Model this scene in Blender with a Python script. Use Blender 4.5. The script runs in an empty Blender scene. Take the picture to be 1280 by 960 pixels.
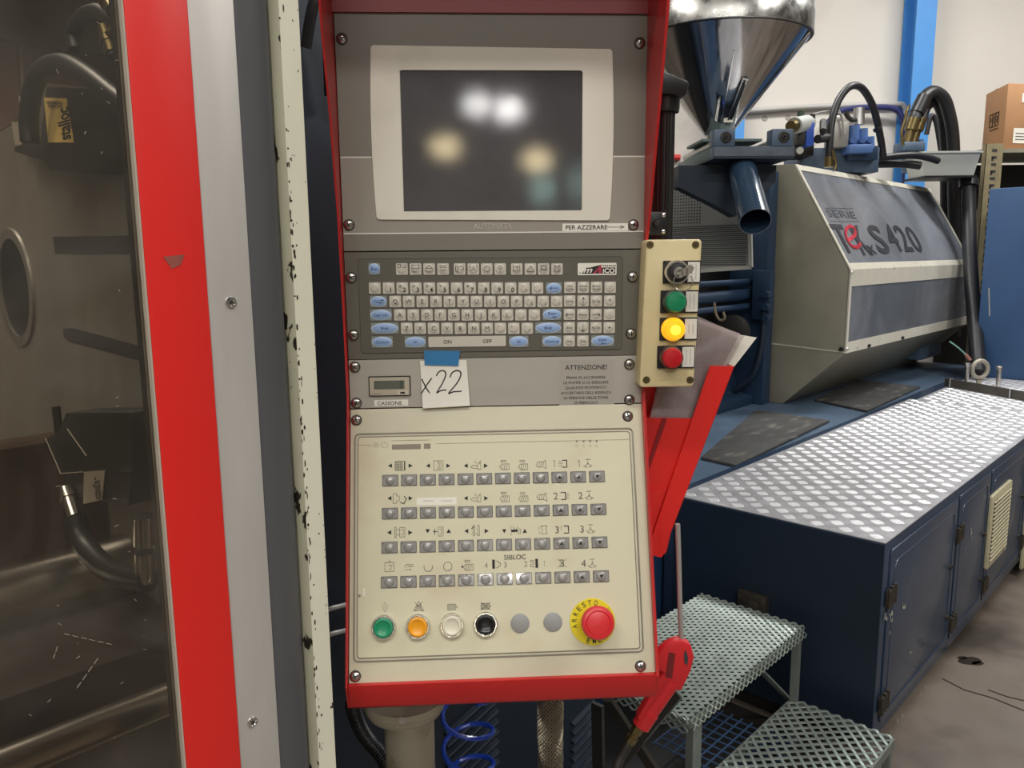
import bpy, bmesh, math, random
from mathutils import Vector, Matrix

random.seed(7)
C = bpy.context.scene.collection
SC = bpy.context.scene
PI = math.pi

# ------------------------------------------------------------------ camera
F_PX = 985.0
CAM_H = 1.6
PITCH = math.atan(158 / F_PX)
ROLL = math.radians(-0.56)
_f = Vector((0, math.cos(PITCH), -math.sin(PITCH)))
_u0 = Vector((0, math.sin(PITCH), math.cos(PITCH)))
_r0 = Vector((1, 0, 0))
CR = math.cos(ROLL) * _r0 + math.sin(ROLL) * _u0
CU = -math.sin(ROLL) * _r0 + math.cos(ROLL) * _u0
CP = Vector((0, 0, CAM_H))
cam_d = bpy.data.cameras.new('camera')
cam = bpy.data.objects.new('camera', cam_d)
C.objects.link(cam)
cam_d.sensor_fit = 'HORIZONTAL'
cam_d.sensor_width = 36
cam_d.lens = F_PX / 1280 * 36
cam_d.clip_start = 0.02
m3 = Matrix((CR, CU, -_f)).transposed()
cam.matrix_world = Matrix.Translation(CP) @ m3.to_4x4()
SC.camera = cam

# ------------------------------------------------------------------ world, lights, exposure
SC.view_settings.view_transform = 'Standard'
SC.view_settings.look = 'None'
SC.view_settings.gamma = 1
SC.view_settings.use_curve_mapping = False
SC.view_settings.exposure = 0.0
w = bpy.data.worlds.new('world')
SC.world = w
w.use_nodes = True
w.node_tree.nodes['Background'].inputs[0].default_value = (0.80, 0.86, 1.0, 1)
w.node_tree.nodes['Background'].inputs[1].default_value = 0.25


def area(name, loc, size, power, col=(1, 0.96, 0.9), target=None):
    d = bpy.data.lights.new(name, 'AREA')
    d.shape = 'RECTANGLE'
    d.size, d.size_y = size
    d.energy = power
    d.color = col
    o = bpy.data.objects.new(name, d)
    C.objects.link(o)
    o.location = loc
    if target:
        o.rotation_euler = (Vector(target) - Vector(loc)).to_track_quat('-Z', 'Y').to_euler()
    return o


# rows of hall lamps hung under the roof
WARM = (1, 0.975, 0.93)
area('hall_lamp_light', (-1.6, -1.6, 5.2), (2.4, 0.5), 95, WARM)
area('hall_lamp_light', (1.4, -1.8, 5.2), (2.4, 0.5), 110, WARM)
area('hall_lamp_light', (4.2, 1.2, 5.4), (0.5, 3.2), 170, WARM)
area('hall_lamp_light', (4.6, 5.2, 5.4), (2.4, 0.6), 190, (1, 0.99, 0.97))
area('hall_lamp_light', (1.0, 5.6, 5.4), (2.4, 0.6), 150, (1, 0.99, 0.97))
area('hall_lamp_light', (-2.6, 2.0, 5.4), (0.5, 2.4), 120, WARM)
area('hall_lamp_light', (0.0, -6.0, 5.2), (6.0, 0.6), 330, WARM)

# ------------------------------------------------------------------ frames


def ray(px, py):
    return (px - 640) / F_PX * CR - (py - 480) / F_PX * CU + _f


def at(px, py, Y):
    d = ray(px, py)
    return CP + d * (Y / d.y)


class Frame:
    def __init__(s, o, ex, ez):
        s.o = Vector(o)
        s.ex = Vector(ex).normalized()
        s.ez = Vector(ez).normalized()
        s.ey = s.ez.cross(s.ex).normalized()
        s.R = Matrix((s.ex, s.ey, s.ez)).transposed()
        s.mat = Matrix.Translation(s.o) @ s.R.to_4x4()

    def w(s, p):
        return s.o + s.R @ Vector(p)

    def l(s, P):
        return s.R.transposed() @ (Vector(P) - s.o)

    def hit(s, px, py, axis=1, val=0.0):
        n = (s.ex, s.ey, s.ez)[axis]
        d = ray(px, py)
        t = ((s.o - CP).dot(n) + val) / d.dot(n)
        return s.l(CP + d * t)


W = Frame((0, 0, 0), (1, 0, 0), (0, 0, 1))
_a = math.radians(43.65)
EU = Vector((math.sin(_a), math.cos(_a), 0))
M = Frame((1.1297, 2.2843, 0), EU, (0, 0, 1))       # machine: x along, y towards its back, z up
ZT = 0.7328                                          # height of the tread plate
_y = math.radians(3)
P = Frame(at(430, 313, 1.05), (math.cos(_y), math.sin(_y), 0), (0, 0, 1))   # console face
_h = P.hit(435, 511)[2]


def _lf(t):
    ez = Vector((0, 0, 1)) * math.cos(t) + P.ey * math.sin(t)
    return Frame(P.w((0, 0, _h)), P.ex, ez)


lo, hi = 0.0, 0.8
for _ in range(40):
    mid = (lo + hi) / 2
    fr = _lf(mid)
    if fr.hit(811, 843)[0] - fr.hit(429, 853)[0] > 0.3966:
        lo = mid
    else:
        hi = mid
TILT = lo
L = _lf(TILT)                                        # sloping lower panel
print('tilt', math.degrees(TILT), 'L bottom', L.hit(620, 848))

# ------------------------------------------------------------------ materials
MATS = {}


def pmat(name, col, rough=0.5, metal=0.0, var=0.0, vscale=6.0, stretch=(1, 1, 1), bump=0.0, bscale=80.0,
         rvar=0.0, col2=None, c2scale=4.0, c2t=(0.5, 0.6), coat=0.0, emit=None, estr=1.0, spec=0.5, aniso=0.0, c3=None, c3scale=30, c3t=(0.6, 0.65)):
    m = bpy.data.materials.new(name)
    m.use_nodes = True
    nt = m.node_tree
    b = nt.nodes['Principled BSDF']
    N, K = nt.nodes.new, nt.links.new
    b.inputs['Roughness'].default_value = rough
    b.inputs['Metallic'].default_value = metal
    b.inputs['Specular IOR Level'].default_value = spec
    b.inputs['Coat Weight'].default_value = coat
    b.inputs['Base Color'].default_value = (*col, 1)
    tc = N('ShaderNodeTexCoord')
    mp = N('ShaderNodeMapping')
    mp.inputs['Scale'].default_value = stretch
    K(tc.outputs['Object'], mp.inputs[0])

    def noise(sc, det=6):
        n = N('ShaderNodeTexNoise')
        n.inputs['Scale'].default_value = sc
        n.inputs['Detail'].default_value = det
        K(mp.outputs[0], n.inputs['Vector'])
        return n
    cur = None
    if var:
        n = noise(vscale)
        r = N('ShaderNodeMapRange')
        r.inputs[1].default_value, r.inputs[2].default_value = 0.3, 0.7
        r.inputs[3].default_value, r.inputs[4].default_value = 1 - var, 1 + var
        K(n.outputs[0], r.inputs[0])
        x = N('ShaderNodeVectorMath')
        x.operation = 'SCALE'
        x.inputs[0].default_value = col
        K(r.outputs[0], x.inputs['Scale'])
        cur = x.outputs[0]
    for (c2, sc2, tt) in ((col2, c2scale, c2t), (c3, c3scale, c3t)):
        if c2:
            n = noise(sc2)
            r = N('ShaderNodeMapRange')
            r.inputs[1].default_value, r.inputs[2].default_value = tt
            K(n.outputs[0], r.inputs[0])
            x = N('ShaderNodeMix')
            x.data_type = 'RGBA'
            K(r.outputs[0], x.inputs[0])
            if cur:
                K(cur, x.inputs[6])
            else:
                x.inputs[6].default_value = (*col, 1)
            x.inputs[7].default_value = (*c2, 1)
            cur = x.outputs[2]
    if cur:
        K(cur, b.inputs['Base Color'])
    if rvar:
        n = noise(vscale * 2.3)
        r = N('ShaderNodeMapRange')
        r.inputs[1].default_value, r.inputs[2].default_value = 0.3, 0.7
        r.inputs[3].default_value, r.inputs[4].default_value = max(0.02, rough - rvar), rough + rvar
        K(n.outputs[0], r.inputs[0])
        K(r.outputs[0], b.inputs['Roughness'])
    if bump:
        n = noise(bscale, 3)
        bp = N('ShaderNodeBump')
        bp.inputs['Strength'].default_value = bump
        bp.inputs['Distance'].default_value = 0.002
        K(n.outputs[0], bp.inputs['Height'])
        K(bp.outputs[0], b.inputs['Normal'])
    if emit:
        b.inputs['Emission Color'].default_value = (*emit, 1)
        b.inputs['Emission Strength'].default_value = estr
    MATS[name] = m
    return m


def glassmat(name, tint, haze=0.06, hazecol=(0.5, 0.5, 0.5), rough=0.06, smudge=0.1, sscale=5, f0=0.05):
    """tinted sheet: see-through, with surface reflection and a film of dirt"""
    m = bpy.data.materials.new(name)
    m.use_nodes = True
    nt = m.node_tree
    nt.nodes.clear()
    N, K = nt.nodes.new, nt.links.new
    out = N('ShaderNodeOutputMaterial')
    tr = N('ShaderNodeBsdfTransparent')
    tr.inputs[0].default_value = (*tint, 1)
    gl = N('ShaderNodeBsdfGlossy')
    gl.inputs['Roughness'].default_value = rough
    gl.inputs[0].default_value = (0.9, 0.9, 0.9, 1)
    lw = N('ShaderNodeFresnel')
    lw.inputs[0].default_value = 1.45
    m1 = N('ShaderNodeMixShader')
    K(lw.outputs[0], m1.inputs[0])
    K(tr.outputs[0], m1.inputs[1])
    K(gl.outputs[0], m1.inputs[2])
    df = N('ShaderNodeBsdfDiffuse')
    df.inputs[0].default_value = (*hazecol, 1)
    tc = N('ShaderNodeTexCoord')
    n = N('ShaderNodeTexNoise')
    n.inputs['Scale'].default_value = sscale
    n.inputs['Detail'].default_value = 8
    n.inputs['Distortion'].default_value = 1.2
    K(tc.outputs['Object'], n.inputs['Vector'])
    r = N('ShaderNodeMapRange')
    r.inputs[1].default_value, r.inputs[2].default_value = 0.4, 0.75
    r.inputs[3].default_value, r.inputs[4].default_value = haze, haze + smudge
    K(n.outputs[0], r.inputs[0])
    m2 = N('ShaderNodeMixShader')
    K(r.outputs[0], m2.inputs[0])
    K(m1.outputs[0], m2.inputs[1])
    K(df.outputs[0], m2.inputs[2])
    K(m2.outputs[0], out.inputs[0])
    MATS[name] = m
    return m


def hexc(h, k=1.0):
    h = h.lstrip('#')
    o = []
    for i in (0, 2, 4):
        c = int(h[i:i + 2], 16) / 255
        o.append((c / 12.92 if c <= 0.04045 else ((c + 0.055) / 1.055) ** 2.4) * k)
    return tuple(o)


red_paint = pmat('red_paint', hexc('#b81f1f'), 0.38, var=0.06, vscale=5, coat=0.15)
red_dark = pmat('red_visor_paint', hexc('#86191f'), 0.4, var=0.05)
red_film = pmat('red_strip_paint', hexc('#d8231e'), 0.4, var=0.03, vscale=3, coat=0.2)
plate_dark = pmat('taupe_plate', hexc('#79746a'), 0.45, var=0.05, vscale=4, bump=0.03, bscale=300)
plate_light = pmat('grey_plate', hexc('#938d82'), 0.5, var=0.03)
plate_key = pmat('keyboard_plate', hexc('#625e54'), 0.5, var=0.05, vscale=5)
membrane_m = pmat('keyboard_film', hexc('#5d5950'), 0.32, var=0.04, vscale=6)
groove_m = pmat('dark_groove', hexc('#2a2824'), 0.7)
line_white = pmat('white_line', hexc('#d9d6cc'), 0.5)
bezel_m = pmat('bezel_cream', hexc('#d9d3c5'), 0.45, var=0.03, vscale=3, c3=hexc('#bdb6a6'), c3scale=9, c3t=(0.55, 0.9))
screen_m = pmat('screen_glass', (0.068, 0.065, 0.070), 0.065, var=0.2, vscale=9, spec=0.75, bump=0.01, bscale=900)
alu_panel = pmat('grey_aluminium_panel', hexc('#aaa59b'), 0.45, var=0.04, vscale=4, stretch=(1, 1, 8))
cream_panel = pmat('cream_front_panel', hexc('#c8c2a9'), 0.45, var=0.03, vscale=3, c3=hexc('#b5ab93'), c3scale=7, c3t=(0.5, 0.85))
foil_m = pmat('cream_foil', hexc('#cec8ac'), 0.42, var=0.02, vscale=3, c3=hexc('#bda98a'), c3scale=8, c3t=(0.56, 0.86))
bead_m = pmat('grey_bead', hexc('#8e887c'), 0.4, metal=0.3)
key_m = pmat('key_grey', hexc('#c3bdb0'), 0.4)
key_blue = pmat('key_blue', hexc('#8fa9cf'), 0.35)
key_pad = pmat('key_pad_grey', hexc('#7f8786'), 0.4)
key_edge = pmat('key_edge', hexc('#d8d5cb'), 0.4)
ink = pmat('black_ink', hexc('#1a1917'), 0.6)
ink_soft = pmat('grey_ink', hexc('#5b564d'), 0.6)
ink_blue = pmat('blue_ink', hexc('#23386b'), 0.6)
btn_grey = pmat('button_grey', hexc('#8e8c88'), 0.16, spec=0.9, coat=0.6)
btn_frame = pmat('button_frame', hexc('#3d3a35'), 0.5)
disc_grey = pmat('grey_disc', hexc('#8f8f8c'), 0.5)
chrome = pmat('chrome', (0.72, 0.71, 0.69), 0.2, 1.0)
screw_m = pmat('screw_steel', (0.55, 0.53, 0.50), 0.28, 1.0, var=0.15, vscale=60)
screw_dark = pmat('screw_recess', (0.03, 0.03, 0.03), 0.6)
brass_m = pmat('brass', hexc('#7a6c48'), 0.35, 0.9, var=0.15, vscale=30)
brushed = pmat('brushed_steel', (0.62, 0.61, 0.59), 0.42, 1.0, var=0.1, vscale=7, stretch=(6, 6, 0.6), rvar=0.08)
hop_m = pmat('hopper_steel', (0.50, 0.50, 0.50), 0.10, 1.0, var=0.12, vscale=3, stretch=(3, 3, 0.7), rvar=0.05, bump=0.25, bscale=3)
hop_band = pmat('hopper_band_steel', (0.42, 0.41, 0.39), 0.30, 1.0, var=0.25, vscale=9, rvar=0.1)
alu_strip = pmat('aluminium_strip', (0.56, 0.54, 0.51), 0.42, 0.35, var=0.06, vscale=9, stretch=(3, 3, 0.5), c3=(0.47, 0.45, 0.42), c3scale=6, c3t=(0.5, 0.9))
seal_m = pmat('dark_grey_seal', hexc('#505154'), 0.45, var=0.05)
post_cream = pmat('cream_post_paint', hexc('#dad8c4'), 0.45, var=0.03, vscale=6, c3=hexc('#2b241c'), c3scale=42, c3t=(0.70, 0.72))
post_chip = pmat('chipped_post_edge', hexc('#b3b098'), 0.5, var=0.1, vscale=20, stretch=(1, 1, 0.45), c3=hexc('#20190f'), c3scale=60, c3t=(0.60, 0.62))
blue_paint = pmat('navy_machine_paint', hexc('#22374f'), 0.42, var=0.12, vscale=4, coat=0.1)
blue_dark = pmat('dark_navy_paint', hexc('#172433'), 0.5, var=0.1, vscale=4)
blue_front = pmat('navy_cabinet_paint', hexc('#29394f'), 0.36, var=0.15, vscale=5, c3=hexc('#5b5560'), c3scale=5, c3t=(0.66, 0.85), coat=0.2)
blue_grey = pmat('blue_grey_paint', hexc('#4a5c70'), 0.45, var=0.12, vscale=8)
blue_valve = pmat('blue_valve_paint', hexc('#5577b0'), 0.45, var=0.08)
blue_bright = pmat('bright_blue_plastic', hexc('#2f55b5'), 0.4)
blue_column = pmat('blue_column_paint', hexc('#4d92d6'), 0.5, var=0.04)
tread_base = pmat('tread_plate_metal', (0.50, 0.50, 0.52), 0.40, 0.5, var=0.2, vscale=8, rvar=0.08)
tread_bar = pmat('tread_bar_metal', (0.60, 0.60, 0.62), 0.42, 0.5, var=0.12, vscale=8)
galv_m = pmat('galvanised_mesh', (0.52, 0.60, 0.55), 0.30, 0.7, var=0.2, vscale=12, c3=hexc('#3f6a4a'), c3scale=6, c3t=(0.62, 0.8))
galv_frame = pmat('painted_step_frame', hexc('#747a75'), 0.5, 0.3, var=0.15, vscale=10)
hood_m = pmat('hood_beige_paint', hexc('#8c8877'), 0.5, var=0.07, vscale=3, c3=hexc('#7a7464'), c3scale=5, c3t=(0.5, 0.9))
hood_frame = pmat('hood_frame_cream', hexc('#cfcabb'), 0.45, var=0.05, vscale=10, c3=hexc('#6d675a'), c3scale=22, c3t=(0.66, 0.74))
black_m = pmat('black_plastic', (0.012, 0.012, 0.013), 0.38)
rubber_m = pmat('black_rubber', (0.016, 0.016, 0.018), 0.42, var=0.1, vscale=20)
alu_black = pmat('black_anodised_pole', (0.020, 0.019, 0.020), 0.3, 0.3)
mat_slab = pmat('dark_rubber_slab', hexc('#3f3f3e'), 0.55, var=0.2, vscale=6, stretch=(1, 3, 1), c3=hexc('#77716b'), c3scale=6, c3t=(0.56, 0.8), bump=0.1)
grille_m = pmat('grey_perforated_sheet', hexc('#8d8e8a'), 0.5, 0.2, var=0.05)
grille_d = pmat('grille_slot', hexc('#4a4b49'), 0.7)
wall_m = pmat('whitewashed_wall', hexc('#d8d2c8'), 0.9, var=0.04, vscale=0.8, bump=0.4, bscale=6, c3=hexc('#b9b1a5'), c3scale=1.3, c3t=(0.55, 0.9))
brick_m = pmat('rough_white_plaster', hexc('#bdb5ac'), 0.95, var=0.1, vscale=5, bump=1.0, bscale=14)
floor_m = pmat('stained_concrete', hexc('#6f655c'), 0.42, var=0.2, vscale=2.2, rvar=0.12, c3=hexc('#453d36'), c3scale=2.0, c3t=(0.5, 0.68), bump=0.15, bscale=30)
crack_m = pmat('floor_crack', hexc('#3b2f28'), 0.8)
ceil_m = pmat('roof_deck', hexc('#8d8c88'), 0.9, var=0.05)
card_m = pmat('cardboard', hexc('#ab7f58'), 0.8, var=0.06, vscale=5)
paper_m = pmat('white_paper', hexc('#e4e0d4'), 0.7, var=0.02)
paper_yel = pmat('yellowed_paper_edge', hexc('#cfcd9a'), 0.7)
tape_m = pmat('blue_tape', hexc('#2f75a8'), 0.55, var=0.05, vscale=30)
tan_m = pmat('tan_perforated_steel', hexc('#8e8263'), 0.6, 0.2, var=0.15, vscale=15, c3=hexc('#6e4d33'), c3scale=9, c3t=(0.6, 0.8))
vent_m = pmat('cream_vent_plastic', hexc('#b9b294'), 0.45, var=0.05, vscale=20, c3=hexc('#5c533f'), c3scale=14, c3t=(0.62, 0.78))
chip_m = pmat('paint_chip', hexc('#a8aa9a'), 0.7)
hinge_m = pmat('dirty_hinge_steel', hexc('#4a443c'), 0.5, 0.6, var=0.3, vscale=80)
stat_m = pmat('cream_station_box', hexc('#cdbd91'), 0.42, var=0.04, vscale=14, c3=hexc('#b7a472'), c3scale=18, c3t=(0.6, 0.85))
green_b = pmat('green_button', hexc('#14895e'), 0.3, spec=0.6)
green_s = pmat('green_station_button', hexc('#0f7d52'), 0.35)
yellow_b = pmat('amber_button', hexc('#e69a12'), 0.3, spec=0.6)
white_b = pmat('clear_white_button', hexc('#d6d1bb'), 0.3, spec=0.6)
red_b = pmat('red_button', hexc('#b4141d'), 0.35)
mush_m = pmat('red_mushroom', hexc('#cf2a30'), 0.3, spec=0.6)
amber_lit = pmat('lit_amber_lens', hexc('#f0a000'), 0.3, emit=(1.0, 0.50, 0.02), estr=0.75)
amber_core = pmat('lit_amber_core', hexc('#ffd020'), 0.3, emit=(1.0, 0.72, 0.06), estr=1.6)
yellow_disc = pmat('yellow_disc', hexc('#ddcb18'), 0.4, var=0.03)
lcd_m = pmat('lcd_grey', hexc('#5d6156'), 0.25)
lcd_case = pmat('counter_case', hexc('#b3a996'), 0.45)
ped_m = pmat('grey_cream_pedestal', hexc('#a69f8b'), 0.5, var=0.08, vscale=9, c3=hexc('#7a7058'), c3scale=20, c3t=(0.6, 0.8))
braid_m = pmat('braided_steel', hexc('#8d8574'), 0.38, 0.8, var=0.2, vscale=60)
hose_blue = pmat('blue_air_hose', hexc('#1b3fa8'), 0.25, coat=0.4)
gun_red = pmat('red_gun_plastic', hexc('#c5242a'), 0.42, var=0.04, vscale=12)
sleeve_m = glassmat('clear_plastic_sleeve', (0.92, 0.90, 0.90), 0.12, (0.75, 0.7, 0.7), 0.12, 0.25, 14)
sheet_m = pmat('printed_sheets', hexc('#b9a6a4'), 0.35, var=0.1, vscale=30, stretch=(1, 1, 6), coat=0.6)
door_glass = glassmat('smoked_door_pane', (0.86, 0.81, 0.73), 0.03, (0.42, 0.40, 0.36), 0.08, 0.10, 6)
hood_glass = glassmat('scratched_hood_pane', (0.62, 0.66, 0.72), 0.26, (0.36, 0.38, 0.42), 0.22, 0.30, 1.6)
platen_m = pmat('machined_platen', (0.27, 0.25, 0.22), 0.45, 0.35, var=0.22, vscale=3, rvar=0.1, c3=(0.15, 0.115, 0.095), c3scale=2.5, c3t=(0.5, 0.7), stretch=(1, 1, 0.6))
tie_m = pmat('tie_bar_steel', (0.50, 0.47, 0.42), 0.24, 1.0, var=0.1, vscale=8)
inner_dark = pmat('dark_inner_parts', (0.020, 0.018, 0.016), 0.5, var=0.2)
inner_red = pmat('inner_reddish_brown', (0.13, 0.07, 0.06), 0.5, var=0.25, vscale=7)
label_yel = pmat('brass_label', hexc('#f0cf7c'), 0.5, 0.0, var=0.1, vscale=40)
label_gry = pmat('grey_label', hexc('#a89f8f'), 0.5)
tray_m = pmat('pale_grey_tray', hexc('#b2b4ae'), 0.5, var=0.03)
cable_grey = pmat('grey_cable', hexc('#a8a59e'), 0.5)
barrel_m = pmat('barrel_band', hexc('#8492a6'), 0.4, 0.3, var=0.1)
cond_m = pmat('pale_conduit', hexc('#b9b6b0'), 0.5)
lamp_white = pmat('lamp_lens_white', (1, 1, 1), 0.5, emit=(1, 0.97, 0.95), estr=75)
lamp_warm = pmat('lamp_lens_warm', (1, 1, 1), 0.5, emit=(1, 0.80, 0.45), estr=42)
cool_daylight = pmat('window_daylight', (1, 1, 1), 0.5, emit=(0.6, 0.95, 0.85), estr=13)

# ------------------------------------------------------------------ mesh builder


class MB:
    KR = 1.0

    def __init__(s):
        s.v, s.f, s.mi, s.m = [], [], [], 0

    def add(s, vs, fs, m=None):
        b = len(s.v)
        s.v += [tuple(v) for v in vs]
        for f in fs:
            s.f.append([i + b for i in f])
            s.mi.append(s.m if m is None else m)
        return s

    def box(s, x0, x1, y0, y1, z0, z1, m=None):
        vs = [(x, y, z) for x in (x0, x1) for y in (y0, y1) for z in (z0, z1)]
        return s.add(vs, [(0, 1, 3, 2), (4, 6, 7, 5), (0, 4, 5, 1), (2, 3, 7, 6), (0, 2, 6, 4), (1, 5, 7, 3)], m)

    def bar(s, p0, p1, wx, wz, up=(0, 0, 1), m=None):
        """box along p0-p1, wx wide sideways, wz high"""
        p0, p1 = Vector(p0), Vector(p1)
        d = (p1 - p0).normalized()
        a = d.cross(Vector(up))
        a = a.normalized() if a.length > 1e-6 else Vector((1, 0, 0))
        b = a.cross(d)
        vs = []
        for p in (p0, p1):
            for sa, sb in ((-1, -1), (1, -1), (1, 1), (-1, 1)):
                vs.append(p + a * sa * wx / 2 + b * sb * wz / 2)
        return s.add(vs, [(3, 2, 1, 0), (4, 5, 6, 7), (0, 1, 5, 4), (1, 2, 6, 5), (2, 3, 7, 6), (3, 0, 4, 7)], m)

    def prism(s, pts, ext, m=None, msd=None):
        """planar polygon (3d points) extruded by vector ext"""
        n = len(pts)
        e = Vector(ext)
        vs = [Vector(p) for p in pts] + [Vector(p) + e for p in pts]
        s.add(vs, [list(range(n)), list(range(2 * n - 1, n - 1, -1))], m)
        b = len(s.v) - 2 * n
        for i in range(n):
            j = (i + 1) % n
            s.f.append([b + i, b + j, b + n + j, b + n + i])
            s.mi.append((s.m if m is None else m) if msd is None else msd)
        return s

    def lathe(s, prof, c, axis=(0, 0, 1), seg=32, m=None, cap=True, ang=(0, 2 * PI), mfn=None):
        """prof = [(r, h)...] round axis through c"""
        ax = Vector(axis).normalized()
        a = ax.orthogonal().normalized()
        b = ax.cross(a)
        c = Vector(c)
        base = len(s.v)
        n = seg
        for r, h in prof:
            for i in range(n):
                t = 2 * PI * i / n
                s.v.append(tuple(c + ax * h + (a * math.cos(t) + b * math.sin(t)) * r))
        for k in range(len(prof) - 1):
            for i in range(n):
                j = (i + 1) % n
                s.f.append([base + k * n + i, base + k * n + j, base + (k + 1) * n + j, base + (k + 1) * n + i])
                s.mi.append(mfn(k) if mfn else (s.m if m is None else m))
        if cap:
            if prof[0][0] > 1e-6:
                s.f.append([base + i for i in range(n)][::-1])
                s.mi.append(mfn(0) if mfn else (s.m if m is None else m))
            if prof[-1][0] > 1e-6:
                s.f.append([base + (len(prof) - 1) * n + i for i in range(n)])
                s.mi.append(mfn(len(prof) - 2) if mfn else (s.m if m is None else m))
        return s

    def cyl(s, p0, p1, r, r1=None, seg=20, m=None):
        p0, p1 = Vector(p0), Vector(p1)
        d = p1 - p0
        r *= MB.KR
        r1 = None if r1 is None else r1 * MB.KR
        return s.lathe([(r, 0), (r if r1 is None else r1, d.length)], p0, d, seg, m)

    def tube(s, pts, r, seg=12, m=None, sub=6, closed=False, rfn=None):
        pts = [Vector(p) for p in pts]
        r = r * MB.KR
        if sub > 1 and len(pts) > 2:
            pts = catmull(pts, sub, closed)
        n = len(pts)
        base = len(s.v)
        prev = None
        for i, p in enumerate(pts):
            if closed:
                d = pts[(i + 1) % n] - pts[i - 1]
            else:
                d = pts[min(i + 1, n - 1)] - pts[max(i - 1, 0)]
            d = d.normalized() if d.length else Vector((0, 0, 1))
            a = d.orthogonal().normalized() if prev is None else (prev - d * prev.dot(d)).normalized()
            prev = a
            b = d.cross(a)
            rr = r if rfn is None else rfn(i / (n - 1))
            for k in range(seg):
                t = 2 * PI * k / seg
                s.v.append(tuple(p + (a * math.cos(t) + b * math.sin(t)) * rr))
        for i in range(n if closed else n - 1):
            i2 = (i + 1) % n
            for k in range(seg):
                k2 = (k + 1) % seg
                s.f.append([base + i * seg + k, base + i * seg + k2, base + i2 * seg + k2, base + i2 * seg + k])
                s.mi.append(s.m if m is None else m)
        if not closed:
            s.f.append([base + k for k in range(seg)][::-1])
            s.mi.append(s.m if m is None else m)
            s.f.append([base + (n - 1) * seg + k for k in range(seg)])
            s.mi.append(s.m if m is None else m)
        return s

    def poly(s, pts, m=None):
        return s.add(pts, [list(range(len(pts)))], m)

    def strokes(s, lines, wd, y, m=None):
        """flat ribbons in the x-z plane at depth y; lines of 2d points"""
        for ln in lines:
            for (a, b) in zip(ln[:-1], ln[1:]):
                a, b = Vector(a), Vector(b)
                d = b - a
                if d.length < 1e-9:
                    continue
                d.normalize()
                n = Vector((-d.y, d.x)) * wd / 2
                e = d * wd / 2
                q = [a - e + n, a - e - n, b + e - n, b + e + n]
                s.add([(p.x, y, p.y) for p in q], [(0, 1, 2, 3)], m)
        return s

    def text(s, txt, x, z, y, h, wd=None, m=None, align='CENTER', rot=0.0, shear=0.0, off=0.0):
        """flat lettering in the x-z plane; h = capital height, wd = forced width; (x, z) = centre"""
        vs, fs = text_mesh(txt, off)
        if not vs:
            return s
        xs = [v[0] for v in vs]
        x0, x1 = min(xs), max(xs)
        k = h / 0.69
        kx = k if wd is None else wd / max(1e-6, (x1 - x0))
        cx = {'CENTER': (x0 + x1) / 2, 'LEFT': x0, 'RIGHT': x1}[align]
        cr, sr = math.cos(rot), math.sin(rot)
        out = []
        for a, b in vs:
            q = (b - 0.345) * k
            p = (a - cx) * kx + shear * q
            out.append((x + p * cr - q * sr, y, z + p * sr + q * cr))
        return s.add(out, fs, m)

    def mesh(s, name, mats, bevel=None, smooth=True, angle=35):
        me = bpy.data.meshes.new(name)
        me.from_pydata(s.v, [], s.f)
        for m in (mats if isinstance(mats, (list, tuple)) else [mats]):
            me.materials.append(m)
        me.polygons.foreach_set('material_index', s.mi)
        if len(s.f) < 60000:
            bm = bmesh.new()
            bm.from_mesh(me)
            bmesh.ops.recalc_face_normals(bm, faces=bm.faces)
            if bevel:
                bmesh.ops.remove_doubles(bm, verts=bm.verts, dist=1e-6)
                es = [e for e in bm.edges if len(e.link_faces) == 2 and e.calc_face_angle(0) > 0.5]
                bmesh.ops.bevel(bm, geom=es, offset=bevel, segments=2, affect='EDGES', profile=0.5, clamp_overlap=True)
            bm.to_mesh(me)
            bm.free()
        if smooth:
            me.polygons.foreach_set('use_smooth', [True] * len(me.polygons))
            me.set_sharp_from_angle(angle=math.radians(angle))
        me.update()
        return me


def catmull(pts, sub, closed=False):
    out = []
    n = len(pts)
    rng = range(n if closed else n - 1)
    for i in rng:
        if closed:
            p0, p1, p2, p3 = pts[i - 1], pts[i], pts[(i + 1) % n], pts[(i + 2) % n]
        else:
            p0, p1, p2, p3 = pts[max(i - 1, 0)], pts[i], pts[i + 1], pts[min(i + 2, n - 1)]
        for k in range(sub):
            t = k / sub
            out.append(0.5 * ((2 * p1) + (-p0 + p2) * t + (2 * p0 - 5 * p1 + 4 * p2 - p3) * t * t + (-p0 + 3 * p1 - 3 * p2 + p3) * t ** 3))
    if not closed:
        out.append(pts[-1].copy())
    return out


_TXT = {}


def text_mesh(txt, off=0.0):
    key = (txt, off)
    if key in _TXT:
        return _TXT[key]
    cu = bpy.data.curves.new('txt', 'FONT')
    cu.body = txt
    cu.resolution_u = 3
    cu.offset = off
    ob = bpy.data.objects.new('txt', cu)
    C.objects.link(ob)
    bpy.context.view_layer.update()
    me = bpy.data.meshes.new_from_object(ob)
    vs = [(v.co.x, v.co.y) for v in me.vertices]
    fs = [list(p.vertices) for p in me.polygons]
    bpy.data.objects.remove(ob)
    bpy.data.curves.remove(cu)
    bpy.data.meshes.remove(me)
    _TXT[key] = (vs, fs)
    return _TXT[key]


# ------------------------------------------------------------------ things and parts
BASE = {}


def props(o, label=None, cat=None, group=None, kind=None):
    if label:
        o['label'] = label
    if cat:
        o['category'] = cat
    if group:
        o['group'] = group
    if kind:
        o['kind'] = kind
    return o


def thing(name, label, cat, fr, base, group=None, kind=None):
    o = bpy.data.objects.new(name, None)
    o.empty_display_size = 0.05
    C.objects.link(o)
    o.matrix_world = fr.mat @ Matrix.Translation(Vector(base))
    BASE[o] = Vector(base)
    return props(o, label, cat, group, kind)


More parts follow.
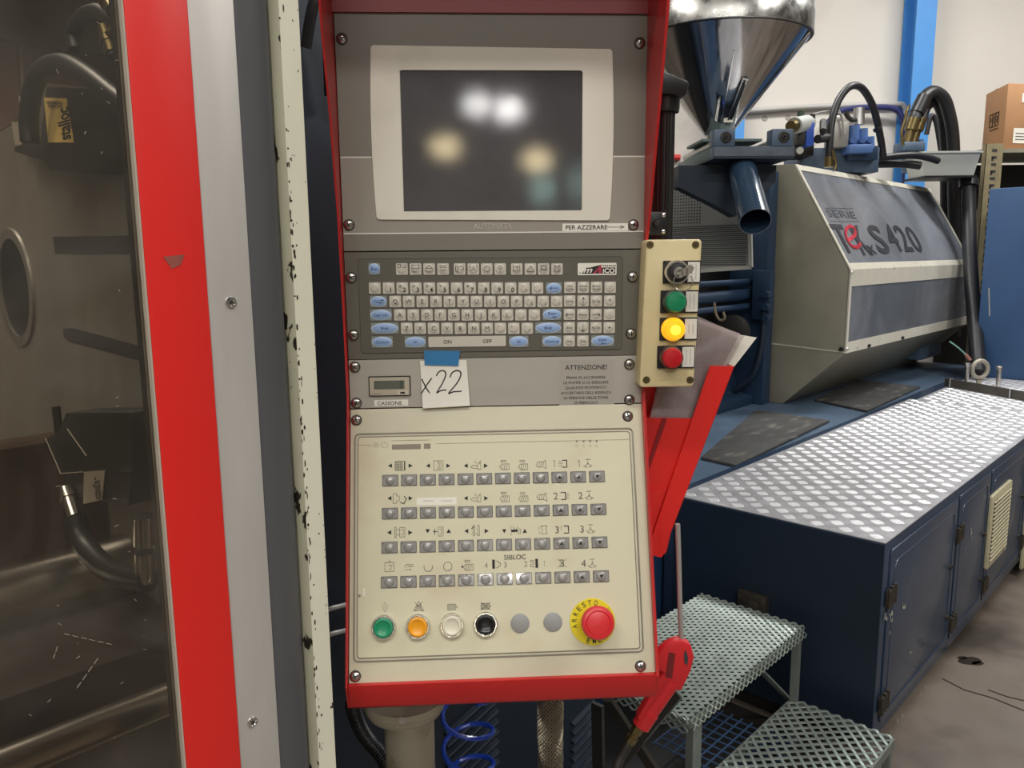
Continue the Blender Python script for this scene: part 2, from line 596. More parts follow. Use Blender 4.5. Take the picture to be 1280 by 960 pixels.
def part(name, mb, mats, parent, at=None, label=None, rot=None, kind=None, **kw):
    me = mb if isinstance(mb, bpy.types.Mesh) else mb.mesh(name, mats, **kw)
    o = bpy.data.objects.new(name, me)
    C.objects.link(o)
    o.parent = parent
    pb = BASE[parent]
    if at is None:
        me.transform(Matrix.Translation(-pb))
        BASE[o] = pb.copy()
    else:
        o.location = Vector(at) - pb
        BASE[o] = Vector(at)
    if rot is not None:
        o.rotation_euler = rot
    return props(o, label, None, None, kind)


def single(name, mb, mats, fr, label, cat, base=None, group=None, kind=None, **kw):
    me = mb if isinstance(mb, bpy.types.Mesh) else mb.mesh(name, mats, **kw)
    if base is None:
        xs = [v.co for v in me.vertices]
        base = Vector(((min(v.x for v in xs) + max(v.x for v in xs)) / 2, (min(v.y for v in xs) + max(v.y for v in xs)) / 2, min(v.z for v in xs)))
    base = Vector(base)
    me.transform(Matrix.Translation(-base))
    o = bpy.data.objects.new(name, me)
    C.objects.link(o)
    o.matrix_world = fr.mat @ Matrix.Translation(base)
    BASE[o] = base
    return props(o, label, cat, group, kind)


def struct(name, mb, mats, fr=None, **kw):
    return single(name, mb, mats, fr or W, None, None, kind='structure', **kw)


def rrect(x0, x1, z0, z1, r, n=4):
    pts = []
    for cx, cz, a0 in ((x1 - r, z1 - r, 0), (x0 + r, z1 - r, PI / 2), (x0 + r, z0 + r, PI), (x1 - r, z0 + r, 1.5 * PI)):
        for k in range(n + 1):
            a = a0 + PI / 2 * k / n
            pts.append((cx + r * math.cos(a), cz + r * math.sin(a)))
    return pts


def xz(pts, y):
    return [(p[0], y, p[1]) for p in pts]


def circ(x, z, r, n=24, a0=0, a1=2 * PI):
    return [(x + r * math.cos(a0 + (a1 - a0) * k / n), z + r * math.sin(a0 + (a1 - a0) * k / n)) for k in range(n + 1)]


# ================================================================== SETTING
bw = 8.2
mb = MB().box(-9, 13, bw, bw + 0.3, 0, 7)
wall_back = struct('wall_back', mb, wall_m)
mb = MB().box(at(1144, 100, bw - 0.005).x, at(1147, 100, bw).x, bw - 0.004, bw + 0.01, 0, 7)
part('panel_joint', mb, groove_m, wall_back)
mb = MB().box(at(790, 150, bw).x, at(920, 150, bw).x, bw - 0.03, bw + 0.01, 0, at(870, 108, bw).z)
part('rough_plaster', mb, brick_m, wall_back)
struct('floor', MB().box(-9, 13, -12, 8.5, -0.2, 0), floor_m)
struct('ceiling', MB().box(-9, 13, -12, 8.5, 7, 7.2), ceil_m)
struct('wall_left', MB().box(-9.3, -9, -12, 8.5, 0, 7), wall_m)
struct('wall_right', MB().box(13, 13.3, -12, 8.5, 0, 7), wall_m)
struct('wall_rear', MB().box(-9, 13, -12.3, -12, 0, 7), wall_m)


def column(px0, px1, ytop, label):
    x0, x1 = at(px0, ytop, bw - 0.28).x, at(px1, ytop, bw - 0.28).x
    m = MB()
    m.box(x0, x1, bw - 0.28, bw - 0.262, 0.02, 6.98)
    m.box((x0 + x1) / 2 - 0.006, (x0 + x1) / 2 + 0.006, bw - 0.262, bw - 0.03, 0.02, 6.98)
    m.box(x0, x1, bw - 0.03, bw - 0.012, 0.02, 6.98)
    single('steel_column', m, blue_column, W, label, 'column')


column(1143, 1168, 60, 'bright blue steel column against the wall behind the black hydraulic hoses')
column(902, 934, 60, 'bright blue steel column mostly hidden behind the steel hopper cone')

# ================================================================== CONSOLE
con = thing('control_console', 'red steel machine control console with screen, keyboard and sloping cream button panel', 'control panel', P,
            (0.19, 0.06, P.hit(620, 880)[2] - 0.02))
zt = P.hit(610, 17)[2]           # top of the display plate
zk = P.hit(610, 313)[2]
zm = P.hit(610, 447)[2]
zl = _h
PW = 0.3975
# casing: side plates, visor, back, bottom fold
Lb = P.l(L.w((0, 0, L.hit(620, 848)[2])))     # bottom edge of the lower panel, in P coordinates
nrm = P.R.transposed() @ (L.R @ Vector((0, -1, 0)))    # outward normal of lower panel in P coords
lip = 0.009


def side(x, th):
    top = zt + 0.075
    q = [(60, .082), (150, .05), (270, .022), (400, .011)] if x < 0.1 else [(60, .095), (150, .066), (270, .026), (300, .012)]
    pr = [(0.2, top), (-0.112, top), (-0.09 if x < .1 else -.106, zt)] + [(-d_, P.hit(610, yy_)[2]) for yy_, d_ in q] + [(-0.009, zl + 0.015),
          (Lb[1] + nrm[1] * lip, Lb[2] + nrm[2] * lip - 0.004), (Lb[1] + 0.004, Lb[2] - 0.036), (Lb[1] + 0.03, Lb[2] - 0.052), (0.2, Lb[2] - 0.052)]
    return MB().prism([(x, y, z) for y, z in pr], (th, 0, 0))


part('side_plate', side(-0.0035, 0.0035 - 0.001), red_paint, con, label='left red side plate')
part('side_plate', side(PW, 0.0035), red_paint, con, label='right red side plate')
top = zt + 0.07
part('visor', MB().prism([(-0.002, y, z) for y, z in ((0.2, top), (-0.12, top), (-0.12, top + 0.004), (0.2, top + 0.004))], (PW + 0.004, 0, 0))
     .box(-0.001, PW, -0.004, -0.0005, zt + 0.0, top), red_dark, con)
pr = [(Lb[1] + 0.012, Lb[2] - 0.001), (Lb[1] + nrm[1] * lip, Lb[2] + nrm[2] * lip - 0.001), (Lb[1] + 0.001, Lb[2] - 0.034), (Lb[1] + 0.03, Lb[2] - 0.0525), (0.2, Lb[2] - 0.0525), (0.2, Lb[2] - 0.049), (Lb[1] + 0.032, Lb[2] - 0.049), (Lb[1] + 0.012, Lb[2] - 0.036)]
part('bottom_skirt', MB().prism([(-0.001, y, z) for y, z in pr], (PW + 0.002, 0, 0)), red_paint, con, bevel=0.002)
part('rear_cover', MB().box(-0.001, PW, 0.195, 0.2, Lb[2] - 0.05, top), red_paint, con)


def pz(y):
    return P.hit(610, y)[2]


# display plate
mb = MB().box(0, PW, 0, 0.004, zk + 0.0008, zt, 0)
mb.box(0.0005, PW - 0.0005, -0.0003, 0.001, pz(291), pz(196), 1)
mb.box(0.0005, PW - 0.0005, -0.0005, 0.001, pz(197), pz(195.3), 2)
mb.box(0.0005, PW - 0.0005, -0.0005, 0.001, pz(291.6), pz(290), 2)
dp = part('display_plate', mb, [plate_dark, plate_light, line_white], con)


def curve_side(a, b, bulge, n=8):
    a, b = Vector(a), Vector(b)
    out = []
    for k in range(n + 1):
        t = k / n
        p = a.lerp(b, t)
        p.x += bulge * 4 * t * (1 - t)
        out.append((p.x, p.y))
    return out


def p2(px, py, y=0.0):
    h = P.hit(px, py, 1, y)
    return (h[0], h[2])


TL, TR, BR, BL = p2(463, 59), p2(765.5, 64), p2(762.5, 273.5), p2(470.5, 272.5)
out = curve_side(BL, TL, -0.0032) + [(TL[0] + 0.003, TL[1] + 0.0025)] + [(TR[0] - 0.003, TR[1] + 0.0025)] + curve_side(TR, BR, 0.0032) + [(BR[0] - 0.003, BR[1] - 0.0025), (BL[0] + 0.003, BL[1] - 0.0025)]
sc = [p2(505, 264.5), p2(500.5, 87), p2(728, 88.5), p2(726.5, 265.5)]
# bezel as a ring with the screen opening
mb = MB()
ni = 4
# split the outer loop into four spans nearest each inner corner, bridge by quads/fans
outer = out
cx0 = sum(p[0] for p in outer) / len(outer)
cz0 = sum(p[1] for p in outer) / len(outer)


def inner_pt(p):
    # central projection of an outer point on the screen rectangle
    dx, dz = p[0] - cx0, p[1] - cz0
    x0, x1 = sc[0][0], sc[2][0]
    z0, z1 = sc[0][1], sc[2][1]
    tx = ((x1 - cx0) / dx) if dx > 0 else ((x0 - cx0) / dx if dx < 0 else 9)
    tz = ((z1 - cz0) / dz) if dz > 0 else ((z0 - cz0) / dz if dz < 0 else 9)
    t = min(tx, tz)
    return (cx0 + dx * t, cz0 + dz * t)


dense = []
for i, p in enumerate(outer):
    q = outer[(i + 1) % len(outer)]
    n = max(1, int(math.hypot(q[0] - p[0], q[1] - p[1]) / 0.004))
    for k in range(n):
        dense.append((p[0] + (q[0] - p[0]) * k / n, p[1] + (q[1] - p[1]) * k / n))
inn = [inner_pt(p) for p in dense]
n = len(dense)
rings = [xz(dense, 0.0), xz([(cx0 + (p[0] - cx0) * 0.996, cz0 + (p[1] - cz0) * 0.996) for p in dense], -0.0022), xz(inn, -0.0022), xz(inn, -0.0002)]
vs = [v for r in rings for v in r]
fs = []
for k in range(3):
    for i in range(n):
        j = (i + 1) % n
        fs.append((k * n + i, k * n + j, (k + 1) * n + j, (k + 1) * n + i))
mb.add(vs, fs)
part('screen_bezel', mb, bezel_m, dp, label='cream surround of the screen', smooth=False)
scr = MB().prism(xz([sc[0], sc[3], sc[2], sc[1]], -0.0006), (0, 0.002, 0))
part('screen', scr, screen_m, dp, label='dark switched-off screen', smooth=False)
a = p2(616, 282.5)
mb = MB().text('AUTOMATA', a[0], a[1], -0.0006, 0.0063, 0.0500, m=0)
mb.text('AUTOMATA', a[0], a[1], -0.0008, 0.0056, 0.0487, m=1, off=-0.022)
part('lettering', mb, [line_white, plate_light], dp, smooth=False)
mb = MB()
a, b = p2(703, 289), p2(785, 279)
mb.box(a[0], b[0], -0.0007, 0, a[1], b[1], 0)
mb.text('PER AZZERARE', p2(733, 284)[0], (a[1] + b[1]) / 2, -0.001, 0.0056, 0.0555, m=1, off=0.01)
zc = (a[1] + b[1]) / 2
mb.strokes([[(p2(759, 284)[0], zc), (p2(779, 284)[0], zc)], [(p2(775, 284)[0], zc + 0.0022), (p2(780, 284)[0], zc), (p2(775, 284)[0], zc - 0.0022)]], 0.0005, -0.001, 1)
part('reset_sticker', mb, [paper_m, ink], dp, smooth=False)

# keyboard plate
mb = MB().box(0, PW, 0, 0.004, zm + 0.0005, zk - 0.0008)
kp = part('keyboard_plate', mb, plate_key, con)
a, b = p2(452, 441.5), p2(778, 321)
ro = rrect(a[0] - 0.0006, b[0] + 0.0006, a[1] - 0.0006, b[1] + 0.0006, 0.004)
ri = rrect(a[0], b[0], a[1], b[1], 0.0035)
mb = MB().prism(xz(ro, -0.0004), (0, 0.0006, 0), 0).prism(xz(ri, -0.0009), (0, 0.0008, 0), 1)
part('keyboard_film', mb, [groove_m, membrane_m], kp, smooth=False)

KP = {}


def key_mesh(w_, h_, style):
    k = ('k', round(w_, 4), round(h_, 4), style)
    if k in KP:
        return KP[k]
    m = MB()
    m.prism(xz(rrect(-w_ / 2, w_ / 2, -h_ / 2, h_ / 2, 0.0012, 2), 0), (0, -0.0008, 0), 0)
    if style == 'square':
        rx = rz = min(w_, h_) * 0.44
        dm = 0
        oz, ox = -h_ * 0.0, 0
    else:
        rx, rz = w_ * 0.48, h_ * 0.45
        dm = 1
    n = 16
    rr = [(1.0, 0), (0.85, 0.0007), (0.55, 0.0011), (0.2, 0.0013)]
    if style == 'bar':
        pass
    else:
        b = len(m.v)
        for (r, hh) in rr:
            for i in range(n):
                t = 2 * PI * i / n
                m.v.append((rx * r * math.cos(t), -0.0008 - hh, rz * r * math.sin(t)))
        for q in range(len(rr) - 1):
            for i in range(n):
                j = (i + 1) % n
                m.f.append([b + q * n + i, b + q * n + j, b + (q + 1) * n + j, b + (q + 1) * n + i])
                m.mi.append(dm)
        m.f.append([b + 3 * n + i for i in range(n)])
        m.mi.append(dm)
        if style == 'blue':
            ring = [(rx * 1.03 * math.cos(2 * PI * i / n), -0.00085, rz * 1.05 * math.sin(2 * PI * i / n)) for i in range(n)]
            m.poly(ring, 3)
    KP[k] = m
    return m


KS = 14.3 / 984.0 * 1.055    # key edge in metres


def key(cx, cy, legend='', style='square', wpx=None, hsz=None, small=False, draw=None):
    px, py = 425 + cx / 3.282, 300 + cy / 3.282
    x, z = p2(px, py, -0.001)
    wd = KS if wpx is None else wpx / 3.282 / 985 * 1.055
    base = key_mesh(wd, KS * 0.98, style)
    m = MB()
    m.v, m.f, m.mi = list(base.v), [list(f) for f in base.f], list(base.mi)
    y = -0.0024
    inkm = 2
    if legend:
        h = hsz or (0.0055 if not small else 0.0024)
        if style == 'blue':
            ww = {'Esc': 0.0075, 'Tab': 0.006, 'Caps Lock': 0.018, 'Shift': 0.011, 'Control': 0.0165, 'Alt': 0.0055, 'Enter': 0.011}.get(legend, 0.01)
            m.text(legend, -0.003 if legend == 'Tab' else 0, 0.0015 if legend == 'Enter' else 0, y, 0.0036, ww, m=inkm)
        elif '\n' in legend:
            for i, t in enumerate(legend.split('\n')):
                m.text(t, 0, 0.0020 - 0.004 * i, y, 0.0026, min(0.0105, 0.0022 * len(t)), m=inkm)
        elif small:
            m.text(legend, 0, 0, y, 0.0028, min(0.0105, 0.0021 * len(legend)), m=inkm)
        elif len(legend) == 2:      # shifted sign upper left, main sign lower right
            m.text(legend[0], -0.0028, 0.003, y, 0.003, m=inkm)
            big = legend[1].isdigit()
            m.text(legend[1], 0.0026, -0.0022, y, 0.0056 if big else 0.003, m=inkm, off=0.01)
        else:
            m.text(legend, 0, 0, y, h, m=inkm, off=0.0)
    if draw:
        m.strokes([[(a_ * KS / 2, b_ * KS / 2) for a_, b_ in ln] for ln in draw], 0.00055, y, inkm)
    o = part('key', m, [key_m if style != 'blue' else key_pad, key_blue if style == 'blue' else key_m, ink if style != 'blue' else ink_blue, key_edge], kp, at=(x, -0.001, z))
    return o


key(141, 118, 'Esc', 'blue', 46)
fx = [254, 310, 366, 423, 491, 547, 602, 657, 725, 781, 835, 890]
fdraw = [
    [[(-.7, .3), (-.7, .8), (-.2, .8), (-.2, .3), (-.7, .3)], [(-.1, .7), (.7, .7), (.7, .3), (0, .3)]],
    [[(-.6, .1), (-.6, .7), (.6, .7), (.6, .1), (-.6, .1)], [(-.6, -.3), (-.2, -.5), (.3, -.3)]],
    [[(-.6, .1), (0, .7), (.6, .1)], [(-.7, -.2), (0, -.5), (.7, -.2)], [(-.5, .1), (.5, .1)]],
    [[(-.5, .3), (.5, .3), (.5, .6), (-.5, .6), (-.5, .3)], [(-.4, -.1), (0, -.3), (.4, -.1)]],
    [[(-.7, .5), (-.3, .5), (-.3, -.4), (-.7, -.4), (-.7, .5)], [(0, .5), (.6, .5), (.7, 0), (.2, -.2)]],
    [[(0, .6), (0, .1), (-.5, -.3)], [(0, .1), (.5, -.3)], [(-.7, .2), (-.5, .6)], [(.7, .2), (.5, .6)]],
    [circ(0, 0.1, 0.5, 10), [(0, .1), (0, .4)]],
    [circ(0, 0.3, 0.28, 8), [(0, 0), (0, -.5)]],
    [[(-.6, -.3), (-.6, .5), (.5, .5), (.5, -.3), (-.6, -.3)], [(-.1, .3), (.1, .3), (.1, 0), (0, -.1)]],
    [[(-.6, -.4), (0, .6), (.6, -.4), (-.6, -.4)], [(0, .2), (0, -.1)]],
    [[(-.5, -.2), (-.5, .7), (.5, .7), (.5, -.2), (-.5, -.2)], [(-.3, 0), (-.3, .5), (.3, .5), (.3, 0), (-.3, 0)]],
    [[(-.5, -.4), (-.5, .6), (.5, .6), (.5, -.4), (-.5, -.4)], [(-.3, -.4), (-.3, 0), (.3, 0), (.3, -.4)], [(-.3, .6), (-.3, .3), (.3, .3), (.3, .6)]],
]
for i, x_ in enumerate(fx):
    o = key(x_, 119, '', draw=fdraw[i])
for i, (x_, lg) in enumerate(zip([143, 200, 256, 311, 367, 422, 479, 534, 590, 645, 700, 755, 810],
                                 ['~`', '!1', '@2', '#3', '$4', '%5', '^6', '&7', '*8', '(9', ')0', '+=', '_-'])):
    key(x_, 197, lg)
ARW = {'l': [[(.7, 0), (-.7, 0)], [(-.35, .25), (-.7, 0), (-.35, -.25)]], 'r': [[(-.7, 0), (.7, 0)], [(.35, .25), (.7, 0), (.35, -.25)]],
       'u': [[(0, -.7), (0, .7)], [(-.25, .35), (0, .7), (.25, .35)]], 'd': [[(0, .7), (0, -.7)], [(-.25, -.35), (0, -.7), (.25, -.35)]]}
key(877, 197, '', 'blue', 64, draw=ARW['l'])
for x_, lg in zip([943, 998, 1052, 1108], ['Num\nLock', 'Scroll\nLock', 'Print\nScreen', '/']):
    key(x_, 194, lg, small=False if lg == '/' else True, hsz=0.0045)
key(158, 252, 'Tab', 'blue', 68, draw=[[(.1, .2), (.9, .2)], [(.65, .35), (.9, .2), (.65, .05)], [(.9, -.2), (.1, -.2)], [(.35, -.05), (.1, -.2), (.35, -.35)]])
for x_, lg in zip([227, 282, 338, 394, 449, 505, 560, 615, 670, 725, 779, 833, 889], ['Q', 'W', 'E', 'R', 'T', 'Y', 'U', 'I', 'O', 'P', '{[', '}]', '|\\']):
    key(x_, 252, lg)
for x_, lg, d_ in zip([942, 997, 1051, 1106], ['Home', '', 'Pg Up', '*'], [None, ARW['u'], None, None]):
    key(x_, 250, lg, small=len(lg) > 1, draw=d_)
key(168, 307, 'Caps Lock', 'blue', 88)
for x_, lg in zip([246, 301, 357, 412, 467, 522, 577, 632, 687, 742, 797], ['A', 'S', 'D', 'F', 'G', 'H', 'J', 'K', 'L', ':;', '"\'']):
    key(x_, 307, lg)
key(870, 305, 'Enter', 'blue', 77, draw=[[(.8, -.45), (.1, -.45)], [(.3, -.3), (.1, -.45), (.3, -.6)]])
for x_, lg, d_ in zip([941, 996, 1050, 1105], ['', 'Pause', '', '-'], [ARW['l'], None, ARW['r'], None]):
    key(x_, 305, lg, small=len(lg) > 1, draw=d_)
key(184, 362, 'Shift', 'blue', 112)
for x_, lg in zip([274, 329, 384, 439, 494, 549, 604, 658, 713, 768], ['Z', 'X', 'C', 'V', 'B', 'N', 'M', '<,', '>.', '?/']):
    key(x_, 362, lg)
key(854, 360, 'Shift', 'blue', 108)
for x_, lg, d_ in zip([940, 996, 1050, 1104], ['End', '', 'Pg Dn', '+'], [None, ARW['d'], None, None]):
    key(x_, 359, lg, small=len(lg) > 1, draw=d_)
key(173, 418, 'Control', 'blue', 86)
key(309, 418, 'Alt', 'blue', 86)
key(733, 416, 'Alt', 'blue', 80)
key(869, 415, 'Control', 'blue', 80)
key(940, 414, 'Ins', small=True)
key(996, 414, 'Del', small=True)
key(1077, 413, 'Enter', 'blue', 96, draw=[[(.6, -.45), (-.3, -.45)], [(-.1, -.3), (-.3, -.45), (-.1, -.6)]])
# space bar
x, z = p2(425 + 522 / 3.282, 300 + 416 / 3.282, -0.001)
mb = key_mesh(319 / 3.282 / 985 * 1.055, KS * 0.92, 'bar')
m2 = MB()
m2.v, m2.f, m2.mi = list(mb.v), [list(f) for f in mb.f], list(mb.mi)
m2.text('ON', -0.0265, 0, -0.0012, 0.005, m=2)
m2.text('OFF', 0.027, 0, -0.0012, 0.005, m=2)
part('space_bar', m2, [key_m, key_m, ink], kp, at=(x, -0.001, z), label='wide grey bar reading ON and OFF')
# maker's plate
a, b = p2(722, 344), p2(770.5, 328.5)
mb = MB().prism(xz(rrect(a[0], b[0], a[1], b[1], 0.0015), -0.0008), (0, -0.0006, 0), 0)
lw, lh = b[0] - a[0], b[1] - a[1]


def lg(u_, v_):
    return (a[0] + lw * u_, a[1] + lh * v_)


mb.poly(xz([lg(.10, .12), lg(.97, .12), lg(.97, .62), lg(.60, .62), lg(.60, .86), lg(.30, .62), lg(.22, .62)], -0.0016), 1)
mb.text('m', lg(.28, .36)[0], lg(0, .44)[1], -0.0019, lh * 0.46, lw * 0.20, m=0, shear=0.5, off=0.02)
mb.poly(xz([lg(.39, .14), lg(.46, .14), lg(.54, .5), lg(.54, .14), lg(.61, .14), lg(.61, .92)], -0.0019), 2)
mb.text('iCO', lg(.80, .36)[0], lg(0, .36)[1], -0.0019, lh * 0.36, lw * 0.31, m=0, off=0.03)
for k in range(7):
    q = lg(.645 + k * .05, .70)
    mb.box(q[0], q[0] + lw * .034, -0.0016, -0.0014, q[1], q[1] + lh * .13, 3)
q = lg(.06, .18)
mb.poly(xz(circ(q[0], q[1], 0.0009, 8)[:-1], -0.0016), 1)
part('maker_plate', mb, [paper_m, ink, pmat('crimson_ink', hexc('#a8324a'), 0.5), ink_soft], kp, smooth=False)

# grey middle panel
mb = MB().box(0, PW, 0, 0.004, zl + 0.0005, zm - 0.0005)
mp_ = part('middle_plate', mb, alu_panel, con)
a, b = p2(461.5, 495.5), p2(513, 469.5)
mb = MB().prism(xz(rrect(a[0], b[0], a[1], b[1], 0.001, 2), 0), (0, -0.0012, 0), 0)
mb.prism(xz(rrect(a[0] + .0015, b[0] - .0015, a[1] + .0015, b[1] - .0015, 0.001, 2), -0.0012), (0, -0.0016, 0), 1)
a2, b2 = p2(468, 486), p2(505.5, 475)
mb.box(a2[0], b2[0], -0.0034, -0.0028, a2[1], b2[1], 2)
mb.strokes([[(b2[0] - .003, a2[1] + .001), (b2[0] - .003, b2[1] - .0012)], [(b2[0] - .003, b2[1] - .0012), (b2[0] - .005, b2[1] - .0012), (b2[0] - .005, a2[1] + .001), (b2[0] - .003, a2[1] + .001)]], 0.0006, -0.0036, 3)
a3, b3 = p2(497, 493), p2(510, 488)
mb.box(a3[0], b3[0], -0.0036, -0.0028, a3[1], b3[1], 4)
mb.box(a3[0] + .004, b3[0] - .004, -0.0040, -0.0036, a3[1] + .0015, b3[1] - .0012, 3)
mb.strokes([[(a[0] + .004, a[1] + .0035), (a[0] + .016, a[1] + .0035)]], 0.0006, -0.0030, 5)
part('hour_counter', mb, [ink, lcd_case, lcd_m, ink, key_m, ink_soft], mp_, label='small digital counter with a grey display')
a, b = p2(468, 508), p2(510, 499.5)
mb = MB().box(a[0], b[0], -0.0006, 0, a[1], b[1], 0).text('CASSONE', (a[0] + b[0]) / 2 - .002, (a[1] + b[1]) / 2, -0.0009, 0.0050, 0.0330, m=1, off=0.005)
part('name_sticker', mb, [paper_m, ink], mp_, smooth=False)
a, b = p2(699, 508), p2(768, 449)
mb = MB().box(a[0], b[0], -0.0003, 0, a[1], b[1], 0)
q = p2(732.5, 459)
mb.text('ATTENZIONE!', q[0], q[1], -0.0006, 0.0062, 0.0575, m=1, off=0.008)
for t, yy, wpx in (('PRIMA DI ACCENDERE', 471.7, 50), ('LE POMPE O DI ESEGUIRE', 478, 58), ('QUALSIASI MOVIMENTO', 484.3, 53), ("ACCERTARSI DELL'ASSENZA", 490.8, 65), ('DI PERSONE NELLE ZONE', 497, 57), ('DI PERICOLO', 503, 30)):
    q = p2(732.5, yy)
    mb.text(t, q[0], q[1], -0.0006, 0.0036, wpx / 985 * 1.055, m=1, off=0.0)
part('warning_sticker', mb, [pmat('clear_sticker', hexc('#a7a298'), 0.4), ink], mp_, smooth=False)


# lower sloping panel (frame L). its local coordinates are turned into P coordinates
def LP(mbx):
    """re-express a builder made in L coordinates in P coordinates"""
    T = P.mat.inverted() @ L.mat
    mbx.v = [tuple(T @ Vector(v)) for v in mbx.v]
    return mbx


def l2(px, py, y=0.0):
    h = L.hit(px, py, 1, y)
    return (h[0], h[2])


LBZ = L.hit(620, 848)[2]
op = part('button_panel', LP(MB().box(0, PW, 0, 0.004, LBZ, -0.001)), cream_panel, con, label='sloping cream metal front panel')
LROT = (P.R.transposed() @ L.R).to_euler()


def lpart(name, mbx, mats, parent, x, z, y=0.0, **kw):
    pos = P.l(L.w((x, y, z)))
    return part(name, mbx, mats, parent, at=pos, rot=LROT, **kw)


a, b = l2(441, 828), l2(796, 818)
x0, x1, z0 = l2(443, 690)[0], l2(798, 690)[0], l2(620, 821)[1]
z1 = l2(620, 539)[1]
mb = MB()
for ins, wd_ in ((0.0, 0.0016), (0.0042, 0.0010)):
    r_ = rrect(x0 + ins, x1 - ins, z0 + ins, z1 - ins, 0.006 - ins * .5)
    mb.tube([(p[0], -0.0004, p[1]) for p in r_], wd_ / 2 + 0.0003, 6, sub=1, closed=True)
part('bead', LP(mb), bead_m, op)
mb = MB().prism(xz(rrect(x0 + .0048, x1 - .0048, z0 + .0048, z1 - .0048, 0.004), -0.0006), (0, 0.0007, 0))
part('foil_face', LP(mb), foil_m, op, smooth=False)

# 48 keys in four rows
lb = MB()
lw_, lh_ = 0.0212, 0.0150
lb.prism(xz(rrect(-lw_ / 2, lw_ / 2, -lh_ / 2, lh_ / 2, 0.0006, 1), 0), (0, -0.0008, 0), 0)
lb.prism(xz(rrect(-lw_ / 2 + .0007, lw_ / 2 - .0007, -lh_ / 2 + .0007, lh_ / 2 - .0007, 0.0005, 1), -0.0008), (0, -0.0003, 0), 1)
lb.lathe([(0.0064, 0), (0.0060, 0.0009), (0.0050, 0.0017), (0.0034, 0.0024), (0.0015, 0.0027)], (0, -0.0011, 0), (0, -1, 0), 18, m=1)
lb.box(-lw_ / 2 + .0017, -lw_ / 2 + .0029, -0.0013, -0.0011, lh_ / 2 - .0032, lh_ / 2 - .0020, 2)
plain = lb.mesh('button', [btn_frame, btn_grey, ink])


def tri_mesh(up):
    m = MB()
    m.v, m.f, m.mi = list(lb.v), [list(f) for f in lb.f], list(lb.mi)
    s_ = 1 if up else -1
    m.prism([(-0.0028, -0.0040, -0.0022 * s_), (0.0028, -0.0040, -0.0022 * s_), (0, -0.0040, 0.0026 * s_)], (0, 0.0014, 0), 2)
    return m.mesh('button', [btn_frame, btn_grey, ink])


upm, dnm = tri_mesh(True), tri_mesh(False)
SUN = btn_grey
rows = []
rows.append(((425 + 201 / 3.2, 510 + 290 / 3.2), (425 + 1028 / 3.2, 510 + 274 / 3.2)))
rows.append(((425 + 200 / 3.2, 510 + 422 / 3.2), (425 + 1034 / 3.2, 510 + 405 / 3.2)))
rows.append(((425 + 198 / 3.2, 510 + 558 / 3.2), (425 + 1038 / 3.2, 510 + 537 / 3.2)))
rows.append(((420 + 185 / 2.783, 680 + 133 / 2.783), (420 + 922 / 2.783, 680 + 112 / 2.783)))
for ri_, (pa, pb_) in enumerate(rows):
    for k in range(12):
        t = k / 11
        x, z = l2(pa[0] + (pb_[0] - pa[0]) * t, pa[1] + (pb_[1] - pa[1]) * t, -0.001)
        me = plain
        if k == 11:
            me = dnm
        elif k == 10 or (k == 9 and ri_ < 3):
            me = upm
        lpart('button', me, None, op, x, z, -0.0007)

# printed pictograms
IC = MB()
YI = -0.0010
ICM = [ink, ink_soft, paper_m, pmat('faint_ink', hexc('#847c6c'), 0.6)]


def flush(name='printed_symbol'):
    global IC
    if IC.v:
        part(name, LP(IC), ICM, op, smooth=False)
    IC = MB()



def icon(px, py, lines, s=0.0085, wd_=0.00045, m=0):
    x, z = l2(px, py)
    IC.strokes([[(x + a_ * s, z + b_ * s) for a_, b_ in ln] for ln in lines], wd_, YI, m)
    flush()


def tri(px, py, d, s=0.0030):
    x, z = l2(px, py)
    q = {'l': [(-1, 0), (.8, 1), (.8, -1)], 'r': [(1, 0), (-.8, -1), (-.8, 1)], 'u': [(0, 1), (-1, -.8), (1, -.8)], 'd': [(0, -1), (1, .8), (-1, .8)]}[d]
    IC.poly(xz([(x + a_ * s, z + b_ * s) for a_, b_ in q], YI), 0)
    flush('printed_arrow')


def fillr(px, py, w_, h_, m=0):
    x, z = l2(px, py)
    IC.poly(xz([(x - w_ / 2, z - h_ / 2), (x + w_ / 2, z - h_ / 2), (x + w_ / 2, z + h_ / 2), (x - w_ / 2, z + h_ / 2)], YI - 0.0001), m)
    flush()


SQ = [(-1, -1), (-1, 1), (1, 1), (1, -1), (-1, -1)]
r1y, r2y, r3y, r4y = 582, 623, 664, 708


def L3(cx, cy):
    return (425 + cx / 3.2, 510 + cy / 3.2)


# row 1
for cx, d in ((201, 'l'), (282, 'r'), (353, 'l'), (433, 'r'), (504, 'l'), (583, 'r')):
    tri(*L3(cx, 231), d)
icon(*L3(239, 231), [SQ] + [[(-.8 + .32 * k, -.9), (-.8 + .32 * k, .9)] for k in range(5)] + [[(-.9, -.7 + .35 * k), (.7, -.7 + .35 * k)] for k in range(5)], 0.0062)
fillr(*L3(259, 231), 0.0016, 0.0125)
icon(*L3(394, 230), [SQ, [(0, .6), (.5, .6), (.7, .3), (.7, -.3), (.5, -.6), (0, -.6)], [(-.1, 1), (-.1, .3), (.3, .3), (.3, -.3), (-.1, -.3), (-.1, -1)]], 0.0063)
INJ = [[(-1, -.25), (-.7, 0), (.2, 0), (.2, -.5), (-.7, -.5), (-1, -.25)], [(.2, .1), (.2, -.7), (.8, -.7), (.8, .5), (.4, .5), (.4, .1)], [(-.3, .9), (0, .3)], [(.8, .9), (.5, .3)]]
icon(*L3(545, 230), INJ, 0.0075)
